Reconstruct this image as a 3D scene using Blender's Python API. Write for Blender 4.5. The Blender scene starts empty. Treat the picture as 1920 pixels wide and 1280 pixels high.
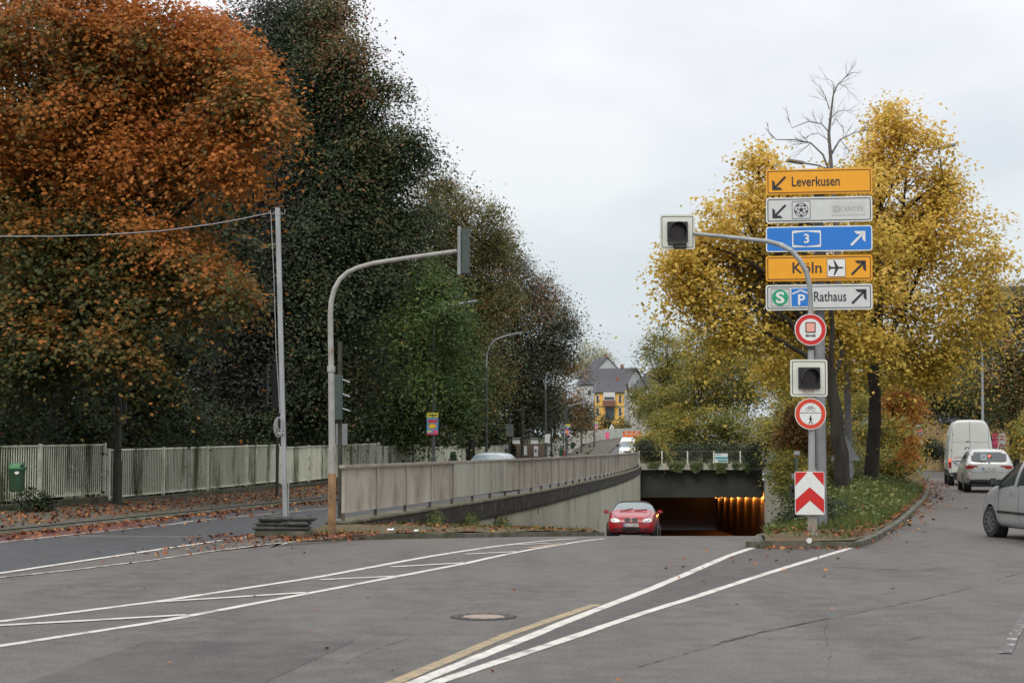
import bpy, bmesh, math, random
import numpy as np
from mathutils import Vector, Matrix
from mathutils.bvhtree import BVHTree

random.seed(7)
rng = np.random.default_rng(11)
R = math.radians
scene = bpy.context.scene
C = scene.collection

# ------------------------------------------------------------------ camera
CAM_H = 1.7
PITCH = math.atan(198 / 3000)
cam_d = bpy.data.cameras.new("camera")
cam = bpy.data.objects.new("camera", cam_d)
C.objects.link(cam)
cam.location = (0, 0, CAM_H)
cam.rotation_euler = (math.pi / 2 + PITCH, 0, 0)
cam_d.sensor_width = 36
cam_d.lens = 56.25
cam_d.clip_start = 0.1
cam_d.clip_end = 3000
cam_d.dof.use_dof = True
cam_d.dof.focus_distance = 30
cam_d.dof.aperture_fstop = 4.0
scene.camera = cam

# ------------------------------------------------------------------ sky and sun (overcast)
SUN_EL, SUN_AZ = R(48), R(200)
world = bpy.data.worlds.new("World")
scene.world = world
world.use_nodes = True
nt = world.node_tree
nt.nodes.clear()
wo = nt.nodes.new("ShaderNodeOutputWorld")
bg_sky = nt.nodes.new("ShaderNodeBackground")
bg_cloud = nt.nodes.new("ShaderNodeBackground")
addw = nt.nodes.new("ShaderNodeAddShader")
sky = nt.nodes.new("ShaderNodeTexSky")
sky.sky_type = 'NISHITA'
sky.sun_disc = False
sky.sun_elevation = SUN_EL
sky.sun_rotation = SUN_AZ
sky.air_density = 1.0
sky.dust_density = 4.0
bg_sky.inputs[1].default_value = 0.012
nt.links.new(sky.outputs[0], bg_sky.inputs[0])
tc = nt.nodes.new("ShaderNodeTexCoord")
sep = nt.nodes.new("ShaderNodeSeparateXYZ")
nt.links.new(tc.outputs['Generated'], sep.inputs[0])
ramp = nt.nodes.new("ShaderNodeValToRGB")          # overcast sky: brighter towards the zenith
cr = ramp.color_ramp
cr.elements[0].position = 0.0
cr.elements[0].color = (0.40, 0.45, 0.47, 1)
cr.elements[1].position = 1.0
cr.elements[1].color = (1.15, 1.16, 1.18, 1)
e = cr.elements.new(0.10); e.color = (0.47, 0.51, 0.53, 1)
e = cr.elements.new(0.26); e.color = (0.585, 0.595, 0.62, 1)
e = cr.elements.new(0.5); e.color = (0.82, 0.83, 0.86, 1)
nt.links.new(sep.outputs['Z'], ramp.inputs[0])
mp = nt.nodes.new("ShaderNodeMapping")
mp.inputs['Scale'].default_value = (2.2, 2.2, 5.0)
nt.links.new(tc.outputs['Generated'], mp.inputs[0])
nz = nt.nodes.new("ShaderNodeTexNoise")
nz.inputs['Scale'].default_value = 1.6
nz.inputs['Detail'].default_value = 4
nt.links.new(mp.outputs[0], nz.inputs['Vector'])
cr2 = nt.nodes.new("ShaderNodeValToRGB")
cr2.color_ramp.elements[0].position = 0.40
cr2.color_ramp.elements[0].color = (0.885, 0.905, 0.93, 1)
cr2.color_ramp.elements[1].position = 0.62
cr2.color_ramp.elements[1].color = (1.10, 1.08, 1.06, 1)
nt.links.new(nz.outputs[0], cr2.inputs[0])
mul = nt.nodes.new("ShaderNodeMix"); mul.data_type = 'RGBA'; mul.blend_type = 'MULTIPLY'
mul.inputs[0].default_value = 1.0
nt.links.new(ramp.outputs[0], mul.inputs[6])
nt.links.new(cr2.outputs[0], mul.inputs[7])
nt.links.new(mul.outputs[2], bg_cloud.inputs[0])
bg_cloud.inputs[1].default_value = 1.50
nt.links.new(bg_sky.outputs[0], addw.inputs[0])
nt.links.new(bg_cloud.outputs[0], addw.inputs[1])
nt.links.new(addw.outputs[0], wo.inputs[0])

sun_d = bpy.data.lights.new("sun", 'SUN')
sun_d.energy = 1.2
sun_d.angle = R(25)
sun_d.color = (1.0, 0.96, 0.90)
sun = bpy.data.objects.new("sun", sun_d)
C.objects.link(sun)
sdir = Vector((math.sin(SUN_AZ) * math.cos(SUN_EL), math.cos(SUN_AZ) * math.cos(SUN_EL), math.sin(SUN_EL)))
sun.rotation_euler = sdir.to_track_quat('Z', 'Y').to_euler()

scene.view_settings.view_transform = 'Standard'
scene.view_settings.look = 'None'
scene.view_settings.gamma = 1
scene.view_settings.exposure = 0.0

# ------------------------------------------------------------------ helpers
def ray(px, py):
    u, v = (px - 960) / 3000, (640 - py) / 3000
    c, s = math.cos(PITCH), math.sin(PITCH)
    return Vector((u, c - v * s, s + v * c))

def P(px, py, Y):                # the world point seen at a pixel of the photo, at depth Y
    d = ray(px, py)
    return Vector((0, 0, CAM_H)) + d * (Y / d.y)

def G(px, py, z=0.0):            # the point at height z seen at a pixel of the photo
    d = ray(px, py)
    return Vector((0, 0, CAM_H)) + d * ((z - CAM_H) / d.z)

def lerp_path(pts):
    ys = [p[0] for p in pts]; xs = [p[1] for p in pts]
    def f(y):
        if y <= ys[0]:
            return xs[0] + (y - ys[0]) * (xs[1] - xs[0]) / (ys[1] - ys[0])
        if y >= ys[-1]:
            return xs[-1] + (y - ys[-1]) * (xs[-1] - xs[-2]) / (ys[-1] - ys[-2])
        return float(np.interp(y, ys, xs))
    return f

def smooth(a, b, x):
    t = max(0.0, min(1.0, (x - a) / (b - a)))
    return t * t * (3 - 2 * t)

def tag(o, label=None, cat=None, group=None, kind=None):
    if label: o['label'] = label
    if cat: o['category'] = cat
    if group: o['group'] = group
    if kind: o['kind'] = kind
    return o

def thing(name, label, cat, loc, group=None, rz=0.0):
    o = bpy.data.objects.new(name, None)
    o.empty_display_size = 0.2
    C.objects.link(o)
    o.location = loc
    o.rotation_euler = (0, 0, rz)
    return tag(o, label, cat, group)

def copy_tree(o, parent=None):
    c = o.copy(); C.objects.link(c)
    if parent: c.parent = parent
    for ch in list(o.children):
        copy_tree(ch, c)
    return c

def origin_of(o):
    v = Vector((0, 0, 0))
    while o is not None:
        v += o.location
        o = o.parent
    return v

class MB:
    """collects geometry in world (or local) space and links it as one mesh object"""
    def __init__(s):
        s.v = []; s.f = []
    def add(s, vs, fs):
        b = len(s.v)
        s.v += [tuple(p) for p in vs]
        s.f += [tuple(i + b for i in f) for f in fs]
        return s
    def box(s, c, d, ax=None, bevel=0.0):
        """centre, full sizes, optional 3 axes"""
        c = Vector(c)
        A = ax or (Vector((1, 0, 0)), Vector((0, 1, 0)), Vector((0, 0, 1)))
        h = [x / 2 for x in d]
        if bevel <= 0:
            vs = [c + A[0] * (sx * h[0]) + A[1] * (sy * h[1]) + A[2] * (sz * h[2])
                  for sz in (-1, 1) for sy in (-1, 1) for sx in (-1, 1)]
            return s.add(vs, [(0, 2, 3, 1), (4, 5, 7, 6), (0, 1, 5, 4), (2, 6, 7, 3), (0, 4, 6, 2), (1, 3, 7, 5)])
        bm = bmesh.new()
        bmesh.ops.create_cube(bm, size=1)
        for v in bm.verts: v.co = Vector((v.co.x * d[0], v.co.y * d[1], v.co.z * d[2]))
        bmesh.ops.bevel(bm, geom=bm.edges[:] , offset=bevel, segments=2, affect='EDGES')
        bm.verts.index_update()
        s.add([c + A[0] * v.co.x + A[1] * v.co.y + A[2] * v.co.z for v in bm.verts],
              [[v.index for v in f.verts] for f in bm.faces])
        bm.free()
        return s
    def prism(s, poly, o, r, u, n, depth):
        """2-D polygon (list of (a,b)) in the plane o + a r + b u, thickness depth along n"""
        o = Vector(o); k = len(poly)
        f = [o + r * a + u * b for a, b in poly]
        if depth == 0:
            return s.add(f, [tuple(range(k))])
        g = [p + n * depth for p in f]
        return s.add(f + g, [tuple(range(k))[::-1], tuple(range(k, 2 * k))] +
                     [(i, (i + 1) % k, k + (i + 1) % k, k + i) for i in range(k)])
    def tube(s, pts, rad, seg=10, caps=True):
        pts = [Vector(p) for p in pts]
        n = len(pts)
        rads = rad if isinstance(rad, (list, tuple)) else [rad] * n
        rings = []
        ref = None
        for i in range(n):
            d = (pts[min(i + 1, n - 1)] - pts[max(i - 1, 0)])
            if d.length < 1e-9: d = Vector((0, 0, 1))
            d.normalize()
            if ref is None:
                ref = Vector((1, 0, 0)) if abs(d.x) < 0.9 else Vector((0, 1, 0))
            a = (ref - d * ref.dot(d))
            if a.length < 1e-6: a = d.orthogonal()
            a.normalize(); ref = a
            b = d.cross(a)
            rings.append([pts[i] + (a * math.cos(2 * math.pi * k / seg) + b * math.sin(2 * math.pi * k / seg)) * rads[i] for k in range(seg)])
        vs = [p for r_ in rings for p in r_]
        fs = []
        for i in range(n - 1):
            for k in range(seg):
                fs.append((i * seg + k, i * seg + (k + 1) % seg, (i + 1) * seg + (k + 1) % seg, (i + 1) * seg + k))
        if caps:
            fs.append(tuple(range(seg))[::-1])
            fs.append(tuple((n - 1) * seg + k for k in range(seg)))
        return s.add(vs, fs)
    def build(s, name, mat, parent=None, world=True, smooth_=False):
        me = bpy.data.meshes.new(name)
        off = origin_of(parent) if (world and parent is not None) else Vector((0, 0, 0))
        me.from_pydata([(p[0] - off.x, p[1] - off.y, p[2] - off.z) for p in s.v], [], s.f)
        me.materials.append(mat)
        if smooth_:
            me.polygons.foreach_set('use_smooth', [True] * len(me.polygons))
        me.update()
        o = bpy.data.objects.new(name, me)
        C.objects.link(o)
        if parent is not None: o.parent = parent
        return o

X3, Y3, Z3 = Vector((1, 0, 0)), Vector((0, 1, 0)), Vector((0, 0, 1))

# ------------------------------------------------------------------ materials
def new_mat(name):
    m = bpy.data.materials.new(name); m.use_nodes = True
    b = m.node_tree.nodes['Principled BSDF']
    return m, m.node_tree, b

def N(nt, t, **kw):
    n = nt.nodes.new(t)
    for k, v in kw.items():
        if hasattr(n, k): setattr(n, k, v)
        else: n.inputs[k].default_value = v
    return n

def ramp_node(nt, stops):
    r = nt.nodes.new("ShaderNodeValToRGB")
    el = r.color_ramp.elements
    el[0].position, el[0].color = stops[0][0], (*stops[0][1], 1)
    el[1].position, el[1].color = stops[-1][0], (*stops[-1][1], 1)
    for p, c in stops[1:-1]:
        e = el.new(p); e.color = (*c, 1)
    return r

def mat_noisy(name, c1, c2, scale=3.0, rough=0.8, bump=0.0, bscale=40, detail=5, stretch=(1, 1, 1), metal=0.0, dirt=None, dscale=1.0, dlo=.45, dhi=.65, spec=None, c3=None):
    m, nt, b = new_mat(name)
    tc = N(nt, "ShaderNodeTexCoord")
    mp = N(nt, "ShaderNodeMapping"); mp.inputs['Scale'].default_value = stretch
    nt.links.new(tc.outputs['Object'], mp.inputs[0])
    nz = N(nt, "ShaderNodeTexNoise", Scale=scale, Detail=detail)
    nt.links.new(mp.outputs[0], nz.inputs['Vector'])
    stops = [(0.32, c1), (0.68, c2)] if c3 is None else [(0.3, c1), (0.5, c2), (0.7, c3)]
    r = ramp_node(nt, stops)
    nt.links.new(nz.outputs[0], r.inputs[0])
    col = r.outputs[0]
    if dirt is not None:
        n2 = N(nt, "ShaderNodeTexNoise", Scale=dscale, Detail=8)
        n2.inputs['Roughness'].default_value = .65
        mp2 = N(nt, "ShaderNodeMapping"); mp2.inputs['Scale'].default_value = stretch
        mp2.inputs['Location'].default_value = (3.1, 7.7, 1.3)
        nt.links.new(tc.outputs['Object'], mp2.inputs[0])
        nt.links.new(mp2.outputs[0], n2.inputs['Vector'])
        rr = ramp_node(nt, [(dlo, (0, 0, 0)), (dhi, (1, 1, 1))])
        nt.links.new(n2.outputs[0], rr.inputs[0])
        mx = N(nt, "ShaderNodeMix"); mx.data_type = 'RGBA'
        nt.links.new(rr.outputs[0], mx.inputs[0])
        nt.links.new(col, mx.inputs[6])
        mx.inputs[7].default_value = (*dirt, 1)
        col = mx.outputs[2]
    nt.links.new(col, b.inputs['Base Color'])
    b.inputs['Roughness'].default_value = rough
    b.inputs['Metallic'].default_value = metal
    if spec is not None: b.inputs['Specular IOR Level'].default_value = spec
    if bump > 0:
        nb = N(nt, "ShaderNodeTexNoise", Scale=bscale, Detail=4)
        nt.links.new(tc.outputs['Object'], nb.inputs['Vector'])
        bp = N(nt, "ShaderNodeBump"); bp.inputs['Strength'].default_value = bump
        bp.inputs['Distance'].default_value = 0.02
        nt.links.new(nb.outputs[0], bp.inputs['Height'])
        nt.links.new(bp.outputs[0], b.inputs['Normal'])
    return m

def mat_plain(name, c, rough=0.5, metal=0.0, spec=None, coat=0.0, var=0.12):
    c1 = tuple(x * (1 - var) for x in c); c2 = tuple(min(1, x * (1 + var)) for x in c)
    m = mat_noisy(name, c1, c2, scale=6, rough=rough, metal=metal, spec=spec)
    if coat: m.node_tree.nodes['Principled BSDF'].inputs['Coat Weight'].default_value = coat
    return m

def mat_emit(name, c, s):
    m, nt, b = new_mat(name)
    b.inputs['Base Color'].default_value = (*c, 1)
    b.inputs['Emission Color'].default_value = (*c, 1)
    b.inputs['Emission Strength'].default_value = s
    return m

def mat_asphalt(name, dark, light, patch=0.5, tint=(0.19, 0.165, 0.145), rough=.72):
    m, nt, b = new_mat(name)
    tc = N(nt, "ShaderNodeTexCoord")
    big = N(nt, "ShaderNodeTexNoise", Scale=0.22, Detail=5)
    nt.links.new(tc.outputs['Object'], big.inputs['Vector'])
    mpw = N(nt, "ShaderNodeMapping"); mpw.inputs['Scale'].default_value = (1.0, 0.16, 1); mpw.inputs['Rotation'].default_value = (0, 0, R(-9))
    nt.links.new(tc.outputs['Object'], mpw.inputs[0])
    wear = N(nt, "ShaderNodeTexNoise", Scale=0.8, Detail=4)
    nt.links.new(mpw.outputs[0], wear.inputs['Vector'])
    mid = N(nt, "ShaderNodeTexNoise", Scale=2.6, Detail=8); mid.inputs['Roughness'].default_value = .7
    nt.links.new(tc.outputs['Object'], mid.inputs['Vector'])
    fine = N(nt, "ShaderNodeTexNoise", Scale=38, Detail=4); fine.inputs['Roughness'].default_value = .8
    nt.links.new(tc.outputs['Object'], fine.inputs['Vector'])
    vor = N(nt, "ShaderNodeTexVoronoi", Scale=90)
    nt.links.new(tc.outputs['Object'], vor.inputs['Vector'])
    r1 = ramp_node(nt, [(0.41, dark), (0.59, light)])
    a1 = N(nt, "ShaderNodeMath", operation='ADD')
    m1 = N(nt, "ShaderNodeMath", operation='MULTIPLY'); m1.inputs[1].default_value = .34
    nt.links.new(wear.outputs[0], m1.inputs[0])
    m2 = N(nt, "ShaderNodeMath", operation='MULTIPLY'); m2.inputs[1].default_value = .66
    nt.links.new(mid.outputs[0], m2.inputs[0])
    nt.links.new(m1.outputs[0], a1.inputs[0]); nt.links.new(m2.outputs[0], a1.inputs[1])
    nt.links.new(a1.outputs[0], r1.inputs[0])
    rt = ramp_node(nt, [(0.45, (0, 0, 0)), (0.62, (patch, patch, patch))])
    nt.links.new(big.outputs[0], rt.inputs[0])
    mx = N(nt, "ShaderNodeMix"); mx.data_type = 'RGBA'
    nt.links.new(rt.outputs[0], mx.inputs[0]); nt.links.new(r1.outputs[0], mx.inputs[6]); mx.inputs[7].default_value = (*tint, 1)
    rf = ramp_node(nt, [(0.36, (.50, .50, .50)), (0.5, (1.0, 1.0, 1.0)), (0.64, (1.65, 1.62, 1.58))])
    nt.links.new(fine.outputs[0], rf.inputs[0])
    mu = N(nt, "ShaderNodeMix"); mu.data_type = 'RGBA'; mu.blend_type = 'MULTIPLY'; mu.inputs[0].default_value = .8
    nt.links.new(mx.outputs[2], mu.inputs[6]); nt.links.new(rf.outputs[0], mu.inputs[7])
    # bright stone specks
    rs = ramp_node(nt, [(0.0, (1, 1, 1)), (0.16, (0, 0, 0))])
    nt.links.new(vor.outputs['Distance'], rs.inputs[0])
    sc = N(nt, "ShaderNodeMath", operation='MULTIPLY'); sc.inputs[1].default_value = .35
    nt.links.new(rs.outputs[0], sc.inputs[0])
    ms = N(nt, "ShaderNodeMix"); ms.data_type = 'RGBA'
    nt.links.new(sc.outputs[0], ms.inputs[0]); nt.links.new(mu.outputs[2], ms.inputs[6]); ms.inputs[7].default_value = (.24, .23, .22, 1)
    nt.links.new(ms.outputs[2], b.inputs['Base Color'])
    b.inputs['Roughness'].default_value = rough
    b.inputs['Specular IOR Level'].default_value = .35
    bp = N(nt, "ShaderNodeBump"); bp.inputs['Strength'].default_value = .5; bp.inputs['Distance'].default_value = .006
    nt.links.new(fine.outputs[0], bp.inputs['Height'])
    nt.links.new(bp.outputs[0], b.inputs['Normal'])
    return m

def mat_leaf(name, stops, rough=.6, transl=.25):
    m, nt, b = new_mat(name)
    at = N(nt, "ShaderNodeAttribute"); at.attribute_name = 'tone'
    r = ramp_node(nt, stops)
    nt.links.new(at.outputs['Fac'], r.inputs[0])
    nt.links.new(r.outputs[0], b.inputs['Base Color'])
    b.inputs['Roughness'].default_value = rough
    b.inputs['Specular IOR Level'].default_value = .25
    tr = N(nt, "ShaderNodeBsdfTranslucent")
    nt.links.new(r.outputs[0], tr.inputs['Color'])
    mx = N(nt, "ShaderNodeMixShader"); mx.inputs[0].default_value = transl
    out = nt.nodes['Material Output']
    nt.links.new(b.outputs[0], mx.inputs[1]); nt.links.new(tr.outputs[0], mx.inputs[2])
    nt.links.new(mx.outputs[0], out.inputs['Surface'])
    return m

M = {}
M['asphalt'] = mat_asphalt('worn_asphalt', (.068, .0635, .0585), (.112, .104, .096), patch=.5, tint=(.120, .103, .088))
M['asphalt_dark'] = mat_asphalt('newer_asphalt', (.045, .047, .050), (.070, .072, .076), patch=.2, tint=(.08, .08, .08), rough=.6)
M['red_asphalt'] = mat_noisy('red_cycle_surface', (.07, .026, .022), (.12, .043, .034), scale=8, rough=.85, bump=.3, bscale=80)
M['white_paint'] = mat_noisy('road_paint', (.46, .44, .40), (.60, .57, .52), scale=9, rough=.7, dirt=(.20, .18, .165), dscale=3.5, dlo=.52, dhi=.70, bump=.2, bscale=60)
M['white_paint_worn'] = mat_noisy('worn_road_paint', (.38, .34, .29), (.50, .46, .40), scale=9, rough=.7, dirt=(.17, .15, .135), dscale=5, dlo=.44, dhi=.60, bump=.2, bscale=60)
M['yellow_paint'] = mat_noisy('faded_yellow_paint', (.29, .215, .115), (.37, .28, .16), scale=10, rough=.75, dirt=(.20, .165, .12), dscale=9, dlo=.44, dhi=.62)
M['crack'] = mat_plain('crack_dark', (.028, .026, .024), .9)
M['kerb'] = mat_noisy('kerb_stone', (.085, .08, .06), (.17, .15, .125), scale=3, rough=.9, bump=.4, bscale=30, dirt=(.055, .06, .03), dscale=2.2, dlo=.42, dhi=.6)
M['pavement'] = mat_noisy('mossy_pavement', (.055, .048, .038), (.095, .082, .064), scale=4, rough=.95, bump=.4, dirt=(.06, .065, .028), dscale=1.2)
M['soil'] = mat_noisy('leafy_soil', (.05, .045, .02), (.11, .10, .045), scale=5, rough=1, bump=.5, dirt=(.13, .06, .025), dscale=3)
M['ground'] = mat_noisy('ground_cover', (.04, .05, .02), (.09, .085, .04), scale=.8, rough=1)
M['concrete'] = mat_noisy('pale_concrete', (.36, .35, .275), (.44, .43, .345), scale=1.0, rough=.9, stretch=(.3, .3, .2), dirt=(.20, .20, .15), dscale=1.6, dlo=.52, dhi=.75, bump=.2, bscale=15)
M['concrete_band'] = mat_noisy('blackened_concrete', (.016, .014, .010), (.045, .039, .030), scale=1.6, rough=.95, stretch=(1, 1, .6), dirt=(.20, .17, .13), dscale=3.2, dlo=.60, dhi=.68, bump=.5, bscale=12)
M['coping'] = mat_noisy('mossy_coping', (.12, .11, .08), (.22, .20, .15), scale=2.5, rough=.95, dirt=(.07, .08, .03), dscale=2, bump=.4)
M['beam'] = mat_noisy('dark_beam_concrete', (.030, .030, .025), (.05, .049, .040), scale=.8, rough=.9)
M['tunnel'] = mat_noisy('tunnel_concrete', (.085, .065, .05), (.13, .10, .08), scale=.6, rough=.6)
M['rail'] = mat_noisy('grimy_rail_paint', (.33, .295, .245), (.46, .42, .355), scale=1.3, rough=.8, stretch=(.6, .6, .2), dirt=(.17, .14, .105), dscale=2.2, dlo=.50, dhi=.72)
M['rail_sheet'] = mat_noisy('grey_rail_sheet', (.34, .34, .28), (.45, .45, .38), scale=1.3, rough=.7, stretch=(1, 1, .2), dirt=(.16, .13, .10), dscale=2, dlo=.5, dhi=.8)
M['rail_post'] = mat_noisy('rail_foot', (.05, .04, .035), (.12, .10, .08), scale=4, rough=.8)
M['rail_top'] = mat_noisy('rail_handrail', (.22, .19, .15), (.36, .32, .27), scale=2, rough=.7)
M['fence'] = mat_noisy('algae_fence_paint', (.50, .51, .38), (.70, .70, .58), scale=1.0, rough=.8, stretch=(1, 1, .2), dirt=(.07, .085, .035), dscale=1.3, dlo=.50, dhi=.66)
M['fence_post'] = mat_noisy('fence_post_paint', (.60, .60, .49), (.74, .74, .63), scale=2, rough=.7, dirt=(.18, .19, .09), dscale=2, dlo=.5, dhi=.7)
M['fence_far'] = mat_noisy('far_fence_paint', (.42, .42, .36), (.52, .52, .46), scale=1, rough=.8, stretch=(1, 1, .3))
M['base_wall'] = mat_noisy('low_wall', (.06, .055, .035), (.11, .10, .065), scale=2, rough=.95, bump=.4, dirt=(.04, .045, .02), dscale=2)
M['galv'] = mat_noisy('galvanised_steel', (.25, .26, .26), (.36, .37, .37), scale=5, rough=.55, metal=.3, stretch=(1, 1, .3))
M['galv_rust'] = mat_noisy('rusty_galvanised', (.27, .26, .23), (.37, .36, .33), scale=5, rough=.7, metal=.1, dirt=(.26, .14, .07), dscale=2.2, dlo=.55, dhi=.68)
M['brown_paint'] = mat_noisy('brown_sleeve', (.26, .145, .065), (.34, .20, .095), scale=5, rough=.85, dirt=(.13, .075, .04), dscale=3)
M['post_grey'] = mat_noisy('grey_post_paint', (.16, .165, .17), (.23, .235, .24), scale=4, rough=.5)
M['lamp_grey'] = mat_plain('lamp_post_grey', (.06, .065, .065), .5)
M['lamp_light'] = mat_plain('lamp_head_grey', (.24, .25, .26), .45)
M['dark_green'] = mat_plain('signal_dark_green', (.045, .065, .055), .5)
M['black'] = mat_plain('black_plastic', (.018, .018, .019), .45)
M['dark_post'] = mat_noisy('dark_mossy_post', (.025, .025, .02), (.055, .055, .035), scale=5, rough=.8)
M['lens_red'] = mat_plain('unlit_red_lens', (.035, .006, .006), .25)
M['sign_white'] = mat_plain('sign_white', (.70, .71, .68), .45, var=.04)
M['sign_face'] = mat_plain('sign_face_grey_white', (.56, .575, .555), .45, var=.05)
M['board_white'] = mat_noisy('signal_board_white', (.60, .60, .52), (.68, .68, .60), scale=3, rough=.5)
M['sign_yellow'] = mat_plain('sign_yellow', (.80, .345, .008), .45, var=.04)
M['sign_blue'] = mat_plain('sign_blue', (.012, .17, .56), .45, var=.05)
M['sign_black'] = mat_plain('sign_black', (.02, .02, .02), .5)
M['sign_grey_text'] = mat_plain('sign_grey_text', (.33, .33, .33), .5)
M['sign_green'] = mat_plain('sign_green', (.01, .30, .14), .45)
M['sign_red'] = mat_plain('sign_red', (.55, .018, .015), .4, var=.06)
M['sign_orange_red'] = mat_plain('faded_sign_red', (.62, .05, .018), .4, var=.08)
M['sign_pink'] = mat_plain('faded_sign_panel', (.78, .36, .28), .5, var=.04)
M['sign_back'] = mat_plain('sign_back_grey', (.17, .18, .18), .5)
M['alu'] = mat_plain('aluminium', (.42, .43, .43), .4, metal=.5)
M['rubber_foot'] = mat_noisy('grey_recycled_rubber', (.035, .034, .03), (.075, .072, .065), scale=8, rough=.9, bump=.5)
M['bark'] = mat_noisy('bark', (.012, .010, .007), (.034, .029, .021), scale=6, rough=1, stretch=(1, 1, .25), bump=.6, bscale=15)
M['bark_grey'] = mat_noisy('grey_twigs', (.09, .08, .07), (.16, .145, .125), scale=6, rough=1)
M['bin_green'] = mat_plain('bin_green', (.016, .055, .022), .5)
M['bin_lid'] = mat_plain('bin_lid_green', (.03, .15, .045), .5)
M['tire'] = mat_plain('tyre_rubber', (.02, .02, .021), .85)
M['rim'] = mat_plain('wheel_rim', (.35, .35, .36), .35, metal=.6)
M['rim_dark'] = mat_plain('dark_wheel_cover', (.13, .13, .135), .5, metal=.3)
M['glass'] = mat_plain('car_glass', (.035, .045, .047), .06, spec=.9)
M['glass_pale'] = mat_plain('windscreen_glass', (.17, .21, .22), .08, spec=.9)
M['car_red'] = mat_plain('red_car_paint', (.36, .004, .010), .3, coat=.45, var=.02)
M['car_silver'] = mat_plain('silver_car_paint', (.50, .51, .51), .30, metal=.45, coat=.5, var=.02)
M['car_silver_blue'] = mat_plain('blue_silver_paint', (.36, .41, .45), .32, metal=.4, coat=.5, var=.02)
M['car_champagne'] = mat_plain('light_silver_paint', (.50, .50, .48), .32, metal=.5, coat=.5, var=.02)
M['van_white'] = mat_plain('van_white', (.52, .54, .50), .35, coat=.3, var=.03)
M['van_bright'] = mat_plain('bright_van_white', (.80, .81, .82), .35, coat=.3, var=.02)
M['soft_top'] = mat_plain('fabric_roof', (.035, .018, .018), .9)
M['headlight'] = mat_plain('headlight_glass', (.62, .64, .62), .15, spec=.8)
M['chrome'] = mat_plain('chrome', (.6, .6, .6), .15, metal=.9)
M['tail_red'] = mat_plain('tail_lamp_red', (.30, .01, .012), .25)
M['brake_on'] = mat_emit('lit_brake_lamp', (1.0, .10, .06), 1.3)
M['plate'] = mat_plain('number_plate', (.60, .61, .58), .5, var=.03)
M['plate_blue'] = mat_plain('plate_blue_strip', (.02, .12, .5), .5)
M['bumper_dark'] = mat_plain('dark_bumper', (.035, .036, .04), .7)
M['wall_yellow'] = mat_plain('yellow_render', (.80, .45, .10), .9, var=.06)
M['wall_white'] = mat_plain('white_render', (.60, .61, .60), .9, var=.05)
M['wall_grey'] = mat_plain('grey_render', (.44, .46, .46), .9, var=.05)
M['wall_tan'] = mat_plain('tan_render', (.36, .24, .10), .9, var=.1)
M['roof_dark'] = mat_noisy('slate_roof', (.045, .045, .052), (.08, .078, .088), scale=3, rough=.8)
M['window'] = mat_plain('dark_window', (.06, .07, .08), .2)
M['trim_green'] = mat_plain('green_trim', (.08, .22, .16), .7)
M['balcony_red'] = mat_plain('brown_balcony', (.20, .09, .06), .8)
M['brick'] = mat_noisy('brick', (.20, .07, .04), (.30, .12, .08), scale=8, rough=.9)
M['hut'] = mat_plain('brown_wall', (.12, .09, .07), .9)
M['poster_yellow'] = mat_plain('poster_yellow', (.72, .62, .05), .5, var=.03)
M['poster_blue'] = mat_plain('poster_blue', (.10, .32, .55), .5, var=.2)
M['poster_red'] = mat_plain('poster_red', (.60, .05, .09), .5, var=.15)
M['poster_orange'] = mat_plain('poster_orange', (.80, .28, .03), .5, var=.2)
M['poster_pink'] = mat_plain('poster_pink', (.75, .10, .22), .5)
M['teal'] = mat_plain('banner_teal', (.05, .28, .33), .6)
M['orange_vehicle'] = mat_plain('orange_equipment', (.72, .17, .04), .5)
M['hydrant'] = mat_plain('red_box', (.45, .02, .03), .5)
M['iron'] = mat_noisy('cast_iron', (.06, .055, .05), (.10, .09, .08), scale=20, rough=.8)
M['cover_conc'] = mat_noisy('cover_concrete', (.24, .19, .155), (.31, .25, .21), scale=14, rough=.9)
M['cable'] = mat_plain('grey_cable', (.30, .30, .30), .6)
M['cup'] = mat_plain('white_litter', (.75, .75, .73), .6)

# leaves: tone 0..1 picks the leaf colour
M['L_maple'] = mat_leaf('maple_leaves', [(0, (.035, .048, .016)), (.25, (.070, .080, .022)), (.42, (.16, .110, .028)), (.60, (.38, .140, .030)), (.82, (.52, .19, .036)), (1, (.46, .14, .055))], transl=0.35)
M['L_beech'] = mat_leaf('copper_beech_leaves', [(0, (.042, .041, .032)), (.35, (.054, .048, .042)), (.55, (.055, .070, .040)), (.75, (.054, .090, .038)), (.92, (.14, .12, .045)), (1, (.21, .09, .045))], transl=0.25)
M['L_green'] = mat_leaf('hornbeam_leaves', [(0, (.035, .060, .020)), (.4, (.058, .098, .026)), (.75, (.10, .145, .032)), (1, (.22, .18, .04))], transl=0.3)
M['L_olive'] = mat_leaf('turning_leaves', [(0, (.065, .080, .035)), (.4, (.11, .125, .045)), (.7, (.21, .165, .055)), (1, (.40, .20, .07))], transl=0.35)
M['L_darkmix'] = mat_leaf('dark_beech_leaves', [(0, (.048, .055, .036)), (.5, (.075, .086, .048)), (.8, (.13, .095, .05)), (1, (.36, .17, .08))], transl=0.3)
M['L_hedge'] = mat_leaf('hedge_leaves', [(0, (.014, .022, .009)), (.5, (.026, .040, .014)), (.85, (.048, .068, .022)), (1, (.11, .10, .026))], transl=.15)
M['L_linden'] = mat_leaf('yellow_linden_leaves', [(0, (.20, .19, .04)), (.2, (.35, .28, .05)), (.45, (.58, .42, .075)), (.75, (.74, .52, .11)), (1, (.82, .56, .16))], transl=0.45)
M['L_mix'] = mat_leaf('yellowing_leaves', [(0, (.10, .125, .035)), (.35, (.20, .20, .045)), (.65, (.38, .30, .06)), (1, (.58, .36, .075))], transl=0.4)
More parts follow.
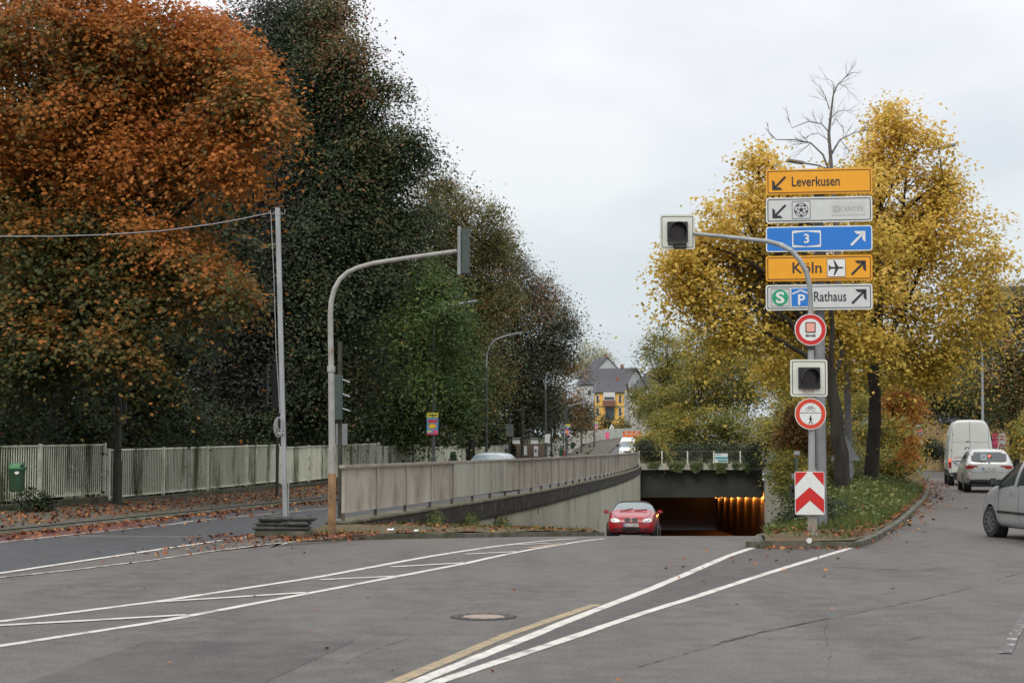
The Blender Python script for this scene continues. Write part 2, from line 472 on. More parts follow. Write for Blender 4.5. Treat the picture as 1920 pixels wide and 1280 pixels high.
M['L_orange'] = mat_leaf('orange_leaves', [(0, (.13, .10, .025)), (.4, (.42, .19, .035)), (1, (.64, .25, .05))], transl=.3)
M['L_rusty'] = mat_leaf('rusty_leaves', [(0, (.07, .065, .025)), (.4, (.17, .11, .035)), (1, (.34, .15, .05))], transl=.25)
M['L_ivy'] = mat_leaf('ivy_leaves', [(0, (.055, .085, .030)), (.5, (.105, .14, .045)), (1, (.22, .22, .07))], transl=0.3)
M['L_pale'] = mat_leaf('pale_willow_leaves', [(0, (.30, .31, .20)), (1, (.46, .44, .30))], transl=.3)
M['L_litter'] = mat_leaf('fallen_leaf', [(0, (.08, .028, .016)), (.4, (.17, .052, .022)), (.75, (.30, .11, .03)), (1, (.46, .25, .06))], transl=.0)
M['L_grass'] = mat_leaf('grass_blades', [(0, (.06, .085, .022)), (.6, (.11, .14, .035)), (1, (.20, .19, .06))], transl=.3)
# ================================================================== SETTING
W = lerp_path([(24, -5.57), (34, -3.60), (36.5, -3.12), (38.9, -2.62), (41.4, -2.13), (43.9, -1.65), (46.3, -1.16), (48.8, -.68),
               (51.3, -.22), (53.7, .22), (56.2, .66), (58.7, 1.07), (61.1, 1.45), (63.6, 1.84), (72, 3.12), (80, 4.3), (90, 5.7),
               (100, 7.0), (115, 8.75), (130, 10.27), (150, 12.2), (165, 13.7)])
RW = lerp_path([(27.5, 4.28), (31, 4.75), (34, 5.4), (37.8, 6.5), (45, 8.0), (57, 10.2), (75, 12.9), (100, 16.4), (130, 20.4)])
K = lerp_path([(27.45, 5.87), (29.5, 6.6), (33.5, 7.9), (38, 9.25), (44, 11.0), (50, 12.75), (60, 15.5), (70, 18.1), (80, 20.5), (89, 23), (105, 26.5), (120, 30)])
VK = lerp_path([(30.3, -4.0), (30.7, -3.7), (31.3, -3.2), (32.3, -2.4), (33.3, -1.3), (34.5, 0), (35.6, 1.0), (37, 1.8), (40, 2.2), (45, 2.3), (50, 2.5), (57, 2.9), (75, 5.3)])
far_F = [(165, 3.8), (180, 6.0), (195, 7.7), (205, 9.2), (218, 11.7), (230, 15.2), (239, 19.2), (245, 24.5), (250, 32), (253, 45), (254, 60)]

def zl(y):
    return float(np.interp(y, [0, 160, 170, 182, 195, 205, 230, 245, 345, 1200], [0, 0, .08, .35, 1.2, 1.9, 2.8, 3.1, 4.2, 9]))

def zramp(y):
    if y < 24: return 0.0
    if y < 39.8: return -.00199 * (y - 24) ** 2
    if y < 130: return -.497 - .063 * (y - 39.8)
    return -.497 - .063 * 90.2 - .035 * (y - 130)

def hill(x, y):
    return zl(y) * (1 - smooth(.17 * y, .25 * y, x))

def strip(mb, ys, xl, xr, nx, zf):
    rows = []
    for y in ys:
        a, b = xl(y), xr(y)
        rows.append([(a + (b - a) * i / nx, y) for i in range(nx + 1)])
    vs = [(x, y, zf(x, y)) for row in rows for x, y in row]
    w = nx + 1
    mb.add(vs, [(j * w + i, j * w + i + 1, (j + 1) * w + i + 1, (j + 1) * w + i) for j in range(len(rows) - 1) for i in range(nx)])
    return mb

def ar(a, b, n):
    return list(np.linspace(a, b, n))

def structure(o):
    o['kind'] = 'structure'; return o

Lb = lambda y: (-4.15 if y < 31 else (-4.15 + (y - 31) * (W(34.4) - .45 + 4.15) / 3.4 if y < 34.4 else W(y) - .45))

def zmound(x, y):
    a, b = RW(y), K(y)
    t = (x - a) / max(.2, b - a)
    e_ = min(1, max(0, min((x - a) / 2.0, (b - x) / 1.6)))
    e_ = e_ * e_ * (3 - 2 * e_)
    zr = .12 if (y < 29 or t > .5) else .12 + zramp(y) * max(0, 1 - max(0, y - 38) / 3) * (1 - t * 2)
    return zr + .42 * smooth(29.5, 48, y) * e_ + .03 * math.sin(x * 1.7) * math.sin(y * .9)

# ground sheet with the ramp left open
g = MB()
strip(g, ar(-60, 24, 5), lambda y: -600, lambda y: 600, 8, lambda x, y: -.06)
strip(g, ar(24, 130.3, 30), lambda y: -600, lambda y: Lb(y) - .05, 6, lambda x, y: -.06)
strip(g, ar(24, 27.4, 2), lambda y: Lb(y) - .05, lambda y: 600, 6, lambda x, y: -.10)
strip(g, ar(27.4, 130.3, 30), lambda y: K(y) + .1, lambda y: 600, 8, lambda x, y: -.06)
strip(g, ar(130.3, 260, 20) + ar(280, 1400, 12), lambda y: -600, lambda y: 600, 60, lambda x, y: hill(x, y) - .06)
strip(g, [27.38, 27.6] + ar(28, 130, 40), lambda y: (4.1 if y < 28 else RW(y) + .02), lambda y: K(y) + .15, 6, lambda x, y: (zramp(y) if y < 28 else zmound(x, y) - .03) - .08)
structure(g.build('ground', M['ground']))

# asphalt
def znear(x, y):
    return zramp(y) * smooth(-5.2, -4.0, x) * (1 - smooth(4.6, 6.2, x))
r = MB()
strip(r, ar(-20, 24, 5), lambda y: -60, lambda y: 60, 4, lambda x, y: 0)
strip(r, ar(24, 27.45, 6), lambda y: -60, lambda y: 60, 240, znear)
strip(r, ar(27.45, 34.4, 8), lambda y: W(y) - 5.8, lambda y: Lb(y), 6, lambda x, y: znear(x, y) if y < 28 else 0.0)
strip(r, ar(27.45, 60, 50), lambda y: Lb(y) if y < 34.4 else W(y) + .1, lambda y: RW(y) + .05, 8, lambda x, y: zramp(y))
strip(r, ar(60, 205, 40), lambda y: (W(y) + .1) if y < 130 else 10.3 + .075 * (y - 130), lambda y: (RW(y) + .05) if y < 130 else 20.5 + .075 * (y - 130), 4, lambda x, y: zramp(y))
strip(r, ar(27.45, 45, 8), lambda y: K(y), lambda y: 60, 4, lambda x, y: 0)
strip(r, ar(45, 118, 20), lambda y: K(y), lambda y: K(y) + 9.5, 4, lambda x, y: 0.0)
strip(r, ar(118, 128, 3), lambda y: 24, lambda y: 90, 4, lambda x, y: 0.0)
structure(r.build('road', M['asphalt']))

# left carriageway (newer asphalt), curving uphill to the right in the distance
def poly_offset(pts, d):
    out = []
    for i, (y, x) in enumerate(pts):
        a = pts[max(i - 1, 0)]; b = pts[min(i + 1, len(pts) - 1)]
        t = Vector((b[1] - a[1], b[0] - a[0])); t.normalize()
        out.append((x + t.y * d, y - t.x * d))
    return out
Fall = [(float(y), W(y) - 10) for y in np.linspace(20, 160, 57)] + far_F
S_pts = poly_offset(Fall, 4.35)
RE_pts = poly_offset(Fall, 9.6)
lr = MB()
vs = []; fs = []
sel = [(a, b) for a, b in zip(S_pts, RE_pts) if a[1] > 30]
for a, b in sel:
    if b[1] < 34.4: b = (Lb(b[1]) - .02, b[1])
    for t in (0, .33, .66, 1):
        x, y = a[0] + (b[0] - a[0]) * t, a[1] + (b[1] - a[1]) * t
        vs.append((x, y, zl(max(a[1], b[1]) if y > 160 else y) + .004))
n = len(sel)
for j in range(n - 1):
    for i in range(3):
        fs.append((j * 4 + i, j * 4 + i + 1, (j + 1) * 4 + i + 1, (j + 1) * 4 + i))
lr.add(vs, fs)
Sx = lerp_path([(y, x) for x, y in S_pts if y < 170])
Epts = [G(-500, 1178), G(0, 1075), G(320, 1028), G(480, 1005), G(600, 992)]
Ef = lerp_path([(p.y, p.x) for p in Epts])
strip(lr, ar(12, 30.5, 12), lambda y: Sx(y), lambda y: min(Ef(y), -4.2), 3, lambda x, y: .004)
structure(lr.build('left_carriageway', M['asphalt_dark']))

# red cycle strip
Lf = lerp_path([(p.y, p.x) for p in [G(-300, 1052), G(0, 1017), G(323, 983), G(617, 953)]])
cs = MB()
strip(cs, ar(18, 36.5, 20), lambda y: Sx(y) + .02, lambda y: Lf(y) - .02 - max(0, y - 33) * .2, 2, lambda x, y: .008)
structure(cs.build('cycle_lane', M['red_asphalt']))

# pavement on the left between kerb and fence
pv = MB()
vs = []; fs = []
sel = [(a, b) for a, b in zip(poly_offset(Fall, -1.2), S_pts) if a[1] > 20]
for a, b in sel:
    y0 = a[1]
    for t in (0, .5, 1):
        x, y = a[0] + (b[0] - a[0]) * t, a[1] + (b[1] - a[1]) * t
        vs.append((x, y, zl(max(a[1], b[1])) + .12 + (1 - t) * .04))
for j in range(len(sel) - 1):
    for i in range(2):
        fs.append((j * 3 + i, j * 3 + i + 1, (j + 1) * 3 + i + 1, (j + 1) * 3 + i))
pv.add(vs, fs)
structure(pv.build('pavement', M['pavement']))

def sweep(path, sec, mb=None, cap=True):
    """path: list of (x,y,z); sec: list of (side offset to the right, up)"""
    mb = mb or MB()
    k = len(sec(0) if callable(sec) else sec); n = len(path); vs = []
    for i, p in enumerate(path):
        a = path[max(i - 1, 0)]; b = path[min(i + 1, n - 1)]
        t = Vector((b[0] - a[0], b[1] - a[1])); t.normalize()
        s = sec(i) if callable(sec) else sec
        for d, u in s:
            vs.append((p[0] + t.y * d, p[1] - t.x * d, p[2] + u))
    fs = [(i * k + j, i * k + (j + 1) % k, (i + 1) * k + (j + 1) % k, (i + 1) * k + j) for i in range(n - 1) for j in range(k)]
    if cap: fs += [tuple(range(k)), tuple((n - 1) * k + j for j in range(k))[::-1]]
    return mb.add(vs, fs)

kerb_sec = [(-.10, -.1), (-.10, .10), (.04, .10), (.09, .05), (.11, -.1)]
kb = MB()
sweep([(x, y, zl(y)) for x, y in S_pts if y > 20], kerb_sec, kb)
# verge kerb (left of the ramp) and island kerb
vk = [(-4.1, 34.0), (-4.3, 31.6), (-4.15, 30.7)] + [(VK(y), y) for y in (30.35, 30.7, 31.3, 32.3, 33.3, 34.5, 35.6, 37, 40, 45, 50, 57, 66, 75)]
vk[0] = (Lb(34) + .1, 34.0)
sweep([(x, y, zramp(y)) for x, y in vk][::-1], kerb_sec, kb)
isl = [(RW(y), y) for y in (44, 41, 38, 35, 32, 30, 28.6)] + [(4.15, 27.9), (4.28, 27.5), (4.9, 27.42), (5.5, 27.4), (5.87, 27.5)] + [(K(y), y) for y in (28.2, 29.5, 31, 33.5, 38, 44, 50, 60, 70, 80, 89, 105, 117)]
sweep([(x, y, (zramp(y) if x < K(y) - .8 and y > 27.6 else 0)) for x, y in isl][::-1], kerb_sec, kb)
structure(kb.build('kerb', M['kerb']))

# grass verge at the foot of the retaining wall
vg = MB()
def zverge(x, y):
    a, b = VK(y), W(y) + .1
    t = max(0, min(1, (a - x) / max(.1, a - b)))
    return zramp(y) + .115 + .16 * t + .02 * math.sin(x * 3 + y * 2)
strip(vg, ar(30.5, 34.2, 8), lambda y: Lb(y) + .02, lambda y: VK(y) - .02, 6, lambda x, y: zramp(y) + .11 + (zverge(x, y) - zramp(y) - .11) * smooth(31, 34.2, y))
strip(vg, ar(34.2, 75, 50), lambda y: W(y) + .05, lambda y: VK(y) - .02, 6, zverge)
structure(vg.build('verge', M['soil']))

# planted island between ramp and right road
md = MB()
strip(md, [27.40] + ar(27.5, 130, 90), lambda y: RW(y) + .05, lambda y: K(y) - .04, 10, zmound)
structure(md.build('planted_island', M['soil']))

# ------------------------------------------------------------------ road markings
def zr_at(x, y):
    return zramp(y) if y < 24 or x > -4.1 else 0.0
def GR(px, py):
    z = 0.0
    for _ in range(12):
        p = G(px, py, z)
        z = .5 * z + .5 * znear(p.x, p.y) if p.y < 27.4 else .5 * z + .5 * zramp(p.y)
    return p
def marking(pts, width, mat, lift=.005, flat=False, name='road_marking', jag=.006):
    pp = [(GR(*p) if not flat else G(*p)) for p in pts]
    dense = []
    for a, b in zip(pp[:-1], pp[1:]):
        n = max(1, int((b - a).length / .35))
        dense += [a.lerp(b, i / n) for i in range(n)]
    dense.append(pp[-1])
    vs = []
    for i, p in enumerate(dense):
        a = dense[max(i - 1, 0)]; b = dense[min(i + 1, len(dense) - 1)]
        t = Vector((b.x - a.x, b.y - a.y)); t.normalize()
        for s in (-1, 1):
            w_ = width / 2 + random.uniform(-jag, jag)
            x, y = p.x - s * t.y * w_, p.y + s * t.x * w_
            z = 0.0 if flat else (znear(x, y) if y < 27.4 else zramp(y))
            vs.append((x, y, z + lift))
    mb = MB().add(vs, [(2 * i, 2 * i + 1, 2 * i + 3, 2 * i + 2) for i in range(len(dense) - 1)])
    return structure(mb.build(name, mat))
# slightly browner, older asphalt between the two diverging lines
d1 = [GR(*q) for q in [(700, 1310), (785, 1277), (1100, 1150), (1205, 1110), (1275, 1081), (1369, 1041), (1418, 1025)]]
d2 = [GR(*q) for q in [(730, 1318), (825, 1277), (1077, 1193), (1200, 1151), (1294, 1122), (1425, 1079), (1594, 1027)]]
f1 = lerp_path([(q.y, q.x) for q in d1]); f2 = lerp_path([(q.y, q.x) for q in d2])
M['asphalt_old'] = mat_asphalt('old_brown_asphalt', (.052, .047, .045), (.088, .079, .074), patch=.3, tint=(.095, .08, .07))
structure(strip(MB(), ar(d1[0].y + .2, 27.2, 40), f1, lambda y: max(f1(y), f2(y)), 3, lambda x, y: znear(x, y) + .0025).build('road_patch', M['asphalt_old']))
structure(strip(MB(), ar(11.0, 14.2, 6), lambda y: -3.6 + .12 * (y - 11), lambda y: -1.9 + .16 * (y - 11), 3, lambda x, y: .0025).build('road_patch', M['asphalt_old']))
# double lines on the right
marking([(700, 1310), (785, 1277), (1100, 1150), (1205, 1110), (1275, 1081), (1369, 1041), (1418, 1025)], .125, M['white_paint'])
marking([(730, 1318), (825, 1277), (1077, 1193), (1200, 1151), (1294, 1122), (1425, 1079), (1594, 1027)], .12, M['white_paint'])
marking([(680, 1301), (745, 1277), (953, 1189), (1065, 1151), (1117, 1133)], .12, M['yellow_paint'], lift=.004)
# hatched band on the left
lineA = [(-40, 1170), (0, 1165), (300, 1127), (600, 1081), (800, 1044), (970, 1019), (1080, 1008.5)]
lineB = [(-40, 1217), (0, 1211), (300, 1165), (600, 1108), (873, 1056), (970, 1035), (1053, 1020.5), (1133, 1009)]
marking(lineA, .125, M['white_paint'])
marking(lineB, .12, M['white_paint'])
for a, b in (((-20, 1174), (350, 1153)), ((290, 1129), (575, 1111)), ((600, 1087), (748, 1080)), ((733, 1063), (872, 1055)), ((873, 1039), (970, 1034)), ((970, 1021), (1033, 1018))):
    marking([a, b], .13, M['white_paint'], lift=.008)
marking([(990, 1028), (1053, 1019)], .16, M['yellow_paint'], lift=.010)
# left carriageway lines
marking([(-60, 1024), (0, 1017), (160, 1000), (323, 983), (360, 977), (617, 953), (760, 938), (900, 922)], .12, M['white_paint_worn'], lift=.011, flat=True)
marking([(-80, 1085), (0, 1075), (200, 1045), (320, 1027), (480, 1004)], .13, M['white_paint'], lift=.009, flat=True)
marking([(-60, 1089), (0, 1083), (150, 1067), (273, 1052), (400, 1033), (480, 1023), (640, 1006)], .10, M['white_paint_worn'], lift=.009, flat=True)
# far carriageway: dashes near the van, and the line across the right road
marking([(1130, 836.3), (1165, 835)], .0, M['white_paint'], flat=True) if False else None
mk = MB()
for y0 in (170, 182, 196):
    x0 = (S_pts[0][0]); 
    cx = W(y0) - 3.6 if y0 < 165 else float(np.interp(y0, [p[0] for p in far_F], [p[1] for p in far_F])) + 7.0
    mk.add([(cx - .3, y0, zl(y0) + .03), (cx + .0, y0, zl(y0) + .03), (cx + .9, y0 + 7, zl(y0 + 7) + .05), (cx + .6, y0 + 7, zl(y0 + 7) + .05)], [(0, 1, 2, 3)])
structure(mk.build('road_marking', M['white_paint']))
mk = MB(); mk.box((33, 117.2, .012), (16, .5, .006)); structure(mk.build('road_marking', M['white_paint']))
marking([(1885, 1225), (1900, 1195), (1915, 1165), (1935, 1130)], .10, mat_noisy('traces_of_paint', (.085, .08, .075), (.10, .095, .09), scale=5, rough=.8, dirt=(.36, .35, .33), dscale=9, dlo=.56, dhi=.60), flat=True, lift=.008)

# cracks
def crack(pts, w, seed):
    rr = random.Random(seed)
    pp = [G(*p) for p in pts]; dense = []
    for a, b in zip(pp[:-1], pp[1:]):
        n = max(2, int((b - a).length / .12))
        dense += [a.lerp(b, i / n) for i in range(n)]
    vs = []; off = 0; 
    for i, p in enumerate(dense):
        off = off * .9 + rr.uniform(-.02, .02)
        ww = w * .75 * rr.uniform(.15, 1.0) * (1 if rr.random() > .15 else .1)
        z = znear(p.x, p.y) + .005 if p.y < 27.4 else .005
        vs += [(p.x + off, p.y + off - ww / 2, z), (p.x + off, p.y + off + ww / 2, z)]
    structure(MB().add(vs, [(2 * i, 2 * i + 1, 2 * i + 3, 2 * i + 2) for i in range(len(dense) - 1)]).build('asphalt_crack', M['crack']))
crack([(1200, 1250), (1350, 1207), (1425, 1187), (1550, 1160), (1740, 1122), (1830, 1099)], .045, 1)
crack([(1345, 1205), (1420, 1186), (1560, 1157)], .05, 2)
crack([(1555, 1160), (1550, 1200), (1545, 1280)], .03, 3)
crack([(640, 1250), (700, 1216), (760, 1196)], .05, 4)
crack([(1700, 1200), (1760, 1187)], .03, 5)
crack([(1560, 1062), (1640, 1068), (1765, 1068)], .10, 6)
crack([(1870, 1086), (1925, 1072)], .07, 7)
crack([(420, 1070), (500, 1063), (640, 1052)], .05, 8)
crack([(60, 1110), (180, 1092), (330, 1076)], .05, 9)

crack([(795, 1163), (830, 1146), (905, 1137), (985, 1141), (1030, 1152)], .035, 10)
crack([(770, 1150), (850, 1133), (960, 1131)], .03, 11)
crack([(985, 1163), (960, 1172), (900, 1176)], .03, 12)
# manhole
c0 = G(907, 1156)
mh = thing('manhole_cover', 'round concrete and iron manhole cover set in the asphalt in the foreground', 'manhole cover', (c0.x, c0.y, 0))
def ring(mb, r0, r1, z0, z1, n=48):
    vs = []
    for k in range(n):
        a = 2 * math.pi * k / n
        vs += [(c0.x + r0 * math.cos(a), c0.y + r0 * math.sin(a), z1), (c0.x + r1 * math.cos(a), c0.y + r1 * math.sin(a), z1), (c0.x + r1 * math.cos(a), c0.y + r1 * math.sin(a), z0)]
    mb.add(vs, [(3 * k, 3 * k + 1, 3 * ((k + 1) % n) + 1, 3 * ((k + 1) % n)) for k in range(n)] + [(3 * k + 1, 3 * k + 2, 3 * ((k + 1) % n) + 2, 3 * ((k + 1) % n) + 1) for k in range(n)])
    return mb
ring(MB(), .215, .30, -.01, .009).build('frame', M['iron'], mh)
ring(MB(), .305, .335, -.01, .005).build('asphalt_collar', M['crack'], mh)
mb = MB(); mb.tube([(c0.x, c0.y, -.01), (c0.x, c0.y, .006)], .21, 40); mb.build('lid', M['cover_conc'], mh)
for k in range(14):
    a = 2 * math.pi * k / 14; mb = MB()
    mb.box((c0.x + .258 * math.cos(a), c0.y + .258 * math.sin(a), .010), (.045, .02, .006), (Vector((math.cos(a), math.sin(a), 0)), Vector((-math.sin(a), math.cos(a), 0)), Z3))
    mb.build('vent_slot', M['black'], mh)

# ------------------------------------------------------------------ retaining wall left of the ramp
wall = thing('retaining_wall', 'long pale concrete retaining wall with blackened top band, left of the underpass ramp', 'wall', (W(34), 34, 0))
ysw = ar(34, 40, 4)[:-1] + ar(40, 130, 46)
mb = MB()
sweep([(W(y), y, 0) for y in ysw], lambda i: [(-.30, zramp(ysw[i]) - .4), (-.30, -.41), (.12, -.41), (.12, zramp(ysw[i]) - .4)], mb)
mb.build('wall_face', M['concrete'], wall)
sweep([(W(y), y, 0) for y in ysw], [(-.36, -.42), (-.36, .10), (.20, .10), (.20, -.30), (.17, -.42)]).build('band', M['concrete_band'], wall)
sweep([(W(y), y, 0) for y in ysw], [(-.38, .101), (-.38, .15), (.225, .15), (.225, .101)]).build('coping', M['coping'], wall)
# dark drip stains shaped as running cracks
mb = MB()
for px, py0, py1 in ((1115, 930, 963), (1060, 964, 980)):
    y = 57 if px == 1115 else 49
    a = P(px, py0, y); b_ = P(px + 3, py1, y)
    a.x = W(y) + .13; b_.x = W(y) + .13
    mb.tube([a, a.lerp(b_, .5) + Vector((.0, .06, 0)), b_], .015, 5)
mb.build('rust_streak', M['crack'], wall)

rail = thing('railing', 'long grimy beige metal railing along the top of the ramp wall', 'railing', (W(34), 34, .15))
d = 0; posts = []
y = 34.1
while y < 130:
    posts.append((W(y), y))
    s = (W(y + .5) - W(y)) / .5
    y += 2.5 / math.sqrt(1 + s * s)
for i, (x, y) in enumerate(posts):
    pz = MB().box((x, y, .15 + .64), (.07, .05, .96)).build('post', M['rail'], rail)
    MB().box((x, y, .23), (.075, .055, .16)).build('foot', M['rail_post'], pz)
    if i + 1 < len(posts):
        x2, y2 = posts[i + 1]
        t = Vector((x2 - x, y2 - y, 0)); L = t.length; t.normalize(); nn = Vector((t.y, -t.x, 0))
        mb = MB()
        k = int(L / .135)
        for j in range(k):
            q = Vector((x, y, 0)) + t * (.06 + (L - .12) * (j + .5) / k) 
            mb.box((q.x, q.y, .80), (.05, .035, .92), (t, nn, Z3))
        m_ = Vector((x + x2, y + y2, 0)) / 2
        mb.box((m_.x, m_.y, .32), (L - .08, .05, .04), (t, nn, Z3))
        mb.box((m_.x, m_.y, 1.235), (L - .08, .05, .04), (t, nn, Z3))
        mb.build('panel', M['rail'], rail)
        if i in (4, 5, 6):
            MB().box((m_.x + nn.x * .045, m_.y + nn.y * .045, .80), (L - .10, .01, .96), (t, nn, Z3)).build('sheet', M['rail_sheet'], rail)
        if i > 0:
            q = Vector((x, y, 0)) + nn * .06
            MB().box((q.x, q.y, .78), (.07, .02, .90), (t, nn, Z3)).build('post_cover', M['rail'], rail)
yr = ar(33.95, 130, 70)
sweep([(W(y), y, 1.27) for y in yr], [(-.05, -.012), (-.05, .05), (.07, .05), (.07, -.012)]).build('handrail', M['rail_top'], rail)

# ------------------------------------------------------------------ tunnel
tun = thing('tunnel', 'dark underpass mouth with concrete slab edge and deep beam above it', 'tunnel', (15, 130, zramp(130)))
xa, xb = W(130), 20.4
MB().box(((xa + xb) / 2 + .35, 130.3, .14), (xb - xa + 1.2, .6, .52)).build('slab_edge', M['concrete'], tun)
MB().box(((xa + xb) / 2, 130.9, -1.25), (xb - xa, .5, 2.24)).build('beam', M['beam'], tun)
yt = ar(130, 206, 12)
mb = MB(); sweep([(20.42 + .075 * (y - 130), y, zramp(y)) for y in yt], [(0, -.3), (0, 5.2), (.4, 5.2), (.4, -.3)], mb)
mb.build('side_wall', M['tunnel'], tun)
mb = MB(); sweep([(xa + .1 + .075 * (y - 130), y, zramp(y)) for y in yt], [(-.4, -.3), (-.4, 5.2), (0, 5.2), (0, -.3)], mb)
mb.build('side_wall', M['tunnel'], tun)
mb = MB(); strip(mb, ar(131.2, 206, 6), lambda y: xa + .075 * (y - 130) - .3, lambda y: xb + .8 + .075 * (y - 130), 2, lambda x, y: zramp(y) + 4.3)
mb.build('ceiling', M['tunnel'], tun)
MB().box((21, 206, -6.5), (14, .3, 7)).build('dark_end_cap', M['black'], tun)  # added cap; its black colour stands in for the tunnel's unlit depth
lampm = mat_emit('sodium_lamp', (1.0, .36, .06), 5)
for k in range(8):
    y = 133 + 9.0 * k + (k * k * .35)
    x = 20.42 + .075 * (y - 130) - .3; z = zramp(y) + 4.05
    if k == 0: first = None
    lt = thing('tunnel_lamp', 'small orange lamp high on the right tunnel wall, %s from the mouth' % ['first', 'second', 'third', 'fourth', 'fifth', 'sixth', 'seventh', 'eighth'][k], 'tunnel lamp', (x, y, z), 'lamps along the right tunnel wall')
    MB().box((x, y, z + .06), (.26, .8, .06)).build('housing', M['black'], lt)
    MB().box((x, y, z), (.16, .7, .05)).build('lens', lampm, lt)
    ld = bpy.data.lights.new('tunnel_light', 'POINT'); ld.energy = 230 * (1.0 - .115 * k); ld.color = (1.0, .30, .05); ld.shadow_soft_size = .08
    lo = bpy.data.objects.new('light', ld); C.objects.link(lo); lo.parent = lt; lo.location = (0, 0, -.14); lo.rotation_euler = (0, R(-14), 0)

# right wall of the ramp
rwl = thing('retaining_wall', 'pale concrete wall right of the underpass ramp, overgrown with ivy along its top', 'wall', (RW(44), 44, zramp(44)))
ysr = ar(42, 130, 30)
sweep([(RW(y), y, 0) for y in ysr], lambda i: [(0, zramp(ysr[i]) - .3), (0, .05), (.3, .05), (.3, zramp(ysr[i]) - .3)]).build('wall_face', M['concrete'], rwl)

# railing over the portal, with banner
M['portal_rail'] = mat_plain('dull_rail_paint', (.09, .09, .07), .7)
pr = thing('railing', 'low pale bar railing standing above the tunnel mouth', 'railing', (15, 130.2, .4))
xs = [P(px, 860, 130.2).x for px in (1198, 1241, 1289, 1338, 1388, 1430)]
for x in xs: MB().box((x, 130.15, .90), (.09, .08, 1.0)).build('post', M['fence_post'], pr)
for a, b in zip(xs[:-1], xs[1:]):
    mb = MB(); k = int((b - a) / .17)
    for j in range(1, k): mb.box((a + (b - a) * j / k, 130.2, .92), (.022, .022, .84))
    mb.box(((a + b) / 2, 130.2, .50), (b - a - .08, .04, .05)); mb.box(((a + b) / 2, 130.2, 1.38), (b - a - .08, .05, .06))
    mb.build('panel', M['portal_rail'], pr)
bn = thing('banner', 'small blue and white banner tied to the railing above the tunnel mouth', 'banner', (P(1352, 860, 130.1).x, 130.1, .9))
def rect_px(mb, x0, x1, y0, y1, Y, th=.02, skew=0.0):
    a = P(x0, y1, Y); b = P(x1, y0, Y)
    mb.box(((a.x + b.x) / 2, Y, (a.z + b.z) / 2), (abs(b.x - a.x), th, abs(b.z - a.z)))
    return mb
rect_px(MB(), 1340, 1364.5, 849.5, 867, 130.10).build('cloth', M['sign_white'], bn)
mb = MB()
rect_px(mb, 1341, 1364, 856, 860, 130.08, .01); rect_px(mb, 1346, 1364, 862, 865, 130.08, .01); rect_px(mb, 1341, 1352, 851, 852.5, 130.08, .01)
mb.build('print', M['teal'], bn)

# ------------------------------------------------------------------ fence on the left
secs = [
    ([(W(y) - 10, y) for y in (37.6, 41.3, 45.0)], 1.72, 1.79, 'nearest section of the algae-stained bar fence, behind the green bin', 'f'),
    ([(W(y) - 10, y) for y in (45.25, 49, 52.6, 56.3, 60.0)], 1.64, 1.80, 'pale bar fence section behind the temporary steel post', 'f'),
    ([(W(y) - 10, y) for y in (60.3, 64, 68, 72, 76)], 1.70, 1.89, 'green-stained fence section seen between the two signal masts', 'f'),
    ([(W(y) - 10, y) for y in (76.3, 81, 86)], 1.73, 1.85, 'fence section left of the lamp post with the colourful poster', 'f'),
    ([(W(y) - 10, y) for y in (86.3, 92, 97)], 1.68, 1.76, 'fence section right behind the lamp post with the colourful poster', 'f'),
    ([(W(y) - 10, y) for y in (97.3, 103, 109, 116, 124)], 1.58, 1.86, 'fence section behind the roof of the passing silver car', 'f'),
    ([(W(y) - 10, y) for y in (124.5, 134, 143)], 1.62, 1.85, 'fence section beside the brown hut', 'f'),
]
for si, (pts, za, zb, lab, kind) in enumerate(secs):
    f = thing('fence', lab, 'fence', (pts[0][0], pts[0][1], .1), 'fence sections along the left pavement')
    n = len(pts)
    for i, (x, y) in enumerate(pts):
        zt = za + (zb - za) * i / (n - 1)
        MB().box((x, y, zt - .70), (.075, .075, 1.46)).build('post', M['fence_post'], f)
        if i == n - 1: break
        x2, y2 = pts[i + 1]; zt2 = za + (zb - za) * (i + 1) / (n - 1)
        t = Vector((x2 - x, y2 - y, zt2 - zt)); L = t.length; tn = t.normalized(); nn = Vector((tn.y, -tn.x, 0)).normalized()
        mb = MB(); k = int(L / .118)
        for j in range(1, k):
            q = Vector((x, y, zt)) + t * (j / k)
            mb.box((q.x, q.y, q.z - .68), (.022, .024, 1.30), (Vector((tn.x, tn.y, 0)).normalized(), nn, Z3))
        m_ = Vector((x, y, zt)) + t * .5
        mb.box((m_.x, m_.y, m_.z - .02), (L - .08, .05, .045), (tn, nn, nn.cross(tn) * -1))
        mb.box((m_.x, m_.y, m_.z - 1.35), (L - .08, .05, .04), (tn, nn, nn.cross(tn) * -1))
        mb.build('panel', M['fence'], f)
    (x, y), (x2, y2) = pts[0], pts[-1]
    sweep([(q[0], q[1], 0) for q in pts], lambda i: [(-.15, .0), (-.15, za + (zb - za) * i / (n - 1) - 1.46), (.13, za + (zb - za) * i / (n - 1) - 1.46), (.13, .0)]).build('base_wall', M['base_wall'], f)
ff = thing('fence', 'pale solid fence curving up beside the far uphill road', 'fence', (4, 165, 0))
fp = [(2.4, 152), (3.8, 165), (6.0, 180), (7.7, 195), (9.2, 205), (11.7, 218), (15.2, 230), (19.2, 239), (24.5, 245), (32, 250), (45, 253)]
tops = [1.9, 2.1, 2.7, 3.3, 3.7, 4.0, 4.35, 4.55, 4.7, 4.9, 5.1]
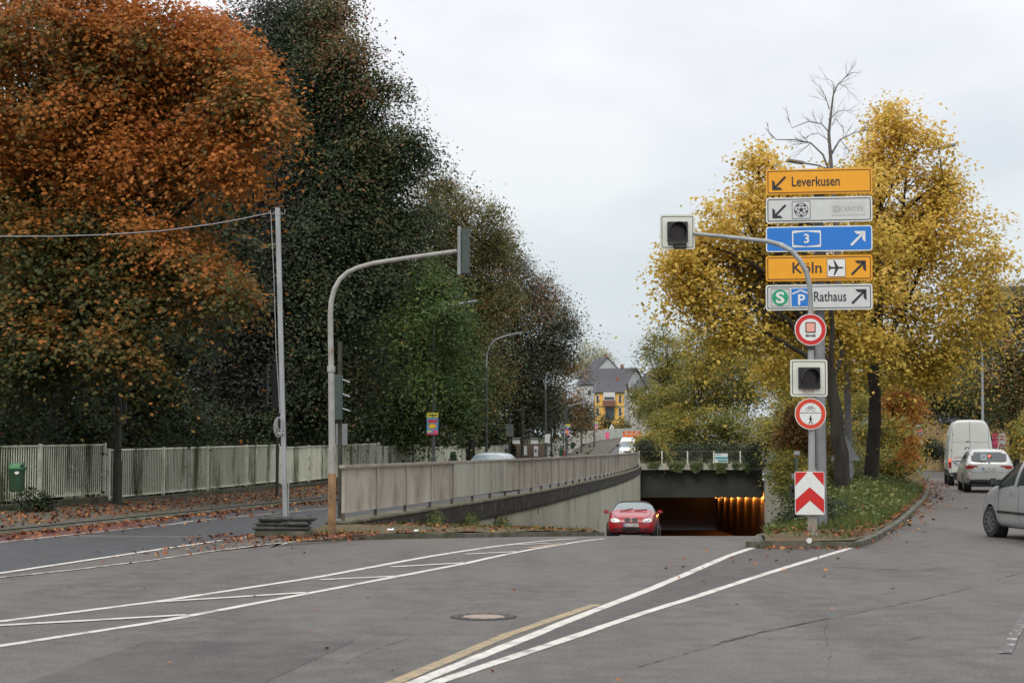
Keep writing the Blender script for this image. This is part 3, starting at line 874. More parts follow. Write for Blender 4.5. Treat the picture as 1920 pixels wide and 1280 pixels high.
for i in range(len(fp) - 1):
    for h in range(3):
        a = Vector(fp[i]).lerp(Vector(fp[i + 1]), h / 3); b = Vector(fp[i]).lerp(Vector(fp[i + 1]), (h + 1) / 3)
        zt = tops[i] + (tops[i + 1] - tops[i]) * (h + .5) / 3; z0 = zl(max(a.y, b.y)) - .1
        t = Vector((b.x - a.x, b.y - a.y, 0)); L = t.length; t.normalize(); nn = Vector((t.y, -t.x, 0))
        m_ = (a + b) / 2
        MB().box((m_.x, m_.y, (zt + z0 + .3) / 2), (L - .06, .06, zt - z0 - .3), (t, nn, Z3)).build('panel', M['fence_far'], ff)
        MB().box((a.x, a.y, (zt + z0) / 2), (.12, .12, zt - z0 + .05), (t, nn, Z3)).build('post', M['fence_post'], ff)
# ================================================================== STREET FURNITURE
def text_mesh(s, name, mat, parent, o, r, u, n, box, fit='both', weight=0.0):
    """flat lettering fitted into box=(a0,b0,a1,b1) of the plane o + a r + b u"""
    cu = bpy.data.curves.new('tmp', 'FONT'); cu.body = s; cu.size = 1; cu.offset = weight; cu.resolution_u = 3
    ob = bpy.data.objects.new('tmp', cu); C.objects.link(ob)
    dg = bpy.context.evaluated_depsgraph_get(); dg.update()
    me = bpy.data.meshes.new_from_object(ob.evaluated_get(dg))
    xs = [v.co.x for v in me.vertices]; ys = [v.co.y for v in me.vertices]
    x0, x1, y0, y1 = min(xs), max(xs), min(ys), max(ys)
    a0, b0, a1, b1 = box
    mb = MB()
    vs = [o + r * (a0 + (v.co.x - x0) / (x1 - x0) * (a1 - a0)) + u * (b0 + (v.co.y - y0) / (y1 - y0) * (b1 - b0)) + n * .0 for v in me.vertices]
    mb.add(vs, [tuple(p.vertices) for p in me.polygons])
    bpy.data.objects.remove(ob); bpy.data.curves.remove(cu)
    return mb.build(name, mat, parent)

def rrect(a0, b0, a1, b1, rad, k=4):
    out = []
    for cx, cy, s in ((a1 - rad, b1 - rad, 0), (a0 + rad, b1 - rad, 1), (a0 + rad, b0 + rad, 2), (a1 - rad, b0 + rad, 3)):
        for i in range(k + 1):
            t = math.pi / 2 * (s + i / k)
            out.append((cx + rad * math.cos(t), cy + rad * math.sin(t)))
    return out

def ring_poly(mb, outer, inner, o, r, u):
    k = len(outer)
    vs = [o + r * a + u * b for a, b in outer] + [o + r * a + u * b for a, b in inner]
    return mb.add(vs, [(i, (i + 1) % k, k + (i + 1) % k, k + i) for i in range(k)])

def circ(cx, cy, rad, k=28):
    return [(cx + rad * math.cos(2 * math.pi * i / k), cy + rad * math.sin(2 * math.pi * i / k)) for i in range(k)]

def stroke(pts, w):
    """thick polyline as list of quads"""
    out = []
    for (x0, y0), (x1, y1) in zip(pts[:-1], pts[1:]):
        L = math.hypot(x1 - x0, y1 - y0) or 1; nx, ny = -(y1 - y0) / L * w / 2, (x1 - x0) / L * w / 2
        out.append([(x0 + nx, y0 + ny), (x0 - nx, y0 - ny), (x1 - nx, y1 - ny), (x1 + nx, y1 + ny)])
    return out

def arrow(mb, o, r, u, cx, cy, s, left):
    """diagonal arrow: down-left if left, else up-right"""
    k = -1 if left else 1
    def q(a, b): return (cx + k * a * s, cy + k * b * s)
    shaft = [q(-.46, -.36), q(-.36, -.46), q(.36, .26), q(.26, .36)]
    head1 = [q(-.22, .46), q(-.06, .28), q(.30, .28), q(.46, .46)]
    head2 = [q(.46, .46), q(.28, .30), q(.28, -.06), q(.46, -.22)]
    for i, p in enumerate((shaft, head1, head2)): mb.add([o + r * a + u * b for a, b in p], [(0, 1, 2, 3)])
    return mb

# ---------------- direction sign
SY = 31.2
yaw = R(7.5)
dr = Vector((math.cos(yaw), -math.sin(yaw), 0)); dn = Vector((-math.sin(yaw), -math.cos(yaw), 0))
dc = P(1536, 448, SY)
ds = thing('direction_sign', 'tall direction sign with five stacked yellow, white and blue panels on a thick grey post', 'direction sign', (P(1538, 700, SY + .2).x, SY + .2, .25))
pc = P(1538, 700, SY + .25)
mb = MB(); mb.box((pc.x, SY + .25, 3.6), (.17, .17, 7.0), bevel=.02); mb.build('post', M['post_grey'], ds)
ppm = 3000 / SY
def panel(py_c, name_label, face, border, dark_border=True):
    c_ = P(1535.5, py_c, SY)
    w_, h_ = 2.055, .500
    pn = MB().prism(rrect(-w_ / 2, -h_ / 2, w_ / 2, h_ / 2, .05), c_ - dn * .03, dr, Z3, dn, .03).build('sign_panel', M[border], ds)
    pn['label'] = name_label
    o = c_ + dn * .003
    MB().prism(rrect(-w_ / 2 + .022, -h_ / 2 + .022, w_ / 2 - .022, h_ / 2 - .022, .035), o, dr, Z3, dn, 0).build('face', M[face], pn)
    if dark_border:
        ring_poly(MB(), rrect(-w_ / 2 + .03, -h_ / 2 + .03, w_ / 2 - .03, h_ / 2 - .03, .03), rrect(-w_ / 2 + .045, -h_ / 2 + .045, w_ / 2 - .045, h_ / 2 - .045, .022), o + dn * .003, dr, Z3).build('border', M['sign_black'], pn)
    for a in (-.06, .06): pass
    MB().box(c_ - dn * .10, (.5, .12, .06), (dr, dn, Z3)).build('bracket', M['sign_back'], pn)
    return pn, o + dn * .006
PXM = 2.055 / 197          # metres per photo pixel on the panels
def ax_(px): return (px - 1535.5) * PXM
# 1 Leverkusen
pn, o = panel(340, 'yellow panel reading Leverkusen', 'sign_yellow', 'sign_yellow')
arrow(MB(), o, dr, Z3, ax_(1461.5), -.02, .30, True).build('arrow', M['sign_black'], pn)
text_mesh('Leverkusen', 'lettering', M['sign_black'], pn, o, dr, Z3, dn, (ax_(1485), -.095, ax_(1574), .10), weight=.012)
# 2 football / CENTER
pn, o = panel(393, 'white panel with football symbol', 'sign_face', 'sign_white')
arrow(MB(), o, dr, Z3, ax_(1462), -.02, .30, True).build('arrow', M['sign_black'], pn)
sy = ax_(1502.5)
ring_poly(MB(), rrect(sy - .178, -.175, sy + .178, .175, .003), rrect(sy - .170, -.167, sy + .170, .167, .003), o, dr, Z3).build('symbol_frame', M['sign_black'], pn)
mb = MB()
ring_poly(mb, circ(sy, 0, .137), circ(sy, 0, .126), o, dr, Z3)
def pent(cx, cy, rad, rot=90): return [(cx + rad * math.cos(R(rot + 72 * i)), cy + rad * math.sin(R(rot + 72 * i))) for i in range(5)]
mb.prism(pent(sy, 0, .042), o, dr, Z3, dn, 0)
for i in range(5):
    a = R(90 + 72 * i)
    for s_ in stroke([(sy + .042 * math.cos(a), .042 * math.sin(a)), (sy + .082 * math.cos(a), .082 * math.sin(a))], .010): mb.prism(s_, o, dr, Z3, dn, 0)
    p0 = (sy + .082 * math.cos(a), .082 * math.sin(a))
    for da in (-36, 36):
        b_ = R(90 + 72 * i + da)
        for s_ in stroke([p0, (sy + .10 * math.cos(b_), .10 * math.sin(b_))], .010): mb.prism(s_, o, dr, Z3, dn, 0)
    b_ = R(90 + 72 * i + 36)
    q = [(sy + .132 * math.cos(b_ - .30), .132 * math.sin(b_ - .30)), (sy + .132 * math.cos(b_), .132 * math.sin(b_)), (sy + .132 * math.cos(b_ + .30), .132 * math.sin(b_ + .30)), (sy + .094 * math.cos(b_), .094 * math.sin(b_))]
    mb.prism(q, o, dr, Z3, dn, 0)
mb.build('football_symbol', M['sign_black'], pn)
MB().prism(rrect(ax_(1560), -.12, ax_(1620), .14, .01), o, dr, Z3, dn, 0).build('patch', mat_plain('pale_patch', (.53, .535, .50), .5, var=.03), pn)
text_mesh('CENTER', 'lettering', M['sign_grey_text'], pn, o + dn * .003, dr, Z3, dn, (ax_(1575), -.035, ax_(1618), .05))
mb = MB(); a0 = ax_(1561.5); o2 = o + dn * .003
ring_poly(mb, rrect(a0, -.055, a0 + .13, .065, .002), rrect(a0 + .01, -.045, a0 + .12, .055, .002), o2, dr, Z3)
for s_ in stroke([(a0 + .10, .035), (a0 + .03, .035), (a0 + .03, -.03), (a0 + .075, -.03), (a0 + .075, .0), (a0 + .05, .0)], .010) + stroke([(a0 + .125, .02), (a0 + .09, -.015), (a0 + .14, -.015)], .008): mb.prism(s_, o2 + dn * .0, dr, Z3, dn, 0)
mb.build('small_logo', M['sign_grey_text'], pn)
# 3 motorway
pn, o = panel(447.5, 'blue motorway panel reading 3', 'sign_blue', 'sign_white', False)
sx = ax_(1512.5)
mb = MB(); mb.prism(rrect(sx - .28, -.165, sx + .28, .165, .025), o, dr, Z3, dn, 0); mb.build('motorway_symbol', M['sign_white'], pn)
mb = MB(); mb.prism([(sx - .255, -.115), (sx, -.145), (sx + .255, -.115), (sx + .255, .115), (sx, .145), (sx - .255, .115)], o + dn * .003, dr, Z3, dn, 0); mb.build('motorway_symbol', M['sign_blue'], pn)
text_mesh('3', 'lettering', M['sign_white'], pn, o + dn * .006, dr, Z3, dn, (sx - .05, -.085, sx + .05, .10), weight=.02)
arrow(MB(), o, dr, Z3, ax_(1607), -.01, .32, False).build('arrow', M['sign_white'], pn)
# 4 Köln
pn, o = panel(502.5, 'yellow panel reading Köln with aeroplane symbol', 'sign_yellow', 'sign_yellow')
text_mesh('Köln', 'lettering', M['sign_black'], pn, o, dr, Z3, dn, (ax_(1486.5), -.10, ax_(1540.5), .12), weight=.01)
sx = ax_(1567.5)
MB().prism(rrect(sx - .18, -.178, sx + .18, .178, .005), o, dr, Z3, dn, 0).build('symbol_field', M['sign_white'], pn)
mb = MB(); o2 = o + dn * .003
ring_poly(mb, rrect(sx - .18, -.178, sx + .18, .178, .003), rrect(sx - .172, -.17, sx + .172, .17, .003), o2, dr, Z3)
mb.prism([(sx - .15, .012), (sx - .13, .018), (sx + .10, .018), (sx + .155, 0), (sx + .10, -.018), (sx - .13, -.018), (sx - .15, -.012)], o2, dr, Z3, dn, 0)
for s in (1, -1):
    mb.prism([(sx + .045, .015 * s), (sx - .02, .015 * s), (sx - .055, .15 * s), (sx - .035, .15 * s)][::s], o2, dr, Z3, dn, 0)
    mb.prism([(sx - .10, .015 * s), (sx - .135, .015 * s), (sx - .155, .06 * s), (sx - .14, .06 * s)][::s], o2, dr, Z3, dn, 0)
mb.build('aeroplane_symbol', M['sign_black'], pn)
arrow(MB(), o, dr, Z3, ax_(1608), -.01, .32, False).build('arrow', M['sign_black'], pn)
# 5 Rathaus
pn, o = panel(557, 'white panel reading Rathaus with train and parking symbols', 'sign_face', 'sign_white')
sx = ax_(1463.5)
mb = MB(); ring_poly(mb, rrect(sx - .178, -.175, sx + .178, .175, .003), rrect(sx - .170, -.167, sx + .170, .167, .003), o, dr, Z3); mb.build('symbol_frame', M['sign_black'], pn)
MB().prism(circ(sx, 0, .158), o, dr, Z3, dn, 0).build('train_symbol', M['sign_green'], pn)
text_mesh('S', 'lettering', M['sign_white'], pn, o + dn * .003, dr, Z3, dn, (sx - .085, -.115, sx + .085, .115), weight=.03)
sx = ax_(1502)
MB().prism(rrect(sx - .178, -.172, sx + .178, .172, .003), o, dr, Z3, dn, 0).build('parking_symbol', M['sign_blue'], pn)
text_mesh('P', 'lettering', M['sign_white'], pn, o + dn * .003, dr, Z3, dn, (sx - .055, -.15, sx + .085, .06), weight=.02)
mb = MB()
for s_ in stroke([(sx - .16, .07), (sx, .14), (sx + .16, .07)], .028): mb.prism(s_, o + dn * .004, dr, Z3, dn, 0)
mb.build('roof_symbol', M['sign_white'], pn)
text_mesh('Rathaus', 'lettering', M['sign_black'], pn, o, dr, Z3, dn, (ax_(1526.5), -.085, ax_(1586), .11), weight=.008)
arrow(MB(), o, dr, Z3, ax_(1609), 0, .32, False).build('arrow', M['sign_black'], pn)

# ---------------- right signal mast
MY = 28.7
mb_ = G(1523.5, 1005, .10)
sm = thing('signal_mast', 'grey curved signal mast on the island kerb, arm reaching across the direction sign', 'traffic light', (mb_.x, mb_.y, .1), 'signal masts over the road')
MY = mb_.y
lo_ = P(1523.5, 960, MY)
MB().box((mb_.x, MY, .65), (.155, .12, 1.3), bevel=.01).build('lower_sleeve', M['galv_rust'], sm)
mid = P(1521, 700, MY); MB().tube([(mb_.x, MY, 1.25), (P(1522, 800, MY).x, MY, P(0, 800, MY).z), (P(1519.8, 590, MY).x, MY, P(0, 590, MY).z)], [.065, .062, .058], 14).build('pole', M['galv'], sm)
arm = [(1519.8, 600), (1519.6, 560), (1518, 535), (1512, 510), (1500, 488), (1484, 470), (1464, 459), (1440, 452.5), (1400, 448), (1350, 442.5), (1301, 438)]
ap = []
for i, (a, b) in enumerate(arm):
    ap.append(P(a, b, MY + 1.3 * max(0, i - 5) / 5))
MB().tube(ap, [.047] * 7 + [.042, .040, .037, .034], 14).build('arm', M['galv'], sm)
MB().tube([P(1519.8, 655, MY), P(1519.8, 649, MY)], .085, 14).build('collar', M['black'], sm)

def signal_board(cx, cy, Y, side, lab, dirty):
    c_ = P(cx, cy, Y)
    r_ = Vector((1, 0, 0)); n_ = Vector((0, -1, 0))
    h = side / 2
    bd = MB().prism(rrect(-h, -h, h, h, .045), c_, r_, Z3, n_, .012).build('signal_board', M['board_white'], sm)
    bd['label'] = lab
    ring_poly(MB(), rrect(-h + .032, -h + .032, h - .032, h - .032, .03), rrect(-h + .044, -h + .044, h - .044, h - .044, .022), c_ + n_ * .015, r_, Z3).build('border', M['sign_black'], bd)
    q = .195
    MB().prism(rrect(-q, -q, q, q * .98, .01), c_ + n_ * .0125 + Z3 * -.0, r_, Z3, n_, .05).build('housing', M['black'], bd)
    MB().box(c_ + Y3 * .10, (.30, .18, .34), bevel=.02).build('rear_housing', M['dark_green'], bd)
    # lens and hood
    lc = c_ + n_ * .063
    MB().prism(circ(0, 0, .135), lc, r_, Z3, n_, .006).build('lens', M['lens_red'], bd)
    mb = MB(); k = 22; vs = []
    for i in range(k + 1):
        a = R(-35 + 250 * i / k)
        for (rd, dep) in ((.150, 0), (.160, 0), (.160, .27), (.150, .27)):
            dd = dep * (.45 + .55 * max(0, math.sin(a * .8 + .3))) if dep else 0
            vs.append(lc + r_ * (rd * math.cos(a)) + Z3 * (rd * math.sin(a)) + n_ * dd)
    fs = []
    for i in range(k):
        for j in range(4): fs.append((4 * i + j, 4 * i + (j + 1) % 4, 4 * i + 4 + (j + 1) % 4, 4 * i + 4 + j))
    mb.add(vs, fs).build('hood', M['black'], bd, smooth_=False)
    if dirty:
        MB().prism(rrect(-.12, -.27, .10, -.20, .01), c_ + n_ * .0135, r_, Z3, n_, .002).build('bird_mark', mat_plain('stain', (.42, .36, .29), .9), bd)
    return bd
b1 = signal_board(1270, 435, MY + 1.35, .665, 'left board at the arm tip, lens hood hanging loose', False)
mb = MB()
c_ = P(1270, 462, MY + 1.15)
mb.box(c_ + Z3 * .06, (.34, .16, .05), (Vector((1, 0, .06)).normalized(), Y3, Z3)); 
mb.box(c_ + Z3 * -.0 + X3 * .05, (.26, .12, .09), bevel=.02)
mb.build('bird_nest', M['rubber_foot'], b1)
signal_board(1516.5, 708.5, MY - .09, .67, 'lower board on the mast', True)

def round_sign(name, lab, px, py, Y, rad, red, parts):
    c_ = P(px, py, Y)
    t = thing(name, lab, 'road sign', c_)
    MB().prism(circ(0, 0, rad, 40), c_, X3, Z3, Vector((0, -1, 0)), .012).build('plate', M['sign_white'], t)
    o = c_ + Vector((0, -.015, 0))
    ring_poly(MB(), circ(0, 0, rad - .014, 40), circ(0, 0, rad * .70, 40), o, X3, Z3).build('rim', M[red], t)
    MB().box(c_ + Y3 * .03, (.20, .04, .05)).build('clamp', M['galv_rust'], t)
    for nm, mat, polys in parts:
        mb = MB()
        for q in polys: mb.prism(q, o, X3, Z3, Vector((0, -1, 0)), .001)
        mb.build(nm, M[mat], t)
    return t
FY = MY - .09
b = .085
pink = [[(-.077, -.035), (.077, -.035), (.077, .118), (-.077, .118)]]
frame = stroke([(-.088, -.046), (.088, -.046)], .018) + stroke([(-.088, .128), (.088, .128)], .018) + stroke([(-.083, -.05), (-.083, .13)], .018) + stroke([(.083, -.05), (.083, .13)], .018)
wheels = []
for x in (-.078, -.047, .047, .078): wheels += stroke([(x, -.135), (x, -.080)], .018)
wheels += stroke([(-.08, -.108), (.08, -.108)], .010) + stroke([(-.014, -.108), (.014, -.108)], .030)
round_sign('road_sign', 'round red-rimmed sign with orange square on wheels, just under the white Rathaus panel', 1519.5, 618, FY, .287, 'sign_red', [('symbol', 'sign_pink', pink), ('symbol_outline', 'sign_black', frame + wheels)])
bike = []
for cx in (-.052, .052):
    pp = circ(cx, .078, .034, 14); bike += stroke(pp + [pp[0]], .005)
bike += stroke([(-.052, .078), (-.022, .128), (.030, .128), (.0, .078), (-.022, .128)], .006) + stroke([(.052, .078), (.026, .140), (.04, .145)], .006) + stroke([(-.03, .14), (-.012, .14)], .008)
ped = stroke([(0, -.06), (0, -.125)], .030) + stroke([(0, -.12), (-.034, -.185)], .014) + stroke([(0, -.12), (.034, -.185)], .014) + stroke([(-.002, -.07), (-.036, -.10)], .010) + stroke([(.002, -.07), (.036, -.10)], .010) + [circ(0, -.040, .014, 10)]
bar = stroke([(-.195, .018), (.195, .018)], .008)
round_sign('road_sign', 'round red-rimmed sign with bicycle above walking figure, low on the right signal mast', 1519.5, 775.5, FY, .283, 'sign_orange_red', [('symbol', 'sign_black', bike + ped + bar)])

# chevron board
cb_c = P(1518, 924, FY - .02)
cb = thing('chevron_board', 'red and white chevron board low on the right signal mast', 'road sign', cb_c)
w_, h_ = .530, .770
MB().prism(rrect(-w_ / 2, -h_ / 2, w_ / 2, h_ / 2, .03), cb_c, X3, Z3, Vector((0, -1, 0)), .015).build('plate', M['sign_white'], cb)
o = cb_c + Vector((0, -.018, 0))
def cv(a, b_): return ((a - .5) * (w_ - .02), (b_ - .5) * (h_ - .02))
mb = MB()
for q in ([(0, .675), (0, 1), (.42, 1)], [(.58, 1), (1, 1), (1, .675)], [(0, .345), (.5, .645), (.5, .325), (0, .02)], [(.5, .645), (1, .345), (1, .02), (.5, .325)]):
    mb.prism([cv(*z) for z in q][::-1], o, X3, Z3, Vector((0, -1, 0)), .001)
mb.build('chevron', M['sign_red'], cb)
MB().box(cb_c + Vector((0, .03, .2)), (.20, .04, .05)).build('clamp', M['galv_rust'], cb)

# ---------------- left signal mast
lm0 = G(622, 992, .12)
LY = lm0.y
lm = thing('signal_mast', 'rusty curved signal mast with brown sleeve at its foot, left of the ramp railing', 'traffic light', (lm0.x, LY, .1), 'signal masts over the road')
MB().tube([(lm0.x, LY, 0), (lm0.x, LY, P(0, 887, LY).z)], .078, 18).build('sleeve', M['brown_paint'], lm)
MB().tube([(lm0.x, LY, 1.1), (P(621, 690, LY).x, LY, P(0, 690, LY).z)], [.062, .060], 14).build('pole', M['galv_rust'], lm)
MB().tube([P(621, 697, LY), P(621, 686, LY)], .078, 14).build('collar', M['galv_rust'], lm)
arm = [(621, 695), (620, 640), (619.5, 590), (621, 565), (627, 542), (637, 524), (651, 511), (670, 502), (700, 493.5), (760, 484), (857, 470.5)]
MB().tube([P(a, b, LY) for a, b in arm], [.056, .054, .052, .050, .048, .047, .046, .045, .044, .042, .040], 14).build('arm', M['galv_rust'], lm)
def box_px(mb, x0, x1, y0, y1, Y, dep, bevel=0.0):
    a = P(x0, y1, Y); b = P(x1, y0, Y)
    return mb.box(((a.x + b.x) / 2, Y, (a.z + b.z) / 2), (abs(b.x - a.x), dep, abs(b.z - a.z)), bevel=bevel)
sh = box_px(MB(), 866, 881, 429, 514, LY, .26, .012).build('signal_head', M['dark_green'], lm)
box_px(MB(), 858, 864.5, 425, 516, LY, .20, .01).build('mounting_rail', M['lamp_light'], sh)
for k in range(3):
    mb = MB()
    c_ = P(881, 445 + 27 * k, LY)
    for i in range(7):
        a = R(0 + 30 * i)
    vs = []; 
    for i in range(9):
        a = R(180 * i / 8)
        for dx in (0, .07):
            vs.append((c_.x + dx, c_.y + .10 * math.cos(a), c_.z + .03 * math.sin(a) - dx * .5))
    mb.add(vs, [(2 * i, 2 * i + 1, 2 * i + 3, 2 * i + 2) for i in range(8)])
    mb.build('hood', M['black'], sh)

# ---------------- profile signal on a dark post behind the rail's near end
py0 = 36.0
pp = P(638, 860, py0)
t = thing('signal_post', 'dark slim signal post behind the near railing end, dark green head facing right', 'traffic light', (pp.x, py0, .1))
MB().tube([(pp.x, py0, 0.0), (P(637.5, 640, py0).x, py0, P(0, 640, py0).z)], .048, 10).build('pole', M['dark_post'], t)
h = box_px(MB(), 628, 642, 702, 787, py0 - .08, .26, .01).build('signal_head', M['dark_green'], t)
for k in range(3):
    c_ = P(642.5, 712 + 27 * k, py0 - .1); mb = MB(); vs = []
    for i in range(9):
        a = R(180 * i / 8)
        for dx in (0, .17):
            vs.append((c_.x + dx, c_.y + .10 * math.cos(a), c_.z + .025 * math.sin(a) - dx * .38))
    mb.add(vs, [(2 * i, 2 * i + 1, 2 * i + 3, 2 * i + 2) for i in range(8)]); mb.build('hood', M['lamp_light'], h)
gb = thing('road_sign', 'plain grey sign seen from behind beside the dark signal post', 'road sign', P(645, 830, 37.5))
box_px(MB(), 629, 651.5, 794, 833, 37.5, .02).build('plate', M['sign_back'], gb)
a = P(640, 860, 37.55); MB().tube([(a.x, 37.55, 0), (a.x, 37.55, P(0, 797, 37.5).z)], .03, 8).build('post', M['dark_post'], gb)

# second dark signal, left of the temporary pole
py0 = 50.0; pp = P(512, 760, py0)
t = thing('signal_post', 'dark signal post hidden behind the temporary steel pole, its lamps facing left', 'traffic light', (pp.x + .12, py0, .1))
a = P(521, 760, py0); MB().tube([(a.x, py0, 0), (a.x, py0, P(0, 680, py0).z)], .05, 10).build('pole', M['dark_post'], t)
h = box_px(MB(), 511, 524, 681, 765, py0 - .1, .28, .01).build('signal_head', M['black'], t)
box_px(MB(), 499, 503, 683, 762, py0, .3).build('backing_plate', M['black'], t)
for k in range(4):
    c_ = P(505.5, 683 + 24 * k, py0 - .1); MB().box(c_, (.14, .2, .02), bevel=0).build('hood', M['sign_back'], h)

# ---------------- temporary pole on stacked feet
by = G(532, 1007, 0.0).y + .22
ft = thing('temporary_pole', 'leaning galvanised temporary pole standing in stacked dark rubber feet at the road edge', 'pole', (P(532, 1000, by).x, by, 0))
cx = P(532, 1000, by).x
MB().box((cx + .02, by, .06), (1.06, .50, .12), bevel=.01).build('concrete_slab', M['kerb'], ft)
def foot(z, dx, yw, L=1.08, hh=.10):
    mb = MB(); t_ = Vector((math.cos(yw), math.sin(yw), 0)); q_ = Vector((-t_.y, t_.x, 0))
    c_ = Vector((cx + dx, by, z + hh / 2))
    prof = [(-L / 2, -.15), (-L / 2 + .07, -.20), (-.12, -.20), (-.10, -.17), (.10, -.17), (.12, -.20), (L / 2 - .07, -.20), (L / 2, -.15), (L / 2, .15), (L / 2 - .07, .2), (-L / 2 + .07, .2), (-L / 2, .15)]
    k = len(prof)
    vs = [c_ + t_ * a * .90 + q_ * b * .82 - Z3 * hh / 2 for a, b in prof] + [c_ + t_ * a + q_ * b - Z3 * hh * .15 for a, b in prof] + [c_ + t_ * a + q_ * b + Z3 * hh * .12 for a, b in prof] + [c_ + t_ * a * .86 + q_ * b * .74 + Z3 * hh / 2 for a, b in prof]
    fs = [tuple(range(k))[::-1], tuple(3 * k + i for i in range(k))]
    for l in (0, 1, 2): fs += [(l * k + i, l * k + (i + 1) % k, (l + 1) * k + (i + 1) % k, (l + 1) * k + i) for i in range(k)]
    mb.add(vs, fs)
    for sx in (-1, 1):
        mb.tube([c_ + t_ * sx * (L / 2 - .20) + Z3 * hh * .49 - q_ * .09, c_ + t_ * sx * (L / 2 - .12) + Z3 * (hh * .5 + .02), c_ + t_ * sx * (L / 2 - .20) + Z3 * hh * .49 + q_ * .09], .014, 6)
    mb.build('rubber_foot', M['rubber_foot'], ft)
foot(.122, -.03, .03, L=1.10, hh=.088); foot(.208, -.01, -.05, L=1.04, hh=.088); foot(.294, .07, .07, L=1.10, hh=.10)
top = P(520.5, 390, by); bot = P(535.5, 968, by)
def sq_tube(a, b, w, name, mat, parent):
    mb = MB(); d_ = (b - a).normalized(); r_ = Vector((1, 0, 0)); r_ = (r_ - d_ * r_.dot(d_)).normalized(); n_ = d_.cross(r_)
    mb.box((a + b) / 2, (w, w, (b - a).length), (r_, n_, d_), bevel=.006); return mb.build(name, mat, parent)
sq_tube(bot - Z3 * .1, top, .088, 'pole', M['galv'], ft)
capz = (bot - top).normalized()
MB().box(top - capz * 0.0 + capz * .13, (.10, .10, .02)).build('cap', M['galv'], ft)
MB().tube([bot + Vector((.05, 0, .0)), P(541, 880, by)], .012, 6).build('brace', M['galv'], ft)
for s in (-1, 1):
    mb = MB(); c_ = top + Vector((s * .05, 0, -.07))
    mb.tube([c_, c_ + Vector((s * .04, 0, -.05)), c_ + Vector((s * .08, 0, -.05)), c_ + Vector((s * .10, 0, 0)), c_ + Vector((s * .08, 0, .04))], .007, 6)
    mb.build('hook', M['galv'], ft)
tie = top + Vector((-.13, 0, -.09))
MB().tube([tie, P(513.5, 520, by - .03), P(518, 660, by - .05), P(525, 775, by - .06)], .007, 6).build('hanging_cable', M['cable'], ft)
lo = P(525, 785, by - .07); mb = MB()
for k in range(4):
    s = .8 + .15 * k
    pts = [lo + Vector((.065 * s * math.sin(2 * math.pi * i / 14) - .01 * k, -.005 * k, -.02 - .14 * s + .15 * s * math.cos(2 * math.pi * i / 14) + .04)) for i in range(15)]
    mb.tube(pts, .009, 6)
mb.tube([lo + Vector((-.05, 0, -.27)), lo + Vector((.09, -.02, -.27))], .012, 6)
mb.build('cable_coil', M['cable'], ft)
wp = [tie] + [P(a, b, by - .9 * i) for i, (a, b) in enumerate([(450, 411), (400, 420), (300, 433), (200, 440), (100, 443), (0, 443), (-150, 440), (-400, 420)])]
wire = MB().tube(wp, .009, 6).build('overhead_cable', M['cable'])
tag(wire, 'thin pale cable sagging from the top of the temporary pole to the left', 'cable')

# ---------------- lamp posts
def lamp_post(lab, bx, Y, h_, arm_px, group='lamp posts along the road', rad=.075, z0=None, tipY=None, mat='lamp_grey', head=.55):
    """arm_px: photo pixels of the arm from the mast top to the head tip"""
    z0 = .1 if z0 is None else z0
    b_ = P(bx, 800, Y)
    t = thing('street_lamp', lab, 'street lamp', (b_.x, Y, z0), group)
    pts = [P(a, c, Y) for a, c in arm_px]
    first = pts[0]
    MB().tube([(b_.x, Y, z0 - .1), (b_.x, Y, z0 + 1.2), (b_.x, Y, z0 + 1.25), (b_.x + (first.x - b_.x) * .9, Y, first.z)], [rad * 1.35, rad * 1.3, rad, rad * .7], 12).build('pole', M[mat], t)
    d_ = (pts[-1] - pts[-2]).normalized()
    arm_pts = [Vector((b_.x + (first.x - b_.x) * .9, Y, first.z - .05))] + pts[1:]
    arm_pts[-1] = pts[-1] - d_ * head * .8
    MB().tube(arm_pts, rad * .6, 8).build('arm', M['lamp_light'], t)
    c_ = pts[-1] - d_ * head / 2
    n_ = Vector((0, 1, 0)); u_ = d_.cross(n_); 
    MB().box(c_, (head, .24, .10), (d_, n_, -u_), bevel=.03).build('lamp_head', M['lamp_light'], t)
    return t
lamp_post('street lamp carrying the colourful poster, right of the left signal mast', 813, 66, 8, [(813, 640), (815, 600), (826, 586), (845, 575), (870, 567.5), (895, 564)], rad=.078)
lamp_post('slim street lamp behind the passing silver car, left of the brown hut', 912.5, 80, 8, [(912, 690), (913, 665), (918, 648), (930, 636), (950, 629), (978, 623.5)], rad=.065)
lamp_post('street lamp right of the brown hut, white board on its pole', 1023.5, 114, 8, [(1023, 730), (1023, 712), (1026, 701), (1030, 697)], rad=.08, head=.3)
lamp_post('street lamp with a curved neck beside the red hydrant box', 1061.5, 146, 8, [(1061, 730), (1062, 716), (1068, 705), (1077, 699), (1094, 695.5)], rad=.09)
lamp_post('far street lamp in front of the pale houses', 1114, 200, 8, [(1114, 750), (1115, 730), (1119, 718), (1128, 712)], rad=.1, z0=1.3)
l5 = lamp_post('tall lamp post by the near bar fence, its head lost in the orange maple', 222, 44.3, 10, [(224, 420), (226, 360), (240, 330), (262, 314), (314, 301)], rad=.10, mat='dark_post')
a = P(232, 764, 44.2); 
sg = box_px(MB(), 229, 237, 752, 793, 44.1, .16, .01).build('pedestrian_signal', M['black'], l5)
# second small lamp arm seen in the trees at 1050,685
lamp_post('street lamp whose pale head pokes out of the rusty tree', 1034, 128, 8, [(1034, 720), (1036, 700), (1042, 690), (1066, 682.5)], rad=.08)
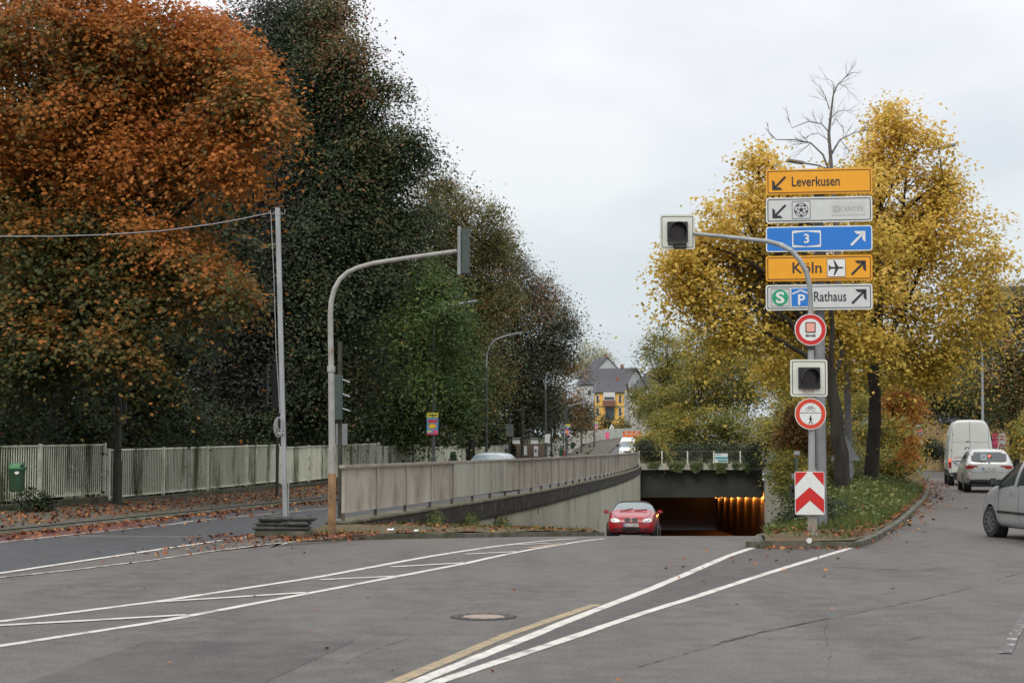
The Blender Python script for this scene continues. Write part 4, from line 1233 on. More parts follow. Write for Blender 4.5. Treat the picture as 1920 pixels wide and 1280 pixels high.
# right side lamps
def double_lamp():
    Y = 53.5; b_ = P(1591, 850, Y)
    t = thing('street_lamp', 'tall two-armed street lamp rising behind the direction sign among yellow leaves', 'street lamp', (b_.x, Y, .4))
    topz = P(0, 330, Y).z
    MB().tube([(b_.x, Y, .3), (b_.x, Y, 2.2), (b_.x - .02, Y, topz)], [.14, .12, .06], 12).build('pole', M['post_grey'], t)
    tp = Vector((b_.x - .02, Y, topz))
    for ex, ey in ((1477, 301), (1789, 272)):
        e_ = P(ex, ey, Y); mid_ = tp.lerp(e_, .45) + Z3 * .12
        d_ = (e_ - mid_).normalized()
        MB().tube([tp, mid_, e_ - d_ * .4], .028, 8).build('arm', M['lamp_grey'], t)
        MB().box(e_ - d_ * .25, (.6, .24, .10), (d_, Y3, d_.cross(Y3) * -1), bevel=.03).build('lamp_head', M['post_grey'], t)
double_lamp()
lamp_post('street lamp above the white van on the right road', 1842, 74, 8, [(1842, 680), (1841, 655), (1838, 640), (1833, 630), (1828, 626)], rad=.075, z0=0, mat='lamp_light', head=.3)
lamp_post('low curved street lamp in front of the yellowing bushes right of the tunnel', 1470, 100, 8, [(1470, 780), (1468, 762), (1460, 748), (1445, 739), (1415, 734)], rad=.06, z0=.2, mat='lamp_light')
lamp_post('street lamp half buried in bushes above the tunnel mouth', 1402, 150, 6, [(1400, 690), (1405, 676), (1418, 666), (1450, 660)], rad=.05, z0=0, mat='lamp_light')

# small dark signal behind the chevron board
t = thing('signal_post', 'short dark post with small round signal behind the chevron board', 'traffic light', (P(1494, 900, 40).x, 40, .2))
a = P(1494, 930, 40); MB().tube([(a.x, 40, .1), (a.x, 40, P(0, 850, 40).z)], .035, 8).build('pole', M['dark_green'], t)
box_px(MB(), 1489, 1499, 845, 853, 40, .12, .01).build('camera_box', M['lamp_light'], t)
box_px(MB(), 1484, 1491, 887, 898, 40, .10, .01).build('control_box', M['sign_back'], t)
mb = MB(); c_ = P(1489, 915, 40); mb.tube([c_, c_ + Y3 * .12], .10, 14); c_ = P(1489, 925, 40); mb.tube([c_, c_ + Y3 * .12], .10, 14); mb.build('lamp', M['black'], t)

# give-way and round sign seen from behind
t = thing('road_sign', 'triangular over round road sign seen from behind, between the two dark linden trunks', 'road sign', (P(1585, 900, 50).x, 44, .4))
c_ = P(1585, 848, 50)
MB().prism([(-.47, -.27), (.47, -.27), (0, .53)], P(1585, 847, 50), X3, Z3, Y3, .02).build('triangle_plate', M['sign_back'], t)
MB().prism(circ(0, 0, .30), P(1584, 882, 50), X3, Z3, Y3, .02).build('round_plate', M['sign_back'], t)
a = P(1586, 900, 49.9); MB().tube([(a.x, 49.95, .2), (a.x, 49.95, P(0, 835, 50).z)], .035, 8).build('post', M['post_grey'], t)

# ---------------- bins, posters, small far furniture
fx = lambda y: W(y) - 10
t = thing('litter_bin', 'green litter bin with a brighter lid and white oval sticker on the near fence post', 'litter bin', P(32, 900, 39.3))
c_ = P(32, 895, 39.3)
mb = MB(); k = 20; vs = []
prof = [(.135, .135), (.15, .16), (.185, .185)]
z0_, z1_ = P(0, 921, 39.3).z, P(0, 877, 39.3).z
def rr_ring(w, d, z): return [(c_.x + w * a, 39.3 + d * b, z) for a, b in rrect(-1, -1, 1, 1, .5, 4)]
def loft(rings):
    m_ = MB(); n_ = len(rings[0]); m_.add([p for r_ in rings for p in r_], [(i * n_ + j, i * n_ + (j + 1) % n_, (i + 1) * n_ + (j + 1) % n_, (i + 1) * n_ + j) for i in range(len(rings) - 1) for j in range(n_)] + [tuple(range(n_))[::-1], tuple((len(rings) - 1) * n_ + j for j in range(n_))]); return m_
loft([rr_ring(.135, .11, z0_), rr_ring(.145, .12, z0_ + .03), rr_ring(.185, .15, z1_)]).build('body', M['bin_green'], t)
zt_ = P(0, 867.5, 39.3).z
loft([rr_ring(.20, .165, z1_ - .03), rr_ring(.20, .165, z1_ + .005), rr_ring(.17, .14, z1_ + .06), rr_ring(.145, .11, zt_)]).build('lid', M['bin_lid'], t)
box_px(MB(), 38, 45, 870.5, 874.5, 39.14, .05, .008).build('opening', M['black'], t)
MB().prism([(a * 1.0, b * .65) for a, b in circ(0, 0, .055)], P(31.5, 886, 39.135), X3, Z3, Vector((0, -1, 0)), .005).build('sticker', M['sign_white'], t)

def poster(lab, cx, cy, w, h, Y, main):
    c_ = P(cx, cy, Y); t = thing('poster', lab, 'poster', c_, 'posters on lamp posts')
    s = Y / 3000; w_, h_ = w * s, h * s
    N_ = Vector((0, -1, 0))
    MB().prism([(-w_ / 2, -h_ / 2), (w_ / 2, -h_ / 2), (w_ / 2, h_ / 2), (-w_ / 2, h_ / 2)], c_, X3, Z3, N_, .015).build('board', M['poster_blue'], t)
    o = c_ + N_ * .018
    def q(nm, mat, a0, b0, a1, b1, lift=0.0):
        MB().prism([((a0 - .5) * w_, (b0 - .5) * h_), ((a1 - .5) * w_, (b0 - .5) * h_), ((a1 - .5) * w_, (b1 - .5) * h_), ((a0 - .5) * w_, (b1 - .5) * h_)], o + N_ * lift, X3, Z3, N_, .001).build(nm, M[mat], t)
    q('top_band', 'poster_yellow', 0, .78, 1, 1)
    q('writing', 'sign_black', .15, .86, .85, .91, .004)
    if main:
        q('red_panel', 'poster_red', .08, .55, .92, .68)
        MB().prism([(a * w_ * .36, b * h_ * .13 - h_ * .11) for a, b in circ(0, 0, 1, 14)], o + N_ * .004, X3, Z3, N_, .001).build('orange_disc', M['poster_orange'], t)
        MB().prism([(a * w_ * .24, b * h_ * .07 - h_ * .11) for a, b in circ(0, 0, 1, 12)], o + N_ * .008, X3, Z3, N_, .001).build('yellow_disc', M['poster_yellow'], t)
        q('yellow_strip', 'poster_yellow', .05, .12, .42, .19)
        q('foot_band', 'poster_red', 0, 0, 1, .07)
        q('pink_panel', 'poster_pink', .55, .08, .95, .2, .002)
    else:
        q('red_panel', 'poster_red', .1, .42, .9, .60); q('orange_disc', 'poster_orange', .2, .15, .85, .38); q('foot_band', 'poster_pink', 0, 0, 1, .08)
poster('colourful poster with yellow top on the lamp post right of the left signal mast', 811, 794, 21.5, 41, 65.8, True)
poster('small yellow-topped poster on the lamp post beside the red hydrant box', 1063, 805, 11, 20, 145.7, False)
poster('distant yellow-topped poster on a slim post in front of the yellow house', 1116.5, 797, 9, 15, 222, False)

def simple_post(name, lab, cat, px, Y, ytop, z0, rad=.05, mat='post_grey', board=None):
    a = P(px, 800, Y); t = thing(name, lab, cat, (a.x, Y, z0))
    MB().tube([(a.x, Y, z0 - .1), (a.x, Y, P(0, ytop, Y).z)], rad, 8).build('post', M[mat], t)
    if board:
        x0, x1, y0_, y1_, bm_ = board
        box_px(MB(), x0, x1, y0_, y1_, Y - .08, .03).build('board', M[bm_], t)
    return t
simple_post('sign_post', 'slim post holding the distant poster', 'post', 1116.5, 222.3, 790, 2.4, .07)
simple_post('sign_post', 'dark slim post left of the distant poster on the far pavement', 'post', 1090, 190, 788, 1.0, .10, 'dark_post')
simple_post('sign_post', 'grey rectangular board on a dark post left of the brown hut', 'sign', 956, 104, 790, .1, .06, 'dark_post', (949, 963, 795, 818, 'sign_back'))
simple_post('sign_post', 'small dark box sign on a short post behind the silver car', 'sign', 948, 96, 835, .1, .05, 'dark_post', (943, 953, 833, 841, 'sign_back'))
simple_post('sign_post', 'dark bare post just left of the brown hut', 'post', 979.5, 108, 760, .1, .10, 'dark_post')
simple_post('sign_post', 'white board low on the lamp post right of the brown hut', 'sign', 1026, 113.6, 812, .1, .03, 'post_grey', (1021.5, 1031, 814, 830, 'sign_white'))
mir = simple_post('sign_post', 'grey round mirror sign left of the second poster', 'sign', 1056, 143, 792, .1, .05, 'dark_post')
MB().prism(circ(0, 0, .28, 18), P(1055.5, 799, 142.8), X3, Z3, Vector((0, -1, 0)), .03).build('disc', M['sign_back'], mir)
t = thing('road_sign', 'yellow-faced warning triangle before the yellow house', 'road sign', P(1147, 800, 228))
MB().prism([(-.42, -.32), (.42, -.32), (0, .42)], P(1147, 800, 228), X3, Z3, Vector((0, -1, 0)), .03).build('plate', M['sign_white'], t)
MB().prism([(-.14, -.2), (.14, -.2), (0, .12)], P(1147, 801, 227.9), X3, Z3, Vector((0, -1, 0)), .01).build('symbol', M['sign_black'], t)
a = P(1147, 810, 228); MB().tube([(a.x, 228.1, 2.5), (a.x, 228.1, a.z + .3)], .05, 6).build('post', M['post_grey'], t)
t = thing('poster', 'faded red poster fixed on the far pale fence', 'poster', P(1138.5, 820, 218.5))
box_px(MB(), 1135, 1142, 810, 822, 217.2, .04).build('sheet', M['poster_pink'], t)
t = thing('hydrant_box', 'small red box standing on the far left pavement', 'box', P(1058, 840, 147))
a = P(1059, 838, 147); MB().box((a.x, 147, .75), (.30, .3, 1.1), bevel=.03).build('body', M['hydrant'], t); MB().box((a.x, 147, 1.36), (.34, .34, .1), bevel=.03).build('lid', M['hydrant'], t)
for lab, px, Y, py in (('green litter bin behind the red hydrant box', 1073, 165, 833), ('small green bin at the foot of the mirror sign', 1052, 140, 845), ('green bin on the pavement behind the railing, below the poster', 850, 88, 856)):
    a = P(px, py, Y); t = thing('litter_bin', lab, 'litter bin', (a.x, Y, a.z - .4))
    MB().box((a.x, Y, a.z - .15), (.36, .32, .62), bevel=.05).build('body', M['bin_green'], t)
    MB().box((a.x, Y, a.z + .22), (.40, .36, .10), bevel=.04).build('lid', M['bin_lid'], t)
# brown hut with pale boards
t = thing('hut', 'low brown hut wall with a white notice and pale mail boxes between two fence runs', 'hut', (P(990, 840, 118).x, 118, .1))
box_px(MB(), 968, 1022, 831, 862, 119, 1.6).build('wall', M['hut'], t)
box_px(MB(), 1001, 1009, 836, 855, 117.9, .06).build('notice', M['sign_white'], t)
box_px(MB(), 981, 988, 836, 853, 117.9, .06).build('notice', M['sign_face'], t)
box_px(MB(), 1003.5, 1006, 842, 847, 117.82, .03).build('symbol', M['black'], t)
for x0, lab in ((961, 'l'), (995, 'r')):
    t = thing('mailbox', 'white sloped box on the wall ' + ('left of the brown hut' if lab == 'l' else 'on top of the brown hut'), 'box', P(x0, 828, 117))
    box_px(MB(), x0, x0 + 14, 823, 832, 117, .4, .03).build('body', M['sign_white'], t)
    box_px(MB(), x0 - 1, x0 + 15, 820, 823, 117, .6, .02).build('roof', M['sign_back'], t)
# far traffic signal gantry in front of the houses
t = thing('signal_mast', 'distant pale signal arm in front of the dark tree left of the yellow house', 'traffic light', (P(1061, 830, 155).x, 155, 0))
MB().tube([P(1063, 762, 155), P(1094, 754, 155)], .05, 6).build('arm', M['lamp_light'], t)
box_px(MB(), 1093.5, 1096, 736, 763, 155, .3).build('signal_head', M['lamp_light'], t)
a = P(1063, 762, 155); MB().tube([(a.x, 155, 0), (a.x, 155, a.z + .2)], .07, 8).build('pole', M['lamp_grey'], t)

# litter
c_ = G(1514, 1017, .13)
t = MB(); t.tube([c_ + Vector((0, -.15, .045)), c_ + Vector((.03, -.08, .05))], [.045, .03], 12); tag(t.build('paper_cup', M['cup']), 'crumpled white cup lying on the island kerb below the signal mast', 'litter')
for px, py, lab in ((733, 993, 'flat white paper scrap on the leafy verge below the railing'), (781, 995, 'smaller paper scrap on the verge, right of the flat one')):
    c_ = G(px, py, .08); m_ = MB(); s = .07 if px < 750 else .045
    m_.add([(c_.x - s, c_.y - .1, .085), (c_.x + s, c_.y - .12, .09), (c_.x + s * .8, c_.y - .05, .12), (c_.x, c_.y, .10), (c_.x - s * .9, c_.y - .02, .11)], [(0, 1, 2, 3, 4)])
    tag(m_.build('paper_scrap', M['cup']), lab, 'litter')

# ================================================================== HOUSES
def house(name, lab, cat, c, yw, w, d, h, rh, wall, roofm, gable=None, front=None, fwin=(), swin=(), sill=0):
    """front faces local -Y; ridge along local X"""
    t = thing(name, lab, cat, c, None, yw)
    mb = MB(); mb.box((0, d / 2, h / 2), (w, d, h)); mb.build('wall', M[wall], t, world=False)
    # gable triangles
    for s in (-1, 1):
        m_ = MB(); m_.prism([(0, h), (d, h), (d / 2, h + rh)], Vector((s * (w / 2 - .01), 0, 0)), Y3, Z3, X3 * s, .02)
        m_.build('gable', M[gable or wall], t, world=False)
    if gable:
        for s in (-1, 1): MB().box((s * (w / 2 + .02), d / 2, h / 2), (.05, d - .05, h)).build('side_wall', M[gable], t, world=False)
    ov = .35; rf = MB(); sl = math.hypot(d / 2, rh)
    for s in (-1, 1):
        y0, y1 = d / 2 + s * (d / 2 + ov), d / 2
        z0 = h - rh * ov / (d / 2)
        vs = [(-w / 2 - ov, y0, z0), (w / 2 + ov, y0, z0), (w / 2 + ov, y1, h + rh), (-w / 2 - ov, y1, h + rh)]
        rf.add(vs + [(a, b, z + .16) for a, b, z in vs], [(0, 1, 2, 3), (4, 5, 6, 7), (0, 1, 5, 4), (1, 2, 6, 5), (2, 3, 7, 6), (3, 0, 4, 7)])
    r_ = rf.build('roof', M[roofm], t, world=False)
    MB().box((w * .2, d * .55, h + rh + .3), (.6, .6, 1.3)).build('chimney', M['brick'], r_, world=False)
    for x, z, ww, hh in fwin:
        f_ = MB().box((x, -.03, z), (ww + .16, .06, hh + .16)).build('window', M['wall_white'], t, world=False)
        MB().box((x, -.07, z), (ww, .03, hh)).build('pane', M['window'], f_, world=False)
    for y, z, ww, hh in swin:
        f_ = MB().box((w / 2 + .06, y, z), (.06, ww + .16, hh + .16)).build('window', M['wall_white'], t, world=False)
        MB().box((w / 2 + .10, y, z), (.03, ww, hh)).build('pane', M['window'], f_, world=False)
    return t
HY = 330.0
hb = P(1142, 812, HY)
yh = house('house', 'yellow two-storey house with a bay and brown balcony, far beyond the uphill road', 'house', (hb.x, HY, P(0, 735, HY).z - 8.6), R(-8), 6.2, 11, 8.6, 2.4, 'wall_yellow', 'roof_dark', gable='wall_white',
      fwin=[(-2.35, 7.2, .5, 1.5), (2.3, 7.2, .5, 1.5), (-2.35, 4.6, .5, 1.6), (2.3, 4.6, .5, 1.7)], swin=[(3, 6, 1, 1.3), (7, 6, 1, 1.3)])
MB().box((0.1, -.35, 7.3), (2.4, .7, 2.5)).build('bay', M['wall_white'], yh, world=False)
MB().box((0.1, -.95, 6.3), (2.6, .5, 1.2)).build('balcony', M['balcony_red'], yh, world=False)
MB().box((0.1, -.75, 7.35), (2.0, .12, .5)).build('pane', M['window'], yh, world=False)
MB().box((0.2, -.15, 4.3), (1.9, .3, 2.4)).build('pane', M['window'], yh, world=False)
for z in (8.45, 5.7, 2.9): MB().box((0, -.06, z), (6.3, .12, .14)).build('trim', M['trim_green'], yh, world=False)
hb = P(1128, 720, 365)
house('house', 'grey rendered house with slate roof and brick chimney behind the yellow house', 'house', (hb.x, 365, P(0, 719, 365).z - 9.5), R(-28), 12, 11, 9.5, 3.6, 'wall_grey', 'roof_dark', fwin=[(-3, 7.5, .9, 1.2), (1, 7.5, .9, 1.2)])
hb = P(1200, 735, 345)
house('house', 'white gabled house half hidden behind the thin tree above the tunnel', 'house', (hb.x, 342, P(0, 728, 345).z - 9), R(-62), 9, 12, 9, 4.5, 'wall_white', 'roof_dark', fwin=[(0, 6, 1, 1.2)])
hb = P(1096, 700, 400)
house('house', 'pale gabled house showing its roof peak left of the slate roof', 'house', (hb.x, 400, P(0, 705, 400).z - 9), R(-75), 9, 9, 9, 4.5, 'wall_grey', 'roof_dark')
# buildings on the right
bc = P(1758, 800, 128)
house('building', 'white building with a pillar and orange awning beyond the right road', 'building', (bc.x, 136, 0), R(4), 7, 10, 6.2, 1.5, 'wall_white', 'roof_dark', fwin=[(-2.0, 2.2, 1.6, 2.6), (1.2, 2.2, 1.6, 2.6), (0, 4.8, 1.4, 1.2)])
c_ = P(1757, 790, 126); MB().box((c_.x, 126, 2.6), (.5, .5, 5.2)).build('pillar', M['wall_white'], tag(thing('shop_front', 'pale shop pillar with rust-coloured awning left of the white van', 'shop', (c_.x, 126, 0))))
sf = bpy.data.objects['shop_front']
box_px(MB(), 1746, 1757, 764, 778, 125.6, 1.2, .05).build('awning', M['poster_orange'], sf)
box_px(MB(), 1757, 1763, 775, 812, 126.2, .3).build('banner', M['poster_orange'], sf)
bc = P(1885, 790, 108)
house('building', 'tan single-storey building behind the posters on the right', 'building', (bc.x + 3, 112, 0), R(-3), 12, 8, 3.6, 2.6, 'wall_tan', 'roof_dark', fwin=[(-3, 1.8, 1.3, 1.2), (2, 1.8, 1.3, 1.2)])
for px, w_, lab, m_ in ((1866, 9, 'reddish upright poster board right of the white van', 'poster_pink'), (1879, 10, 'pale upright poster board beside the reddish one', 'sign_white')):
    c_ = P(px, 826, 96); t = thing('poster_board', lab, 'poster', (c_.x, 96, 0))
    box_px(MB(), px - w_ / 2, px + w_ / 2, 812, 839, 96, .06).build('board', M[m_], t)
    box_px(MB(), px - w_ / 2 + 1.5, px + w_ / 2 - 1.5, 816, 818, 95.95, .02).build('writing', M['poster_red'], t)
    box_px(MB(), px - w_ / 2 + 1.5, px + w_ / 2 - 1.5, 822, 824, 95.95, .02).build('writing', M['poster_red'], t)
    box_px(MB(), px - w_ / 2, px + w_ / 2, 833, 835.5, 95.95, .02).build('writing', M['poster_red'], t)
    MB().box((c_.x, 96.05, .9), (.08, .05, 1.8)).build('post', M['post_grey'], t)
c_ = P(1832, 775, 100); t = thing('advertising_sign', 'white over pink advertising sign raised behind the white van', 'sign', (c_.x, 100, 0))
box_px(MB(), 1824.5, 1840, 763.5, 776, 100, .2).build('upper_panel', M['sign_white'], t)
box_px(MB(), 1824.5, 1840, 776, 787, 100, .2).build('lower_panel', M['poster_pink'], t)
box_px(MB(), 1826, 1838, 768, 769.5, 99.88, .02).build('writing', M['sign_back'], t)
box_px(MB(), 1832, 1838, 780, 782.5, 99.88, .02).build('writing', M['sign_white'], t)
MB().box((c_.x, 100, 1.9), (.15, .15, 3.8)).build('post', M['post_grey'], t)
c_ = P(1851, 778, 104); t = thing('advertising_sign', 'cream shield-shaped sign right of the pink advertising sign', 'sign', (c_.x, 104, 0))
box_px(MB(), 1845, 1857, 768, 793, 104, .2, .08).build('panel', M['sign_face'], t); MB().box((c_.x, 104, 1.6), (.12, .12, 3.2)).build('post', M['post_grey'], t)
c_ = P(1724, 815, 110); t = thing('road_sign', 'blue and pink sign cluster at the far junction on the right', 'road sign', (c_.x, 110, 0))
box_px(MB(), 1719, 1728, 805, 811, 110, .05).build('upper_board', M['poster_pink'], t); box_px(MB(), 1719, 1729, 811, 822, 110, .05).build('middle_board', M['poster_blue'], t); box_px(MB(), 1720, 1729, 824, 834, 110, .05).build('lower_board', M['sign_white'], t)
MB().box((c_.x, 110.05, 1.4), (.08, .08, 2.8)).build('post', M['post_grey'], t)
# tower block far right
c_ = P(1900, 560, 400)
tb = thing('tower_block', 'distant pale grey slab block just visible over the right trees', 'building', (c_.x, 400, 0))
MB().box((c_.x + 6, 405, P(0, 536, 400).z / 2), (24, 10, P(0, 536, 400).z)).build('wall', M['wall_grey'], tb)
for k in range(5):
    MB().box((c_.x + 6, 399.9, P(0, 541, 400).z - 3 * k), (22, .1, 1.2)).build('window_band', M['window'], tb)
# ================================================================== VEHICLES
def new_eval(ob):
    dg = bpy.context.evaluated_depsgraph_get(); dg.update()
    return bpy.data.meshes.new_from_object(ob.evaluated_get(dg))

def car_body(root, st, side_glass, shield, rear_glass, paint, glassm, wheels, wr_arch, sub=2, glass_name='window', roof_mat=None, roof_iv=()):
    """st: list of (x, zb, wb, wm, zm, ws, zs, wr, zr, zc), rear to front"""
    vs = []; fs = []; mi = []
    for s in st:
        x, zb, wb, wm, zm, ws, zs, wr, zr, zc = s
        half = [(wb * .80, zb), (wb, zb + .07), (wm, zm), (ws, zs), (wr, zr), (wr * .55, zr + (zc - zr) * .8)]
        ring = [(0, zb)] + half + [(0, zc)] + [(-a, b) for a, b in half[::-1]]
        vs += [(x, a, b) for a, b in ring]
    k = 14
    for i in range(len(st) - 1):
        for j in range(k):
            fs.append((i * k + j, i * k + (j + 1) % k, (i + 1) * k + (j + 1) % k, (i + 1) * k + j))
            jj = j if j < 7 else 13 - j
            m = 0
            if jj == 4 and i in side_glass: m = 1
            if jj in (5, 6) and (i == shield or i == rear_glass): m = 1
            if roof_mat and jj in (5, 6) and i in roof_iv: m = 2
            mi.append(m)
    fs += [tuple(range(k))[::-1], tuple((len(st) - 1) * k + j for j in range(k))]; mi += [0, 0]
    me = bpy.data.meshes.new('tmp'); me.from_pydata(vs, [], fs)
    for m in (paint, glassm, roof_mat or paint): me.materials.append(m)
    me.polygons.foreach_set('material_index', mi); me.update()
    bm = bmesh.new(); bm.from_mesh(me); bmesh.ops.recalc_face_normals(bm, faces=bm.faces); bm.to_mesh(me); bm.free()
    ob = bpy.data.objects.new('tmp', me); C.objects.link(ob)
    md = ob.modifiers.new('s', 'SUBSURF'); md.levels = sub; md.render_levels = sub
    cut = MB()
    for (wx, wy, wz) in wheels:
        s = 1 if wy > 0 else -1
        cut.tube([(wx, s * (abs(wy) - .16), wz), (wx, s * 1.4, wz)], wr_arch, 28)
    co = cut.build('tmpc', paint)
    bm = bmesh.new(); bm.from_mesh(co.data); bmesh.ops.recalc_face_normals(bm, faces=bm.faces); bm.to_mesh(co.data); bm.free()
    bo = ob.modifiers.new('b', 'BOOLEAN'); bo.operation = 'DIFFERENCE'; bo.object = co; bo.solver = 'EXACT'
    em = new_eval(ob)
    bpy.data.objects.remove(ob); bpy.data.objects.remove(co)
    bvh = BVHTree.FromPolygons([v.co.copy() for v in em.vertices], [tuple(p.vertices) for p in em.polygons])
    out = {}
    for idx, nm, mt in ((0, 'body', paint), (1, glass_name, glassm), (2, 'soft_roof', roof_mat)):
        if mt is None: continue
        bm = bmesh.new(); bm.from_mesh(em)
        bmesh.ops.delete(bm, geom=[f for f in bm.faces if f.material_index != idx], context='FACES')
        if len(bm.faces) == 0: bm.free(); continue
        m2 = bpy.data.meshes.new(nm); bm.to_mesh(m2); bm.free()
        m2.materials.clear(); m2.materials.append(mt)
        m2.polygons.foreach_set('material_index', [0] * len(m2.polygons))
        m2.polygons.foreach_set('use_smooth', [True] * len(m2.polygons))
        try: m2.set_sharp_from_angle(angle=R(38))
        except Exception: pass
        o = bpy.data.objects.new(nm, m2); C.objects.link(o); o.parent = root; out[nm] = o
    return bvh, out

def patch(bvh, root, name, mat, view, ca, cb, ra, rb, exp=2.5, off=.006, rings=4, k=28, shear=0.0, mb=None):
    """surface-hugging superellipse patch seen from front/rear/left/right"""
    D = {'front': (Vector((-1, 0, 0)), lambda a, b: Vector((6, a, b))), 'rear': (Vector((1, 0, 0)), lambda a, b: Vector((-6, a, b))),
         'left': (Vector((0, -1, 0)), lambda a, b: Vector((a, 4, b))), 'right': (Vector((0, 1, 0)), lambda a, b: Vector((a, -4, b)))}[view]
    vs = []; ok = True
    def cast(a, b):
        h = bvh.ray_cast(D[1](a, b), D[0])
        return None if h[0] is None else h[0] - D[0] * off
    c_ = cast(ca, cb)
    if c_ is None: return None
    vs.append(c_); last = {}
    for i in range(1, rings + 1):
        for j in range(k):
            t = 2 * math.pi * j / k
            q = (abs(math.cos(t)) ** exp + abs(math.sin(t)) ** exp) ** (-1 / exp)
            a, b = ra * q * math.cos(t) * i / rings, rb * q * math.sin(t) * i / rings
            b += shear * a
            h = cast(ca + a, cb + b)
            if h is None: h = last.get(j, c_)
            last[j] = h; vs.append(h)
    fs = [(0, 1 + j, 1 + (j + 1) % k) for j in range(k)]
    for i in range(rings - 1):
        for j in range(k):
            fs.append((1 + i * k + j, 1 + i * k + (j + 1) % k, 1 + (i + 1) * k + (j + 1) % k, 1 + (i + 1) * k + j))
    m = mb or MB(); m.add(vs, fs)
    if mb is not None: return mb
    return m.build(name, mat, root, world=False, smooth_=True)

def wheel(root, x, y, r, w, rimm='rim', steer=0.0, spokes=7):
    s = 1 if y > 0 else -1
    c = Vector((x, y, r)); ax = Vector((-math.sin(steer), math.cos(steer), 0)) * s
    mb = MB(); mb.tube([c - ax * w * .5, c - ax * w * .44, c + ax * w * .40, c + ax * w * .5], [r * .95, r, r, r * .93], 28)
    wo_ = mb.build('wheel', M['tire'], root, world=False, smooth_=False)
    mb = MB(); mb.tube([c + ax * w * .47, c + ax * w * .515], r * .66, 24)
    mb.build('rim_disc', M['black'], wo_, world=False)
    mb = MB(); e1 = Vector((math.cos(steer), math.sin(steer), 0))
    for i in range(spokes):
        a = 2 * math.pi * i / spokes; d_ = e1 * math.cos(a) + Z3 * math.sin(a)
        mb.box(c + ax * (w * .53) + d_ * r * .33, (r * .64, w * .05, r * .13), (d_, ax, d_.cross(ax)))
    mb.tube([c + ax * w * .50, c + ax * w * .56], r * .16, 14)
    k = 28; vs = []
    e2 = Z3
    for i in range(k):
        a = 2 * math.pi * i / k; d_ = e1 * math.cos(a) + e2 * math.sin(a)
        vs += [c + ax * w * .55 + d_ * r * .60, c + ax * w * .55 + d_ * r * .69]
    mb.add(vs, [(2 * i, 2 * i + 1, (2 * i + 3) % (2 * k), (2 * i + 2) % (2 * k)) for i in range(k)])
    mb.build('rim', M[rimm], wo_, world=False)
    return wo_

def liners(root, wheels, ra):
    for wx, wy, wz in wheels:
        mb = MB()
        s = 1 if wy > 0 else -1
        mb.tube([(wx, s * (abs(wy) - .155), wz), (wx, s * (abs(wy) + .06), wz)], ra - .006, 28, caps=False)
        mb.tube([(wx, s * (abs(wy) - .150), wz), (wx, s * (abs(wy) - .145), wz)], ra - .006, 28)
        mb.build('wheel_arch_liner', M['black'], root, world=False)

def plate(root, view, x, z, txt, w=.52, tilt=0.0, y=0.0):
    n = Vector((1, 0, 0)) if view == 'front' else Vector((-1, 0, 0))
    r_ = Vector((0, 1, 0)) if view == 'front' else Vector((0, -1, 0))   # reading direction as seen from outside
    o = Vector((x, y, z))
    p = MB().prism(rrect(-w / 2, -.055, w / 2, .055, .012), o, r_, Z3, n, .012).build('number_plate', M['plate'], root, world=False)
    MB().prism([(-w / 2 + .004, -.051), (-w / 2 + .045, -.051), (-w / 2 + .045, .051), (-w / 2 + .004, .051)], o + n * .014, r_, Z3, n, 0).build('blue_strip', M['plate_blue'], p, world=False)
    tm = text_mesh(txt, 'lettering', M['sign_black'], None, o + n * .015, r_, Z3, n, (-w / 2 + .06, -.037, w / 2 - .02, .037))
    tm.parent = p
    return p

# ---- red convertible, coming up the ramp
RYc = 57.2
rc_y0 = 55.3                      # front bumper
slope = math.atan(.063)
cxw = P(1183, 970, rc_y0).x
L = 4.36
hd = math.atan((W(60) - W(54)) / 6.0) * .75
root = thing('parked_car', '', '', (0, 0, 0)); root.name = 'red_car'
tag(root, 'red soft-top convertible driving up out of the underpass, front towards the viewer', 'car')
root.rotation_euler = (0, 0, 0)
# heading towards the camera (-Y), pitched up the slope
hv = Vector((-math.sin(hd), -math.cos(hd), math.sin(slope))).normalized()
lf = Z3.cross(hv).normalized(); up = hv.cross(lf)
ctr = Vector((cxw, rc_y0, 0)) - Vector((hv.x, hv.y, 0)) * (L / 2)
ctr.z = zramp(ctr.y)
root.location = ctr
root.rotation_euler = Matrix((hv, lf, up)).transposed().to_euler()
st = [(-2.18, .40, .50, .60, .60, .60, .80, .52, .90, .93), (-2.10, .26, .72, .80, .58, .76, .90, .66, .98, 1.0), (-1.70, .20, .80, .86, .58, .82, .96, .70, 1.04, 1.07),
      (-1.15, .18, .82, .87, .58, .83, .97, .66, 1.14, 1.20), (-.55, .18, .82, .87, .58, .83, .97, .60, 1.34, 1.385), (.05, .18, .82, .87, .58, .83, .96, .58, 1.37, 1.41),
      (.30, .18, .82, .87, .58, .83, .95, .59, 1.355, 1.395), (.98, .18, .82, .87, .58, .81, .94, .74, .98, 1.03), (1.12, .18, .82, .87, .58, .80, .92, .72, .95, .99),
      (1.65, .20, .80, .855, .56, .765, .84, .64, .885, .91), (2.02, .22, .75, .80, .50, .70, .715, .58, .76, .785), (2.16, .24, .66, .70, .45, .62, .60, .50, .64, .655)]
wh = [(1.33, .76, .30), (1.33, -.76, .30), (-1.33, .76, .30), (-1.33, -.76, .30)]
bvh, po = car_body(root, st, (3, 4, 5, 6), 6, 99, M['car_red'], M['glass_pale'], wh, .355, roof_mat=M['soft_top'], roof_iv=(2, 3, 4, 5))
for a, b, c in wh: wheel(root, a, b * 1.02, .315, .21)
liners(root, wh, .355)
